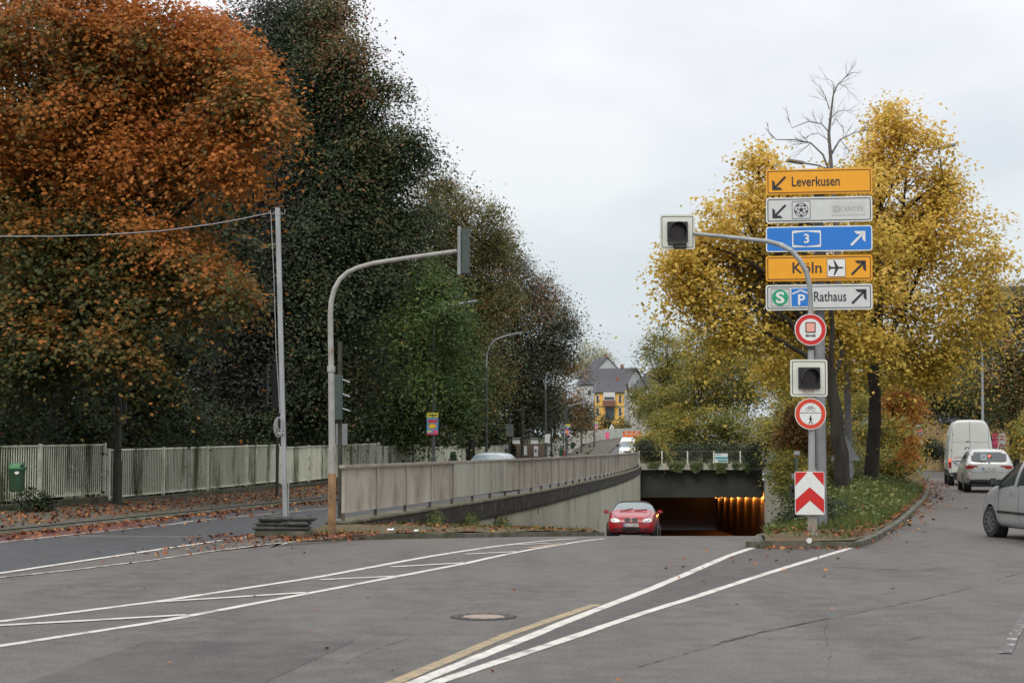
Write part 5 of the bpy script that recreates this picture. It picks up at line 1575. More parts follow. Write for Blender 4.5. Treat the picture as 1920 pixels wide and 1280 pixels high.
for s in (1, -1):
    h = patch(bvh, root, 'headlight', M['headlight'], 'front', s * .56, .665, .165, .075, 2.6, .008, shear=.12 * s)
    if h: patch(bvh, h, 'reflector', M['chrome'], 'front', s * .52, .665, .055, .05, 2, .012)
    patch(bvh, root, 'grille', M['black'], 'front', s * .125, .675, .108, .062, 3.0, .010)
    patch(bvh, root, 'fog_lamp', M['black'], 'front', s * .52, .36, .13, .035, 2.6, .008)
    mb = MB(); c_ = Vector((.82, s * .95, .99)); mb.box(c_, (.12, .20, .13), bevel=.045); mb.box(c_ + Vector((.02, -s * .13, -.05)), (.06, .12, .03)); mb.build('mirror', M['car_red'], root, world=False)
patch(bvh, root, 'lower_grille', M['black'], 'front', 0, .37, .36, .06, 4, .008)
patch(bvh, root, 'bumper_lip', M['black'], 'front', 0, .262, .62, .035, 5, .006)
patch(bvh, root, 'bumper_crease', M['car_red'], 'front', 0, .585, .60, .010, 5, .016)
h = bvh.ray_cast(Vector((6, 0, .5)), Vector((-1, 0, 0)))
plate(root, 'front', h[0].x + .02, .505, 'GL Z 2847')
mb = MB(); h = bvh.ray_cast(Vector((6, 0, .735)), Vector((-1, 0, 0)))
mb.tube([h[0], h[0] + Vector((.012, 0, 0))], .04, 16); mb.build('badge', M['chrome'], root, world=False)
for s in (-.25, .25):
    a = bvh.ray_cast(Vector((1.05, s - .2, 3)), Vector((0, 0, -1)))[0]; b = bvh.ray_cast(Vector((.88, s + .25, 3)), Vector((0, 0, -1)))[0]
    MB().tube([a + Z3 * .02, b + Z3 * .02], .012, 6).build('wiper', M['black'], root, world=False)

def gap_line(bvh, root, pts, view, name='panel_gap', wd=.008, mat='black', off=.003):
    D = {'top': (Vector((0, 0, -1)), lambda a, b: Vector((a, b, 4))), 'rear': (Vector((1, 0, 0)), lambda a, b: Vector((-6, a, b))), 'front': (Vector((-1, 0, 0)), lambda a, b: Vector((6, a, b)))}[view]
    q = []
    for (a0, b0), (a1, b1) in zip(pts[:-1], pts[1:]):
        for i in range(9):
            h = bvh.ray_cast(D[1](a0 + (a1 - a0) * i / 8, b0 + (b1 - b0) * i / 8), D[0])[0]
            if h is not None: q.append(h - D[0] * off)
    if len(q) > 2: MB().tube(q, wd, 5).build(name, M[mat], root, world=False)
for s in (1, -1): gap_line(bvh, root, [(1.12, s * .66), (1.7, s * .62), (2.02, s * .50)], 'top')
gap_line(bvh, root, [(2.03, -.48), (2.06, 0), (2.03, .48)], 'top')
gap_line(bvh, root, [(-.66, .60), (0, .60), (.66, .60)], 'front', wd=.006)
# ---- generic hatch / estate
def hatch_stations(L, Wd, H, hood=.30, belt=.93, rf=.62, cw=.79):
    w = Wd / 2; x = lambda t: -L / 2 + L * t
    return [(x(0), .38, w * .70, w * .78, .60, w * .76, .88, w * .66, .96, 1.0), (x(.02), .25, w * .88, w * .95, .60, w * .92, belt + .02, w * .76, H - .38, H - .34), (x(.10), .20, w * .95, w * 1.0, .58, w * .96, belt + .02, w * .72, H - .07, H - .03),
            (x(.26), .18, w * .96, w, .56, w * .97, belt + .01, w * .71, H - .04, H), (x(.46), .18, w * .96, w, .56, w * .97, belt, w * .70, H - .03, H + .005), (x(.49), .18, w * .96, w, .56, w * .97, belt, w * .70, H - .03, H + .005), (x(rf), .18, w * .96, w, .56, w * .97, belt - .02, w * .69, H - .05, H - .01),
            (x(cw), .18, w * .96, w, .56, w * .95, belt - .02, w * .85, belt + .05, belt + .10), (x(cw + .03), .18, w * .95, w, .56, w * .94, belt - .03, w * .83, belt + .02, belt + .06), (x(.92), .20, w * .93, w * .97, .54, w * .88, belt - .12, w * .76, belt - .06, belt - .03), (x(.985), .24, w * .82, w * .88, .48, w * .80, .66, w * .66, .70, .72), (x(1), .30, w * .66, w * .72, .45, w * .66, .57, w * .52, .60, .61)]

def set_vehicle(root, nose, heading):
    """nose: world point of the front end on the ground; heading: unit vector angle from +Y to the right (radians)"""
    root.rotation_euler = (0, 0, math.pi / 2 - heading)

# ---- silver hatchback, foreground right
L, Wd, H = 3.57, 1.60, 1.55
hdg = R(-4.5)
root = thing('silver_hatchback', 'silver small hatchback cut off by the right edge of the picture, nose pointing away', 'car', (0, 0, 0))
fw = G(1869, 1007, 0)
left_x = fw.x
root.location = (0, 0, 0); set_vehicle(root, None, hdg)
hv = Vector((math.sin(hdg), math.cos(hdg), 0)); lf = Vector((-hv.y, hv.x, 0)) * 1.0
lf = Z3.cross(hv)
wxl = L / 2 - .68
root.location = Vector((fw.x, fw.y + .15, 0)) - hv * wxl - lf * (Wd / 2 - .10)
bvh, po = car_body(root, hatch_stations(L, Wd, H, belt=.98, rf=.55, cw=.735), (2, 3, 5, 6), 7 - 1, 1, M['car_silver'], M['glass'], [(wxl, .70, .285), (wxl, -.70, .285), (-1.25, .70, .285), (-1.25, -.70, .285)], .345)
wh = [(wxl, .70, .285), (wxl, -.70, .285), (-1.25, .70, .285), (-1.25, -.70, .285)]
for a, b, c in wh: wheel(root, a, b * 1.0 + (.0 if b < 0 else .0), .29, .18, 'rim_dark', steer=R(7) if a > 0 else 0, spokes=9)
liners(root, wh, .345)
for s in (1, -1):
    v = 'left' if s > 0 else 'right'
    patch(bvh, root, 'headlight', M['headlight'], v, L / 2 - .16, .79, .13, .07, 2.4, .008, shear=-.25)
    patch(bvh, root, 'side_moulding', M['black'], v, -.05, .50, .78, .022, 8, .014)
    patch(bvh, root, 'door_handle', M['car_silver'], v, .02, .86, .09, .018, 4, .03)
    patch(bvh, root, 'indicator', M['poster_orange'], v, L / 2 - .62, .80, .035, .012, 3, .008)
    mb = MB()
    for xx in (.66, -.30):
        vs = []
        for i in range(9):
            z = .30 + (.93 - .30) * i / 8
            h = bvh.ray_cast(Vector((xx, s * 4, z)), Vector((0, -s, 0)))[0]
            if h is None: continue
            vs += [h + Vector((-.007, s * .003, 0)), h + Vector((.007, s * .003, 0))]
        mb.add(vs, [(2 * i, 2 * i + 1, 2 * i + 3, 2 * i + 2) for i in range(len(vs) // 2 - 1)])
    mb.build('door_gap', M['black'], root, world=False)
    mb = MB(); c_ = Vector((.60, s * (Wd / 2 + .10), 1.05)); mb.box(c_, (.13, .19, .14), bevel=.05); mb.box(c_ + Vector((.03, -s * .12, -.05)), (.06, .12, .03))
    m_ = mb.build('mirror', M['black'], root, world=False)
    MB().box(c_ + Vector((-.066, 0, .0)), (.01, .13, .09), bevel=.004).build('mirror_glass', M['glass'], m_, world=False)
    # pillars
    def skin(a, z):
        return bvh.ray_cast(Vector((a, s * 4, z)), Vector((0, -s, 0)))[0]
    for (x0, z0_, x1, z1_, mt, rr_) in ((.80, .99, .18, 1.50, 'black', .035), (-.22, .98, -.25, 1.49, 'black', .03)):
        pts = []
        for i in range(9):
            h = skin(x0 + (x1 - x0) * i / 8, z0_ + (z1_ - z0_) * i / 8)
            if h is not None: pts.append(h)
        if len(pts) > 2: MB().tube(pts, rr_, 8).build('pillar', M[mt], root, world=False)
patch(bvh, root, 'rear_window', M['glass'], 'rear', 0, 1.24, .50, .17, 6, .01, rings=6)
patch(bvh, root, 'tail_lamp', M['tail_red'], 'rear', .62, .95, .09, .16, 3)
patch(bvh, root, 'tail_lamp', M['tail_red'], 'rear', -.62, .95, .09, .16, 3)
MB().box((-.25, .35, 1.0), (.5, .45, .75), bevel=.08).build('seat', M['black'], root, world=False)

# ---- light silver SUV seen from behind
L, Wd, H = 4.57, 1.853, 1.66
sy_ = 60.0
hdg = R(11.5)
root = thing('silver_estate_car', 'light silver off-road estate car seen from behind, braking, between the white van and the hatchback', 'car', (0, 0, 0))
set_vehicle(root, None, hdg)
hv = Vector((math.sin(hdg), math.cos(hdg), 0)); lf = Z3.cross(hv)
rc = Vector((P(1855.5, 900, sy_).x, sy_, 0))
root.location = rc + hv * (L / 2)
w = Wd / 2; x = lambda t: -L / 2 + L * t
stv = [(x(0), .42, w * .72, w * .80, .62, w * .82, .98, w * .70, 1.06, 1.08), (x(.012), .34, w * .90, w * .96, .62, w * .95, 1.03, w * .80, 1.13, 1.15), (x(.075), .28, w * .97, w * 1.0, .62, w * .97, 1.08, w * .735, 1.56, 1.61), (x(.13), .26, w * .98, w * 1.0, .62, w * .97, 1.08, w * .73, 1.60, 1.645)] + \
      [(x(t_), .26, w * .97, w, .60, w * .97, 1.06, w * .72, H - .05, H) for t_ in (.30, .46, .60)] + [(x(.77), .26, w * .97, w, .60, w * .95, 1.02, w * .85, 1.07, 1.12), (x(.80), .26, w * .96, w, .60, w * .94, 1.0, w * .83, 1.04, 1.08), (x(.93), .28, w * .93, w * .97, .56, w * .88, .92, w * .76, .97, .99), (x(1), .34, w * .75, w * .80, .50, w * .72, .70, w * .60, .74, .76)]
wh = [(x(.19), .78, .34), (x(.19), -.78, .34), (x(.80), .78, .34), (x(.80), -.78, .34)]
bvh, po = car_body(root, stv, (2, 3, 4, 5, 6), 6, 99, M['car_champagne'], M['glass'], wh, .41)
for a, b, c in wh: wheel(root, a, b, .355, .22)
liners(root, wh, .41)
patch(bvh, root, 'rear_window', M['glass'], 'rear', 0, 1.33, .64, .19, 12, .010, rings=6)
patch(bvh, root, 'rear_window_sticker', M['glass_pale'], 'rear', .18, 1.33, .12, .13, 4, .014)
patch(bvh, root, 'high_brake_lamp', M['brake_on'], 'rear', -.02, 1.37, .048, .048, 2, .016)
for s in (1, -1):
    t_ = patch(bvh, root, 'tail_lamp', M['tail_red'], 'rear', s * .70, .955, .15, .065, 3, .012)
    patch(bvh, root, 'tail_lamp', M['tail_red'], 'rear', s * .55, .99, .15, .030, 3, .011)
    patch(bvh, t_, 'lens', M['headlight'], 'rear', s * .80, 1.045, .035, .03, 3, .016)
    patch(bvh, root, 'rear_reflector', M['tail_red'], 'rear', s * .76, .50, .05, .02, 3, .012)
    MB().tube([(x(.18), s * .66, H - .035), (x(.22), s * .66, H + .03), (x(.6), s * .645, H + .03), (x(.64), s * .64, H - .05)], .018, 6).build('roof_rail', M['black'], root, world=False)
    mb = MB(); c_ = Vector((x(.70), s * (w + .10), 1.12)); mb.box(c_, (.12, .2, .15), bevel=.05); mb.build('mirror', M['car_champagne'], root, world=False)
patch(bvh, root, 'lower_bumper', M['bumper_dark'], 'rear', 0, .41, .72, .085, 6, .012, rings=6)
MB().box((x(.06), 0, .30), (.3, 1.3, .16)).build('underbody', M['black'], root, world=False)
patch(bvh, root, 'bumper_edge', M['chrome'], 'rear', 0, .72, .82, .008, 8, .016)
patch(bvh, root, 'badge', M['sign_back'], 'rear', 0, 1.12, .035, .035, 2, .012)
h = bvh.ray_cast(Vector((-6, 0, .86)), Vector((1, 0, 0)))
plate(root, 'rear', h[0].x - .03, .90, 'GL XK 304')
MB().tube([(x(.01) - .03, .1, 1.17), (x(.01) - .03, .45, 1.19)], .012, 6).build('wiper', M['black'], root, world=False)

gap_line(bvh, root, [(-.70, 1.50), (-.80, 1.08), (-.66, .76), (.66, .76), (.80, 1.08), (.70, 1.50)], 'rear', wd=.009, mat='sign_back')
# ---- vans
def van(name, lab, W_, L_, H_, paint, high=True):
    root = thing(name, lab, 'van', (0, 0, 0))
    w = W_ / 2; x = lambda t: -L_ / 2 + L_ * t
    tb = .80 if high else .84
    S = [(x(0), .42, w * .90, w * .93, .9, w * .93, 1.4, w * (tb - .04), H_ - .16, H_ - .12), (x(.004), .40, w * .95, w * .98, .9, w * .975, 1.4, w * tb, H_ - .10, H_ - .05), (x(.03), .38, w * .97, w * 1.0, .9, w * .99, 1.4, w * (tb + .01), H_ - .06, H_),
         (x(.35), .36, w * .97, w, .9, w * .99, 1.4, w * (tb + .01), H_ - .06, H_), (x(.66), .36, w * .97, w, .9, w * .99, 1.40, w * (tb + .01), H_ - .06, H_), (x(.72), .36, w * .97, w, .9, w * .99, 1.38, w * tb, H_ - .10, H_ - .05), (x(.78), .36, w * .97, w, .9, w * .98, 1.32, w * .78, H_ - .45, H_ - .38),
         (x(.90), .34, w * .96, w, .8, w * .95, 1.20, w * .84, 1.30, 1.36), (x(.965), .32, w * .92, w * .97, .7, w * .92, 1.02, w * .78, 1.10, 1.14), (x(1), .36, w * .82, w * .86, .6, w * .80, .80, w * .66, .85, .88)]
    wh = [(x(.14), w - .14, .34), (x(.14), -(w - .14), .34), (x(.83), w - .14, .34), (x(.83), -(w - .14), .34)]
    bvh, po = car_body(root, S, (6,), 6, 99, M[paint], M['glass'], wh, .40)
    for a, b, c in wh: wheel(root, a, b, .34, .22, 'rim_dark')
    liners(root, wh, .40)
    return root, bvh, w, x
root, bvh, w, x = van('white_van', 'white high-roof panel van seen from behind, second vehicle ahead on the right road', 1.97, 5.6, 2.92, 'van_white')
vy = 70.5; hdg = R(13.0)
set_vehicle(root, None, hdg)
hv = Vector((math.sin(hdg), math.cos(hdg), 0))
root.location = Vector((P(1820.5, 880, vy).x, vy, 0)) + hv * 2.8
mb = MB()
def rear_line(y0, z0, y1, z1, wd):
    vs = []
    for i in range(13):
        yy = y0 + (y1 - y0) * i / 12; zz = z0 + (z1 - z0) * i / 12
        h = bvh.ray_cast(Vector((-6, yy, zz)), Vector((1, 0, 0)))[0]
        if h is None: continue
        h = h + Vector((-.006, 0, 0))
        d_ = Vector((0, wd / 2, 0)) if abs(z1 - z0) > abs(y1 - y0) else Vector((0, 0, wd / 2))
        vs += [h - d_, h + d_]
    mb.add(vs, [(2 * i, 2 * i + 1, 2 * i + 3, 2 * i + 2) for i in range(len(vs) // 2 - 1)])
rear_line(0.02, .55, .02, 2.80, .022); rear_line(-.80, 1.92, .80, 1.92, .010); rear_line(-.70, .62, .70, .62, .014)
rear_line(.84, .62, .74, 2.70, .014); rear_line(-.84, .62, -.74, 2.70, .014)
mb.build('door_gap', M['sign_back'], root, world=False)
patch(bvh, root, 'door_handle', M['black'], 'rear', .12, 1.95, .07, .02, 3, .02)
for s in (1, -1):
    t_ = patch(bvh, root, 'tail_lamp', M['tail_red'], 'rear', s * .885, .98, .055, .20, 5, .012)
    patch(bvh, t_, 'lens', M['brake_on'], 'rear', s * .885, 1.12, .050, .07, 4, .016)
    patch(bvh, root, 'hinge', M['black'], 'rear', s * .80, 1.58, .02, .035, 3, .015)
patch(bvh, root, 'rear_bumper', M['bumper_dark'], 'rear', 0, .50, .90, .10, 7, .02, rings=6)
patch(bvh, root, 'plate_strip', M['black'], 'rear', .35, 1.10, .42, .018, 6, .02)
h = bvh.ray_cast(Vector((-6, .3, .95)), Vector((1, 0, 0)))
plate(root, 'rear', h[0].x - .02, .98, 'GL AP 62', w=.46, y=.42)
patch(bvh, root, 'lettering_strip', M['poster_pink'], 'rear', .62, 1.24, .06, .015, 3, .012)
patch(bvh, root, 'lettering_strip', M['sign_back'], 'rear', .44, 1.26, .12, .012, 3, .012)
patch(bvh, root, 'side_rub_strip', M['bumper_dark'], 'left', -.4, .62, 2.2, .09, 8, .014)
patch(bvh, root, 'side_door_gap', M['sign_back'], 'left', .1, 1.45, .01, .75, 8, .008)
for s in (1, -1):
    MB().box((x(.80), s * (w + .13), 1.55), (.14, .22, .36), bevel=.05).build('mirror', M['black'], root, world=False)
MB().box((x(.03), 0, .33), (.25, 1.5, .14)).build('underbody', M['black'], root, world=False)

root, bvh, w, x = van('white_van', 'small bright white van coming towards the viewer on the distant uphill road', 1.99, 5.4, 2.5, 'van_bright')
vy = 180; hdg = R(180 + 6)
set_vehicle(root, None, hdg)
hv = Vector((math.sin(hdg), math.cos(hdg), 0))
root.location = Vector((P(1176.5, 845, vy).x, vy, zl(vy) + .03)) - hv * 2.7
patch(bvh, root, 'windscreen', M['glass_pale'], 'front', 0, 1.68, .78, .32, 5, .02, rings=6)
patch(bvh, root, 'grille', M['black'], 'front', 0, .86, .48, .10, 4, .02)
patch(bvh, root, 'bumper', M['bumper_dark'], 'front', 0, .50, .6, .08, 4, .02)
for s in (1, -1):
    patch(bvh, root, 'headlight', M['headlight'], 'front', s * .72, .94, .16, .13, 2.5, .02)
    MB().box((x(.83), s * (w + .14), 1.55), (.12, .22, .34), bevel=.04).build('mirror', M['black'], root, world=False)
h = bvh.ray_cast(Vector((6, 0, .68)), Vector((-1, 0, 0)))
MB().box((h[0].x + .03, 0, .66), (.02, .5, .11)).build('number_plate', M['plate'], root, world=False)
# orange works vehicle following it
oy = 189.0
oc = P(1187, 830, oy)
root = thing('works_lorry', 'orange works lorry with raised orange frame driving right behind the distant white van', 'lorry', (oc.x, oy, zl(oy)))
zz = zl(oy)
MB().box((oc.x, oy + 1, zz + 1.35), (2.1, 2.0, 2.1), bevel=.12).build('cab', M['orange_vehicle'], root)
MB().box((oc.x, oy + .02, zz + 1.75), (1.7, .08, .75), bevel=.02).build('windscreen', M['glass'], root)
MB().box((oc.x, oy + 4.4, zz + 1.2), (2.2, 4.2, .9), bevel=.03).build('load_bed', M['orange_vehicle'], root)
mb = MB()
for a in (-.95, -.3, .3, .95): mb.box((oc.x + a, oy + 2.3, zz + 2.45), (.16, .16, .6))
mb.box((oc.x, oy + 2.3, zz + 2.7), (2.1, .16, .16)); mb.build('frame', M['orange_vehicle'], root)
for a in (-.9, .9):
    for b_ in (.8, 5.2):
        MB().tube([(oc.x + a - .13, oy + b_, zz + .45), (oc.x + a + .13, oy + b_, zz + .45)], .45, 16).build('wheel', M['tire'], root)
# silver car behind the railing
L, Wd, H = 4.5, 1.8, 1.50
root = thing('silver_blue_car', 'pale blue-silver car passing behind the ramp railing, mostly hidden', 'car', (0, 0, 0))
cy_ = 62.5
hdg = R(180 + 9)
set_vehicle(root, None, hdg)
a = P(921, 855, cy_)
root.location = (a.x, cy_, 0)
wh = [(-1.33, .74, .31), (-1.33, -.74, .31), (1.3, .74, .31), (1.3, -.74, .31)]
bvh, po = car_body(root, hatch_stations(L, Wd, H, belt=.93), (2, 3, 5, 6), 6, 1, M['car_silver_blue'], M['glass_pale'], wh, .37)
for a, b, c in wh: wheel(root, a, b, .32, .2)
liners(root, wh, .37)
for s in (1, -1):
    patch(bvh, root, 'headlight', M['headlight'], 'front', s * .58, .62, .16, .08, 2.5)
    mb = MB(); mb.box((.75, s * .98, 1.0), (.12, .2, .13), bevel=.045); mb.build('mirror', M['car_silver_blue'], root, world=False)
patch(bvh, root, 'grille', M['black'], 'front', 0, .48, .4, .08, 4)
# ================================================================== VEGETATION
T_KITE = (np.array([(0, -.5), (.30, -.05), (0, .5), (-.30, -.05)]), np.array([0.0, .06, -.03, .06]))
T_OVAL = (np.array([(0, -.5), (.27, -.25), (.30, .12), (0, .5), (-.30, .12), (-.27, -.25)]), np.array([0, .05, .05, -.05, .05, .05]))
T_MAPLE = (np.array([(0, -.42), (.30, -.40), (.22, -.12), (.52, .08), (.20, .16), (0, .56), (-.20, .16), (-.52, .08), (-.22, -.12), (-.30, -.40)]), np.array([0, .03, .05, -.04, .05, -.05, .05, -.04, .05, .03]))
T_BLADE = (np.array([(-.06, 0), (.06, 0), (.0, 1.0)]), np.array([0, 0, .0]))

def unit(v): return v / np.maximum(np.linalg.norm(v, axis=1, keepdims=True), 1e-9)

def leaf_mesh(name, pos, nrm, size, tone, templ, mat, parent=None, updir=None):
    T2, TZ = templ; k = len(T2); n = len(pos)
    nrm = unit(nrm)
    if updir is None:
        rnd = rng.normal(size=(n, 3))
    else: rnd = updir
    t2 = unit(rnd - nrm * np.sum(rnd * nrm, 1, keepdims=True))
    t1 = np.cross(t2, nrm)
    size = np.broadcast_to(np.asarray(size, dtype=float), (n,))
    V = pos[:, None, :] + size[:, None, None] * (T2[None, :, 0, None] * t1[:, None, :] + T2[None, :, 1, None] * t2[:, None, :] + TZ[None, :, None] * nrm[:, None, :])
    V = V.reshape(-1, 3)
    if parent is not None:
        off = origin_of(parent); V = V - np.array([off.x, off.y, off.z])
    me = bpy.data.meshes.new(name)
    me.vertices.add(n * k); me.vertices.foreach_set('co', V.astype(np.float32).ravel())
    me.loops.add(n * k); me.loops.foreach_set('vertex_index', np.arange(n * k, dtype=np.int32))
    me.polygons.add(n); me.polygons.foreach_set('loop_start', np.arange(0, n * k, k, dtype=np.int32))
    me.update(calc_edges=True)
    at = me.attributes.new('tone', 'FLOAT', 'FACE'); at.data.foreach_set('value', np.clip(tone, 0, 1).astype(np.float32))
    me.materials.append(mat)
    o = bpy.data.objects.new(name, me); C.objects.link(o)
    if parent is not None: o.parent = parent
    return o

def wav(p, f, seed):
    r = np.random.default_rng(seed); out = np.zeros(len(p))
    for i in range(6):
        d = r.normal(size=3); d /= np.linalg.norm(d)
        out += np.sin(p @ d * f * (1 + .35 * i) + r.uniform(0, 6.28)) / (1 + .25 * i)
    return out / 3.2

def sample_crown(blobs, n, shell=.45, gap=-.35, freq=1.6, seed=1, squash=.9):
    """blobs: (x,y,z,rx,ry,rz); returns cluster centres and outward directions"""
    B = np.array(blobs, dtype=float)
    wgt = (B[:, 3] * B[:, 4] + B[:, 3] * B[:, 5] + B[:, 4] * B[:, 5]) ** 1.0
    r = np.random.default_rng(seed)
    idx = r.choice(len(B), size=int(n * 1.9), p=wgt / wgt.sum())
    d = r.normal(size=(len(idx), 3)); d = unit(d)
    rad = (shell + (1 - shell) * r.random(len(idx)) ** .6) * (1 + .10 * np.clip(r.normal(size=len(idx)), -2, 1.6))
    p = B[idx, :3] + d * rad[:, None] * B[idx, 3:6]
    keep = wav(p, freq, seed + 5) > gap
    keep &= r.random(len(p)) < .45 + .55 * (wav(p, freq * 2.7, seed + 9) > -.1)
    p, d = p[keep][:n], d[keep][:n]
    return p, d

def foliage(name, blobs, ncl, per, leaf, spread, mat, parent, templ=T_KITE, seed=1, shell=.45, gap=-.35, freq=1.6, flat=.38, tone=(.5, .18), tone_fn=None, droop=.35, upb=.75, stretch=2.0):
    p, d = sample_crown(blobs, ncl, shell, gap, freq, seed)
    r = np.random.default_rng(seed + 77)
    n = len(p)
    cn = unit(np.array([0, 0, 1.0]) * upb + d * .6 + r.normal(size=(n, 3)) * .28)      # normal of each leafy spray
    sp = spread * r.uniform(.45, 1.5, n)
    loc = np.clip(r.normal(size=(n, per, 3)), -2.4, 2.4) * sp[:, None, None]
    comp = np.sum(loc * cn[:, None, :], 2, keepdims=True)
    loc = loc - comp * cn[:, None, :] * (1 - flat)
    hh = d * np.array([1, 1, .35]); hh = unit(hh + r.normal(size=(n, 3)) * .35)
    loc = loc * .92 + hh[:, None, :] * (np.sum(loc * hh[:, None, :], 2, keepdims=True) * (stretch - 1))
    hd_ = np.linalg.norm(loc[:, :, :2], axis=2)
    loc[:, :, 2] -= droop * hd_ ** 2 / np.maximum(spread, .01) * .5
    pos = (p[:, None, :] + loc).reshape(-1, 3)
    nr = (cn[:, None, :] + r.normal(size=(n, per, 3)) * .30).reshape(-1, 3)
    ct = r.normal(size=n) * tone[1]
    base = np.full(n, tone[0]) if tone_fn is None else tone_fn(p, d)
    tn = (base + ct)[:, None] + r.normal(size=(n, per)) * tone[1] * .45
    sz = leaf * r.uniform(.65, 1.25, n * per)
    return leaf_mesh(name, pos, nr, sz, tn.ravel(), templ, mat, parent)

def limb(mb, a, b, r0, r1, wob=.25, seg=8, n=7, seed=0, sag=0.0):
    rr = random.Random(seed); a, b = Vector(a), Vector(b); pts = []; L = (b - a).length
    side = Vector((rr.uniform(-1, 1), rr.uniform(-1, 1), rr.uniform(-.3, .6))) * wob * L * .25
    for i in range(n):
        t = i / (n - 1)
        pts.append(a.lerp(b, t) + side * math.sin(math.pi * t) + Vector((rr.uniform(-1, 1), rr.uniform(-1, 1), rr.uniform(-1, 1))) * L * .012 - Z3 * sag * math.sin(math.pi * t))
    mb.tube(pts, [r0 + (r1 - r0) * (i / (n - 1)) ** .8 for i in range(n)], seg)
    return pts

def twigs(mb, a, d, L, r, depth, rr, spread=.6, up=.15):
    d = d.normalized(); b = a + d * L
    n = 4; pts = [a]; cur = a; dd = d
    for i in range(n):
        dd = (dd + Vector((rr.uniform(-1, 1), rr.uniform(-1, 1), rr.uniform(-1, 1))) * .16 + Z3 * up * .3).normalized()
        cur = cur + dd * L / n; pts.append(cur)
    mb.tube(pts, [r * (1 - .6 * i / n) for i in range(n + 1)], 5, caps=False)
    if depth > 0:
        for i in range(rr.choice((3, 4, 4))):
            t = rr.uniform(.25, 1.0); q = pts[min(n, int(t * n + .5))]
            nd = (dd + Vector((rr.uniform(-1, 1), rr.uniform(-1, 1) * .8, rr.uniform(-.6, 1) * .8)) * spread).normalized()
            twigs(mb, q, nd, L * rr.uniform(.42, .68), r * .45, depth - 1, rr, spread, up)

def pb(px, py, rpx, Y, ry=None, rz=.85, dy=0.0):
    """crown lobe from its outline in the photo, given real depth and size"""
    c_ = P(px, py, Y + dy); s = (Y + dy) / 3000
    return (c_.x, c_.y, c_.z, rpx * s, (ry if ry else rpx * s), rpx * s * rz)

def tree(name, lab, cat, base, blobs, mat, ncl, per, leaf, spread, group=None, trunk_r=.25, fork=.35, seed=1, nl=10, bark='bark', trunk_top=None, **kw):
    bx, by_, bz = base
    t = thing(name, lab, cat, base, group)
    mb = MB(); rr = random.Random(seed)
    zt = max(b[2] for b in blobs); zb_ = bz
    fz = zb_ + (zt - zb_) * fork
    cx_ = sum(b[0] for b in blobs) / len(blobs); cy2 = sum(b[1] for b in blobs) / len(blobs)
    fk = Vector((bx + (cx_ - bx) * fork * .4, by_ + (cy2 - by_) * fork * .4, fz))
    limb(mb, (bx, by_, bz - .2), fk, trunk_r * 1.2, trunk_r * .8, wob=.12, seg=12, seed=seed)
    # leader
    topb = max(blobs, key=lambda b: b[2])
    lead = limb(mb, fk, Vector(topb[:3]), trunk_r * .75, trunk_r * .12, wob=.3, seg=8, n=9, seed=seed + 1)
    for i, b in enumerate(blobs[:nl]):
        q = lead[rr.randrange(0, 5)]
        pts = limb(mb, q, Vector(b[:3]), trunk_r * .42, trunk_r * .10, wob=.5, seg=6, seed=seed + i * 3, sag=-.2)
        for j in range(3):
            e_ = Vector(b[:3]) + Vector((rr.uniform(-1, 1) * b[3], rr.uniform(-1, 1) * b[4], rr.uniform(-.7, 1) * b[5])) * .8
            limb(mb, pts[rr.randrange(3, 6)], e_, trunk_r * .12, .01, wob=.5, seg=5, n=5, seed=seed + i * 7 + j)
    mb.build('trunk', M[bark], t)
    foliage('crown', blobs, ncl, per, leaf, spread, M[mat], t, seed=seed, **kw)
    return t

# ---- big orange maple, left foreground
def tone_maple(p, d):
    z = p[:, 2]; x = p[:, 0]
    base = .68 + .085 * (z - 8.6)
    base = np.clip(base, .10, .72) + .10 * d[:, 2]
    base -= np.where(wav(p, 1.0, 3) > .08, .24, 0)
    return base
mpix = [(-40, 20, 130, 2), (60, 60, 125, 0), (180, 40, 120, 1), (300, 60, 105, 0), (390, 80, 80, 1), (440, 120, 65, 0), (470, 180, 62, -1), (510, 225, 48, -1), (420, 250, 85, 0), (330, 190, 110, 2), (200, 170, 130, 1), (80, 210, 130, 0), (-60, 220, 130, 1),
        (440, 310, 45, -1), (350, 290, 75, 1), (240, 300, 95, 0), (100, 330, 110, 1), (-20, 380, 110, 0), (330, 370, 48, 2), (180, 410, 90, 0), (60, 470, 95, -1), (270, 460, 75, -1), (340, 490, 50, -1), (395, 520, 48, -1.5), (445, 548, 36, -2), (180, 540, 85, -1), (40, 580, 80, -1), (290, 570, 55, -1), (110, 640, 65, -2), (220, 640, 50, -2), (-40, 660, 80, 0), (275, 685, 30, -2), (60, 700, 48, -2), (370, 470, 40, 1)]
mpl = [pb(a, b, c, 43.3, ry=1.4 + c * .006, dy=d) for a, b, c, d in mpix]
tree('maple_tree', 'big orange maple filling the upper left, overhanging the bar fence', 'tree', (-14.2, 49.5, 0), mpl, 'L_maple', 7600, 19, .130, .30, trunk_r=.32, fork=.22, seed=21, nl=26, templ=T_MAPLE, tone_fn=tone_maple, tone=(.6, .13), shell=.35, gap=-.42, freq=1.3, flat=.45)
# green inner boughs under it
gm = [pb(a, b, c, 51, ry=1.6, dy=d) for a, b, c, d in ((380, 400, 60, 0), (430, 460, 45, 0), (150, 720, 90, 1), (20, 740, 90, 1), (260, 740, 70, 2), (330, 640, 60, 1), (100, 790, 60, 1), (400, 600, 45, 2), (60, 560, 90, 2), (250, 520, 90, 2), (150, 620, 90, 3))]
tree('green_maple_tree', 'darker green tree behind and below the big orange maple', 'tree', (-12.8, 53.5, 0), gm, 'L_hedge', 900, 26, .16, .34, trunk_r=.2, seed=23, tone=(.62, .22), templ=T_MAPLE, fork=.3)

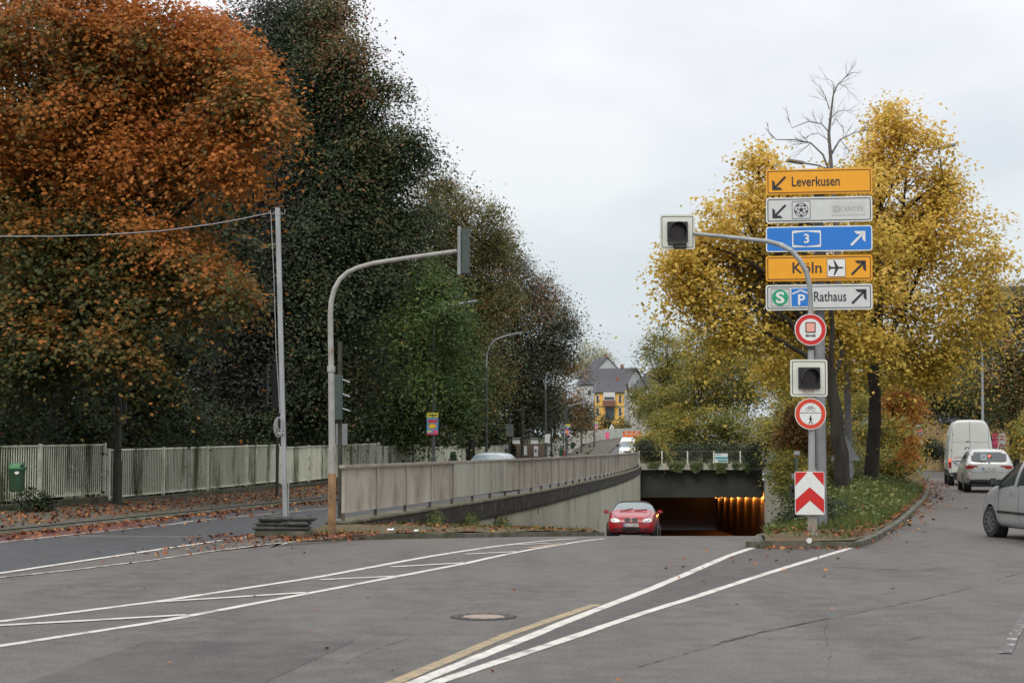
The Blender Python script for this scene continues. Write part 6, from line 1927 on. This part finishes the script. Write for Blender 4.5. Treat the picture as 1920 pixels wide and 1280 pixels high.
# ---- copper beech
bp = [(560, 30, 90, 2), (625, 25, 55, 0), (650, 95, 55, -1), (600, 120, 100, 0), (480, 90, 110, 2), (690, 170, 48, -1), (735, 172, 24, -1), (640, 210, 100, 1), (700, 260, 70, 0), (765, 270, 40, -1), (790, 295, 22, -1), (560, 260, 140, 1), (740, 335, 45, 0), (650, 340, 110, 0), (500, 330, 120, 0), (560, 430, 130, -1), (700, 430, 90, 0), (440, 420, 100, 0), (770, 420, 55, 1), (480, 540, 120, -1), (610, 560, 110, -1), (720, 530, 70, 0), (430, 640, 90, 0), (540, 680, 110, -1), (650, 690, 80, 0), (470, 760, 70, 0), (580, 780, 60, 0), (400, 740, 60, 1)]
def tone_beech(p, d):
    x = p[:, 0] / p[:, 1] * 3000 + 960
    zz = p[:, 2]
    b = .38 + np.clip((x - 500) / 300, -.1, .30) + np.where((zz > 18), .15, 0) + np.where((zz > 16.5) & (x > 590), .10, 0) + .12 * wav(p, .9, 8)
    return b
tree('copper_beech_tree', 'huge dark copper beech rising beyond the top of the picture behind the fence', 'tree', (-8.6, 71, 0), [pb(a, b, c, 70, ry=1.8 + c * .008, dy=d) for a, b, c, d in bp], 'L_beech', 11500, 23, .138, .44, trunk_r=.45, fork=.25, seed=31, nl=20, tone_fn=tone_beech, tone=(.4, .11), shell=.3, gap=-.48, freq=1.1, templ=T_OVAL)

# ---- hornbeams / green understory between beech and road
gp = [(760, 500, 70, 3), (820, 545, 50, -12), (836, 590, 34, -16), (790, 610, 60, -13), (700, 640, 70, 2), (835, 655, 44, -14), (815, 700, 40, -14), (850, 600, 30, 2), (740, 720, 80, 0), (820, 720, 60, 0), (860, 770, 40, 0), (680, 780, 55, 0), (760, 800, 50, 0), (630, 800, 40, 0), (880, 700, 35, 2), (640, 470, 80, 3), (700, 420, 60, 3)]
tree('hornbeam_tree', 'fresh green tree hanging over the fence behind the left signal arm', 'tree', (-5.4, 84, 0), [pb(a, b, c, 80, ry=1.6, dy=d) for a, b, c, d in gp], 'L_green', 4200, 17, .14, .44, trunk_r=.25, seed=41, tone=(.42, .22), shell=.35, templ=T_OVAL, gap=-.3, nl=8)
# ---- next trees along the road, getting farther
t3 = [(800, 345, 30, 2), (835, 350, 22, 1), (820, 400, 60, 0), (880, 400, 50, 0), (920, 400, 26, -1), (870, 460, 80, 0), (930, 450, 38, 0), (900, 520, 70, 0), (830, 500, 60, 1), (930, 560, 50, 0), (890, 620, 60, 0), (920, 700, 50, 0), (880, 760, 50, 0), (840, 440, 60, 3)]
tree('autumn_tree', 'olive brown tree with thin orange crown tips behind the left signal head', 'tree', (-2.6, 101, 0), [pb(a, b, c, 100, ry=2.0, dy=d) for a, b, c, d in t3], 'L_olive', 3800, 16, .165, .50, trunk_r=.28, seed=51, tone=(.48, .22), shell=.3, gap=-.3, templ=T_KITE, nl=10)
t4 = [(935, 470, 30, 1), (960, 500, 42, 0), (1000, 540, 45, 0), (1035, 575, 38, -1), (1060, 610, 24, -1), (960, 580, 70, 0), (1010, 620, 60, 0), (940, 660, 60, 0), (1000, 690, 55, 0), (1040, 660, 36, 0), (960, 740, 55, 0), (1020, 750, 40, 0), (900, 560, 60, 2), (920, 790, 45, 0), (980, 800, 35, 0)]
def tone_t4(p, d):
    return .36 + .10 * wav(p, .6, 4) + np.where((p[:, 2] > 11) & (wav(p, 1.1, 6) > .05), .42, 0)
tree('dark_beech_tree', 'dark tree with rusty tips that ends the left row against the sky', 'tree', (.2, 126, 0), [pb(a, b, c, 124, ry=2.4, dy=d) for a, b, c, d in t4], 'L_darkmix', 4200, 16, .19, .58, trunk_r=.3, seed=61, tone_fn=tone_t4, tone=(.45, .13), shell=.35, gap=-.32, nl=10)
t5 = [(1050, 680, 26, 0), (1078, 690, 20, 0), (1055, 740, 32, 0), (1080, 760, 22, 0), (1040, 770, 30, 0), (1075, 795, 22, 0), (1100, 705, 8, 0)]
tree('autumn_tree', 'small rusty tree in front of the pale houses beside the far lamps', 'tree', (4.4, 172, 0), [pb(a, b, c, 170, ry=1.8, dy=d) for a, b, c, d in t5], 'L_rusty', 420, 20, .26, .6, trunk_r=.2, seed=71, tone=(.45, .25), gap=-.2, nl=6)
t6 = [(1095, 765, 16, 0), (1098, 785, 16, 0), (1085, 800, 18, 0)]
tree('dark_shrub_tree', 'dark small tree left of the yellow house', 'tree', (11, 236, 2.0), [pb(a, b, c, 236, ry=2, dy=d) for a, b, c, d in t6], 'L_darkmix', 170, 18, .35, .8, trunk_r=.15, seed=73, tone=(.35, .15), nl=3)
# far bare willow
fw_ = [(1110, 665, 34, 0), (1090, 680, 24, 0), (1132, 675, 24, 0), (1108, 690, 36, 0)]
tree('willow_tree', 'pale round far tree standing above the roofs of the houses', 'tree', (20, 430, 4), [pb(a, b, c, 430, ry=4, dy=d) for a, b, c, d in fw_], 'L_pale', 300, 16, .50, 1.3, trunk_r=.3, seed=75, tone=(.5, .3), shell=.2, gap=-.8, bark='bark_grey', upb=.1)

# ---- understory hedge behind the left fence
def hedge(name, lab, pts, mat, ncl, per, leaf, spread, seed, cat='bushes', **kw):
    t = thing(name, lab, cat, (pts[0][0], pts[0][1], 0))
    rr = random.Random(seed)
    for q in pts[::1]:
        mb = MB()
        for j in range(1): limb(mb, (q[0] + rr.uniform(-.5, .5) * q[3], q[1], max(0, q[2] - q[5] * 1.6)), (q[0] + rr.uniform(-.7, .7) * q[3], q[1] + rr.uniform(-.4, .4), q[2] + q[5] * .3), .04, .01, seed=rr.randrange(999), n=4, seg=5)
        mb.build('stem', M['bark'], t)
    kw.setdefault('stretch', 1.25)
    foliage('foliage', pts, ncl, per, leaf, spread, M[mat], t, seed=seed, **kw)
    return t
hp = []
rr = random.Random(5)
for y in np.linspace(40, 70, 12):
    hp.append((W(y) - 12.6 + rr.uniform(-.5, .5), float(y) + 1, 1.7 + rr.uniform(-.2, .5), 1.5, 1.6, 1.7 + rr.uniform(0, .5)))
hedge('hedge', 'dark leafy bushes just behind the near bar fence', hp, 'L_hedge', 1500, 22, .15, .32, 81, cat='hedge', tone=(.45, .25), shell=.55)
hp = []
for y in np.linspace(72, 140, 12):
    hp.append((W(y) - 12.6 + rr.uniform(-.5, .5), float(y) + 1, 1.9 + rr.uniform(-.2, .5), 1.8, 3.4, 2.0 + rr.uniform(0, .5)))
hedge('hedge', 'green bushes behind the farther solid-looking fence', hp, 'L_hedge', 1000, 22, .20, .42, 83, cat='hedge', tone=(.55, .25), shell=.55)
# dark wood behind everything on the left
wb = []
for (a, b, c, y) in [(-100, 500, 260, 75), (100, 380, 230, 80), (100, 640, 230, 78), (320, 300, 200, 92), (300, 640, 220, 84), (480, 460, 200, 98), (560, 680, 180, 98), (500, 200, 130, 98), (700, 560, 140, 108), (720, 740, 110, 112), (640, 330, 110, 104), (850, 640, 100, 122), (860, 760, 80, 124), (960, 700, 70, 150), (1010, 770, 50, 158), (-100, 200, 260, 75), (200, 120, 160, 84), (50, 790, 70, 70), (180, 790, 70, 74), (300, 790, 70, 78), (420, 790, 70, 82), (540, 800, 60, 90), (640, 800, 50, 100)]:
    wb.append(pb(a, b, c, y, ry=4))
w_ = foliage('wood', wb, 7500, 16, .42, .8, M['L_hedge'], None, seed=91, tone=(.22, .22), shell=.2, gap=-.9)
tag(w_, None, None, None, 'stuff')

# ---- yellow lindens on the island
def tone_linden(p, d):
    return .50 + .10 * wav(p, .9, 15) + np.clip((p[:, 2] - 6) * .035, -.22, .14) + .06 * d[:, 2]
l1 = [(1560, 345, 34, 1), (1500, 360, 34, 0), (1445, 350, 36, 0), (1420, 300, 26, 0), (1400, 390, 50, 0), (1350, 420, 44, 0), (1300, 450, 40, 0), (1280, 500, 36, 0), (1290, 550, 34, 0), (1340, 500, 70, 0), (1420, 480, 80, 1), (1500, 450, 80, 2), (1330, 580, 36, 0), (1400, 570, 70, 0), (1470, 580, 75, 1), (1380, 625, 34, 0), (1550, 520, 80, 2), (1550, 610, 70, 2), (1440, 640, 40, 1), (1500, 420, 60, 3), (1330, 400, 24, -1), (1268, 480, 18, -1)]
base1 = P(1583, 915, 46.5)
lt_ = tree('linden_tree', 'yellow linden left of its twin on the island, bare dead twigs rising from its top', 'tree', (base1.x, base1.y, .45), [pb(a, b, c, 47.5, ry=1.1 + c * .008, dy=d) for a, b, c, d in l1], 'L_linden', 3700, 11, .13, .28, group='yellow lindens on the island', trunk_r=.21, fork=.34, seed=101, nl=20, tone_fn=tone_linden, tone=(.5, .17), shell=.3, gap=-.15, freq=1.8, templ=T_OVAL, flat=.5)
mb = MB(); rr = random.Random(12)
a0 = P(1572, 560, 47); a1 = P(1560, 330, 47); a2 = P(1554, 250, 47); a3 = P(1562, 180, 47)
mb.tube([a0, a0.lerp(a1, .5) + Vector((.05, 0, 0)), a1, a2, a3], [.10, .085, .06, .045, .025], 8)
for (s_, pts) in ((.022, [(1562, 180), (1570, 160), (1585, 145), (1597, 136)]), (.014, [(1562, 180), (1563, 165), (1560, 152), (1548, 147)]), (.015, [(1555, 205), (1547, 180), (1535, 162), (1528, 156)]), (.03, [(1558, 290), (1575, 262), (1600, 250), (1625, 243)]), (.022, [(1556, 250), (1540, 232), (1515, 228), (1485, 240), (1478, 222)]),
                  (.035, [(1560, 335), (1543, 290), (1520, 268), (1490, 262), (1455, 262), (1435, 240)]), (.016, [(1555, 225), (1572, 208), (1598, 206)]), (.014, [(1552, 262), (1535, 250), (1520, 252), (1510, 262)]), (.012, [(1560, 235), (1566, 222), (1580, 240), (1590, 262)]), (.010, [(1575, 158), (1588, 165), (1597, 180)]), (.012, [(1520, 268), (1505, 282), (1495, 290)]), (.012, [(1575, 262), (1590, 280), (1596, 290)])):
    q = [P(a, b, 47 + .12 * i) for i, (a, b) in enumerate(pts)]
    mb.tube(q, [s_ * (1 - .75 * i / (len(q) - 1)) for i in range(len(q))], 6)
    for j in range(7):
        i = rr.randrange(1, len(q)); d_ = (q[i] - q[i - 1]).normalized()
        twigs(mb, q[i - 1].lerp(q[i], rr.random()), (d_ + Vector((rr.uniform(-1, 1), rr.uniform(-.6, .6), rr.uniform(-.5, 1))) * .9), rr.uniform(.25, .55), s_ * .35, 1, rr, .7)
mb.build('dead_leader', M['bark_grey'], lt_)
l2 = [(1600, 672, 34, 1), (1680, 690, 36, 1), (1740, 700, 34, 1), (1545, 680, 34, 2), (1490, 675, 36, 2), (1450, 690, 30, 2), (1625, 340, 40, -2), (1640, 440, 50, -3), (1655, 540, 55, -3), (1600, 620, 40, -3), (1640, 640, 44, -3), (1605, 350, 44, 1), (1590, 430, 55, 2), (1610, 540, 60, 2), (1560, 560, 60, 3), (1665, 215, 32, 0), (1690, 250, 36, 0), (1640, 300, 46, 0), (1740, 265, 28, 0), (1768, 300, 26, 0), (1775, 340, 26, 0), (1700, 330, 70, 0), (1640, 400, 60, 1), (1760, 370, 50, 0), (1740, 430, 80, 0), (1680, 470, 90, 1), (1820, 440, 40, 0), (1860, 425, 34, 0), (1890, 425, 20, -1), (1830, 490, 50, 0), (1800, 540, 60, 0), (1850, 560, 36, 0), (1720, 560, 90, 1), (1640, 560, 70, 2), (1790, 610, 55, 0), (1850, 610, 28, 0), (1720, 640, 65, 1), (1650, 650, 55, 2), (1600, 480, 50, 3), (1770, 670, 36, 0), (1660, 250, 24, 0), (1868, 480, 22, -1)]
base2 = P(1632, 900, 52)
tree('linden_tree', 'taller yellow linden right of its twin on the island, crown reaching over the right road', 'tree', (base2.x, base2.y, .5), [pb(a, b, c, 52, ry=1.2 + c * .008, dy=d) for a, b, c, d in l2], 'L_linden', 5200, 11, .135, .30, group='yellow lindens on the island', trunk_r=.22, fork=.30, seed=111, nl=24, tone_fn=tone_linden, tone=(.5, .17), shell=.3, gap=-.16, freq=1.6, templ=T_OVAL, flat=.5)

# ---- bushes and small trees on the island, behind the sign
hp = [pb(a, b, c, y, ry=1.6) for a, b, c, y in [(1475, 800, 36, 60), (1490, 820, 40, 56), (1484, 872, 28, 52), (1500, 900, 36, 50), (1530, 760, 60, 62), (1600, 790, 70, 66), (1670, 820, 60, 66), (1560, 860, 55, 60), (1640, 870, 46, 62), (1690, 865, 26, 60), (1695, 835, 26, 66), (1680, 790, 40, 70), (1600, 700, 70, 74), (1500, 700, 60, 78), (1660, 710, 60, 76)]]
hedge('bush_thicket', 'tangled green and yellowing thicket behind the linden trunks on the island', hp, 'L_mix', 3000, 20, .135, .24, 121, tone=(.45, .24), shell=.4, gap=-.5)
hp = [pb(a, b, c, y, ry=1.0) for a, b, c, y in [(1685, 740, 24, 57), (1708, 760, 20, 57), (1675, 755, 18, 57), (1712, 785, 9, 56), (1703, 850, 8, 56), (1712, 825, 7, 56)]]
hedge('orange_shrub', 'bright orange-leaved shrub right of the linden trunks', hp, 'L_orange', 230, 18, .12, .18, 123, cat='shrub', tone=(.6, .22), gap=-.2)
hp = [pb(a, b, c, y, ry=1.0) for a, b, c, y in [(1510, 800, 30, 54), (1490, 780, 22, 54), (1540, 830, 24, 54), (1470, 820, 20, 54)]]
hedge('rusty_shrub', 'rusty-leaved shrub left of the signal mast, above the ivy', hp, 'L_rusty', 300, 20, .11, .20, 125, cat='shrub', tone=(.5, .25), gap=-.2)

# ivy and creeper mass over the right wall
hp = []
for y, n_ in zip(np.linspace(57, 128, 28), range(28)):
    top_ = 1.5 + .6 * math.sin(n_ * 1.3); 
    lowz = zramp(y) + (0.6 if y < 60 else 0.6 + (y - 60) * .055)
    cz = (top_ + lowz) / 2
    hp.append((RW(y) + 1.45 + .1 * math.sin(n_), float(y), cz + .2, 1.15, 2.0, max(.8, (top_ - lowz) / 2)))
hp += [pb(a, b, c, y, ry=.9) for a, b, c, y in [(1478, 930, 24, 50), (1488, 960, 24, 46), (1462, 905, 18, 62), (1500, 925, 26, 46), (1452, 880, 18, 74)]]
hedge('ivy', 'green ivy and creeper mass hanging over the right ramp wall', hp, 'L_ivy', 2800, 20, .13, .22, 131, cat='ivy', tone=(.5, .25), shell=.6, gap=-.6)
hp = [pb(a, b, c, y, ry=.9, rz=.7) for a, b, c, y in [(1500, 965, 34, 33.5), (1540, 975, 36, 33), (1575, 980, 26, 34), (1480, 980, 22, 34.5), (1525, 940, 30, 36), (1560, 955, 34, 36)]]
hedge('low_bush', 'dark low evergreen bush at the foot of the signal mast', hp, 'L_hedge', 420, 20, .08, .13, 133, cat='bush', tone=(.55, .25), shell=.6, gap=-.7)
# bushes over the tunnel mouth
def over_tone(p, d): return .38 + .22 * wav(p, .35, 44)
hp = [pb(a, b, c, y, ry=3) for a, b, c, y in [(1225, 830, 34, 136), (1260, 800, 50, 142), (1320, 800, 50, 140), (1380, 795, 42, 140), (1444, 800, 28, 130), (1240, 760, 50, 150), (1300, 740, 60, 152), (1360, 730, 60, 150), (1410, 720, 50, 146), (1230, 850, 22, 133), (1290, 690, 50, 160), (1350, 670, 50, 160), (1420, 660, 44, 150), (1250, 700, 30, 160), (1485, 700, 48, 120), (1492, 760, 44, 110)]]
hedge('shrubbery', 'high yellow-green shrubbery above and behind the tunnel mouth', hp, 'L_mix', 3400, 20, .24, .5, 141, tone_fn=over_tone, tone=(.4, .22), shell=.35, gap=-.5)
hp = [pb(a, b, c, y, ry=1.5) for a, b, c, y in [(1210, 838, 18, 131.5), (1228, 850, 14, 131.5), (1250, 846, 16, 134), (1275, 846, 17, 134.5), (1300, 848, 17, 134), (1325, 846, 17, 135), (1350, 846, 17, 134.5), (1378, 846, 17, 134),  (1405, 850, 18, 131), (1418, 865, 14, 130), (1424, 840, 20, 131)]]
hedge('ivy', 'dark ivy clumps at both ends of the tunnel railing', hp, 'L_hedge', 900, 20, .16, .30, 143, cat='ivy', tone=(.45, .2), shell=.5)
# hanging ivy strands over the slab edge
pos = []
rr = random.Random(6)
for k in range(26):
    px = rr.uniform(1205, 1425); ln = rr.choice((5, 8, 10, 14, 18)); a = P(px, 872, 129.9)
    for j in range(int(ln * 5)):
        t_ = rr.random(); pos.append((a.x + rr.gauss(0, .10 + .12 * (1 - t_)), 129.93 - abs(rr.gauss(0, .05)), .42 - t_ * ln * .043))
pos = np.array(pos); n_ = len(pos)
iv = leaf_mesh('ivy', pos, np.tile([0, -1.0, .4], (n_, 1)) + rng.normal(size=(n_, 3)) * .4, rng.uniform(.12, .22, n_), rng.uniform(.1, .7, n_), T_OVAL, M['L_ivy'])
tag(iv, 'ivy strands hanging down over the concrete slab above the tunnel mouth', 'ivy')

# thin young tree above the tunnel, left
t7 = [(1240, 612, 12, 0), (1228, 632, 18, 0), (1255, 640, 20, 0), (1215, 660, 20, 0), (1270, 670, 22, 0), (1240, 680, 36, 0), (1205, 700, 26, 0), (1275, 710, 30, 0), (1190, 690, 14, 0), (1240, 730, 44, 0), (1195, 740, 22, 0), (1180, 695, 10, 0), (1210, 780, 34, 0)]
tree('young_tree', 'thin airy young tree standing free against the sky left of the yellow lindens', 'tree', (P(1243, 800, 156).x, 156, 0), [pb(a, b, c, 155, ry=2, dy=d) for a, b, c, d in t7], 'L_mix', 560, 16, .24, .5, trunk_r=.16, fork=.3, seed=151, nl=13, tone=(.30, .22), shell=.2, gap=-.1, freq=1.0)
t8 = [(1310, 620, 26, 0), (1290, 645, 26, 0), (1340, 640, 36, 0), (1310, 690, 44, 0), (1370, 660, 40, 0)]
tree('young_tree', 'yellowing small tree between the thin airy one and the lindens', 'tree', (P(1320, 800, 146).x, 146, 0), [pb(a, b, c, 145, ry=2.2, dy=d) for a, b, c, d in t8], 'L_mix', 420, 18, .24, .5, trunk_r=.16, fork=.3, seed=153, nl=5, tone=(.55, .22), shell=.25, gap=-.2)

# ---- trees on the right side
r1 = [(1880, 590, 50, 0), (1930, 560, 50, 0), (1860, 640, 50, 0), (1910, 660, 60, 0), (1830, 700, 50, 0), (1900, 730, 50, 0), (1960, 640, 60, 0), (1940, 720, 60, 0)]
tree('roadside_tree', 'green and reddish tree at the right edge of the picture', 'tree', (P(1900, 800, 92).x, 92, 0), [pb(a, b, c, 90, ry=2.4, dy=d) for a, b, c, d in r1], 'L_olive', 1100, 20, .19, .45, trunk_r=.28, fork=.35, seed=161, nl=8, tone=(.55, .28), shell=.35)
r2 = [(1780, 700, 50, 0), (1750, 740, 40, 0), (1830, 740, 45, 0), (1790, 760, 30, 0), (1860, 760, 34, 0), (1740, 700, 40, 0), (1800, 660, 40, 0), (1900, 770, 40, 0)]
tree('roadside_tree', 'dark green tree overhanging the road right above the white van', 'tree', (P(1862, 830, 100).x, 100, 0), [pb(a, b, c, 100, ry=2.6, dy=d) for a, b, c, d in r2], 'L_olive', 1200, 22, .18, .42, trunk_r=.26, fork=.30, seed=163, nl=8, tone=(.28, .16), shell=.35)
hp = [pb(a, b, c, y, ry=1.5) for a, b, c, y in [(1915, 800, 16, 82), (1930, 822, 24, 80), (1910, 842, 12, 82), (1945, 785, 24, 82)]]
hedge('roadside_shrub', 'yellowing green shrub at the right edge beside the poster boards', hp, 'L_mix', 300, 20, .14, .25, 165, cat='shrub', tone=(.45, .35))
hp = [pb(a, b, c, y, ry=1.2) for a, b, c, y in [(1744, 835, 14, 112), (1752, 842, 14, 112), (1736, 850, 10, 112)]]
hedge('low_bush', 'dark round bush beside the far junction left of the white van', hp, 'L_hedge', 160, 18, .18, .3, 167, cat='bush', tone=(.4, .2))
hp = [pb(a, b, c, y, ry=4) for a, b, c, y in [(1700, 740, 60, 140), (1780, 780, 40, 170), (1840, 740, 60, 170), (1920, 760, 60, 160), (1640, 760, 60, 140), (1560, 740, 60, 140), (1980, 720, 80, 160)]]
w_ = foliage('wood', hp, 900, 16, .40, .8, M['L_hedge'], None, seed=169, tone=(.5, .25), shell=.3, gap=-.8)
tag(w_, None, None, None, 'stuff')
# shrubs by the yellow house
for px, py, c, lab, mt in ((1105, 795, 8, 'small yellow shrub at the far end of the solid fence', 'L_orange'), (1135, 790, 9, 'dark shrub before the yellow house bay', 'L_hedge'), (1165, 795, 10, 'olive shrub right of the yellow house door', 'L_olive')):
    hp = [pb(px, py, c * 1.2, 250, ry=1.5, rz=1.2), pb(px + c, py + 6, c, 250, ry=1.5), pb(px - c * .8, py + 7, c, 250, ry=1.5)]
    hedge('garden_shrub', lab, hp, mt, 60, 16, .35, .5, 171 + px, cat='shrub', tone=(.5, .25))

# ---- grass on island and verge
def scatter(n, xf, yr_, zf, keep=None):
    out = []
    r = np.random.default_rng(200 + n)
    while len(out) < n:
        y = r.uniform(*yr_); a, b = xf(y)
        x = r.uniform(a, b)
        if keep is None or keep(x, y, r): out.append((x, y, zf(x, y)))
    return np.array(out)
g1 = scatter(16000, lambda y: (RW(y) + .1, K(y) - .12), (27.8, 62), zmound, lambda x, y, r: r.random() < (.06 if y < 31 else .75) * (.25 + .75 * (abs(math.sin(x * .9 + y * .4)) > .25)))
n_ = len(g1)
up_ = np.tile([0, 0, 1.0], (n_, 1)) + rng.normal(size=(n_, 3)) * .45
gr = leaf_mesh('grass', g1, rng.normal(size=(n_, 3)) * np.array([1, 1, .1]), rng.uniform(.08, .24, n_), np.clip(.45 + .2 * wav(g1, .8, 5) + rng.normal(size=n_) * .2, 0, 1), (np.array([(-.09, 0), (.09, 0), (.0, 1.0)]), np.zeros(3)), M['L_grass'], None, updir=up_)
tag(gr, None, None, None, 'stuff')
g2 = scatter(4200, lambda y: (Lb(y) + .1 if y < 34.3 else W(y) + .22, VK(y) - .1), (30.6, 62), lambda x, y: zverge(x, y) if y > 34.3 else zramp(y) + .11, lambda x, y, r: r.random() < .3 + .6 * (math.sin(x * 2.1 + 1) * math.sin(y * 1.7) > 0))
n_ = len(g2); up_ = np.tile([0, 0, 1.0], (n_, 1)) + rng.normal(size=(n_, 3)) * .5
gr = leaf_mesh('grass', g2, rng.normal(size=(n_, 3)) * np.array([1, 1, .1]), rng.uniform(.04, .15, n_), np.clip(.4 + rng.normal(size=n_) * .25, 0, 1), (np.array([(-.09, 0), (.09, 0), (.0, 1.0)]), np.zeros(3)), M['L_grass'], None, updir=up_)
tag(gr, None, None, None, 'stuff')
for px, py, lab in ((825, 985, 'light green weed clump at the foot of the blackened wall band'), (950, 985, 'weeds climbing the pale wall left of the red car'), (1070, 992, 'low weeds at the wall foot close to the red car')):
    y = 39.5 if px < 900 else (44 if px < 1000 else 48)
    hp = [(W(y) + .55, y, zramp(y) + .40, .22 if px < 900 else .2, .8, .24), (W(y) + .45, y + 1.2, zramp(y) + .45, .2, .8, .22)]
    hedge('weeds', lab, hp, 'L_green', 60, 14, .06, .09, 300 + px, cat='weeds', tone=(.6, .25))
hp = [(P(50, 940, 38.6).x, 38.6, .45, .35, .3, .35), (P(80, 940, 38.8).x, 38.8, .35, .3, .3, .3)]
hedge('weeds', 'dark weeds growing below the green litter bin', hp, 'L_hedge', 60, 16, .09, .12, 333, cat='weeds', tone=(.35, .25))

gc = scatter(1500, lambda y: (RW(y) + .2, K(y) - .15), (31, 62), zmound, lambda x, y, r: r.random() < .2 + .8 * (math.sin(x * 1.1 + y * .7) > -.2))
n_ = len(gc); gc[:, 2] += rng.uniform(.02, .28, n_)
gr = leaf_mesh('ground_cover', gc, np.tile([0, -.2, 1.0], (n_, 1)) + rng.normal(size=(n_, 3)) * .5, rng.uniform(.06, .15, n_), np.clip(.55 + .25 * wav(gc, .9, 6) + rng.normal(size=n_) * .2, 0, 1), T_OVAL, M['L_ivy'])
tag(gr, None, None, None, 'stuff')
# ---- fallen leaves
def litter(n, xf, yr_, zf, size=.085, keep=None):
    p = scatter(n, xf, yr_, zf, keep); k = len(p)
    nr = np.tile([0, 0, 1.0], (k, 1)) + rng.normal(size=(k, 3)) * .38
    p[:, 2] += rng.uniform(.012, .035, k)
    return p, nr, size * rng.uniform(.6, 1.3, k)
parts = []
parts.append(litter(6800, lambda y: (Sx(y) - 4.2, Sx(y) - .1), (29, 95), lambda x, y: .135, .085, lambda x, y, r: r.random() < .35 + .6 * (x < Sx(y) - .5)))          # pavement
parts.append(litter(1700, lambda y: (Sx(y) + .05, Sx(y) + .05 + abs(float(np.random.default_rng(int(y * 1e4)).normal()) * .7)), (27, 72), lambda x, y: .010, .11))       # gutter
parts.append(litter(240, lambda y: (Sx(y) + .1, Sx(y) + 1.9), (27, 60), lambda x, y: .010, .10))
parts.append(litter(2200, lambda y: (Lb(y) + .1 if y < 34.3 else W(y) + .2, VK(y) - .05), (30.4, 60), lambda x, y: (zverge(x, y) if y > 34.3 else zramp(y) + .115), .10))
# median edge between the two white lines near the rubber feet
e1 = lerp_path([(p.y, p.x) for p in [G(0, 1083), G(273, 1052), G(480, 1023), G(640, 1006)]])
parts.append(litter(270, lambda y: (Ef(y) - .05, e1(y) + .35), (23.5, 31.5), lambda x, y: .012, .085, lambda x, y, r: r.random() < ((y - 23) / 8.5) ** 2))
parts.append(litter(170, lambda y: (-6.0, -2.6), (28.8, 30.9), lambda x, y: .012, .09, lambda x, y, r: r.random() < .6))
# right kerb drift
parts.append(litter(1500, lambda y: (K(y) - .5, K(y) - .1 + abs(float(np.random.default_rng(int(y * 1e4) + 5).normal()) * (.35 + .014 * (y - 28)))), (28, 80), lambda x, y: .012 if x > K(y) else .14, .085))
parts.append(litter(700, lambda y: (RW(y) + .2, K(y) - .1), (28, 60), lambda x, y: zmound(x, y) + .05, .085))
parts.append(litter(60, lambda y: (4.2, 5.9), (26.6, 27.5), lambda x, y: .0, .08))
# strays on the carriageway
parts.append(litter(70, lambda y: (-.33 * y, .30 * y), (9, 29), lambda x, y: znear(x, y), .042, lambda x, y, r: r.random() < .5))
parts.append(litter(26, lambda y: (2.0, 5.0), (19, 26.5), lambda x, y: znear(x, y), .065))
pos = np.vstack([a[0] for a in parts]); nr = np.vstack([a[1] for a in parts]); sz = np.concatenate([a[2] for a in parts])
fl = leaf_mesh('fallen_leaves', pos, nr, sz, np.clip(rng.normal(.45, .28, len(pos)), 0, 1), (T_MAPLE[0], T_MAPLE[1] * 2.5), M['L_litter'])
tag(fl, None, None, None, 'stuff')
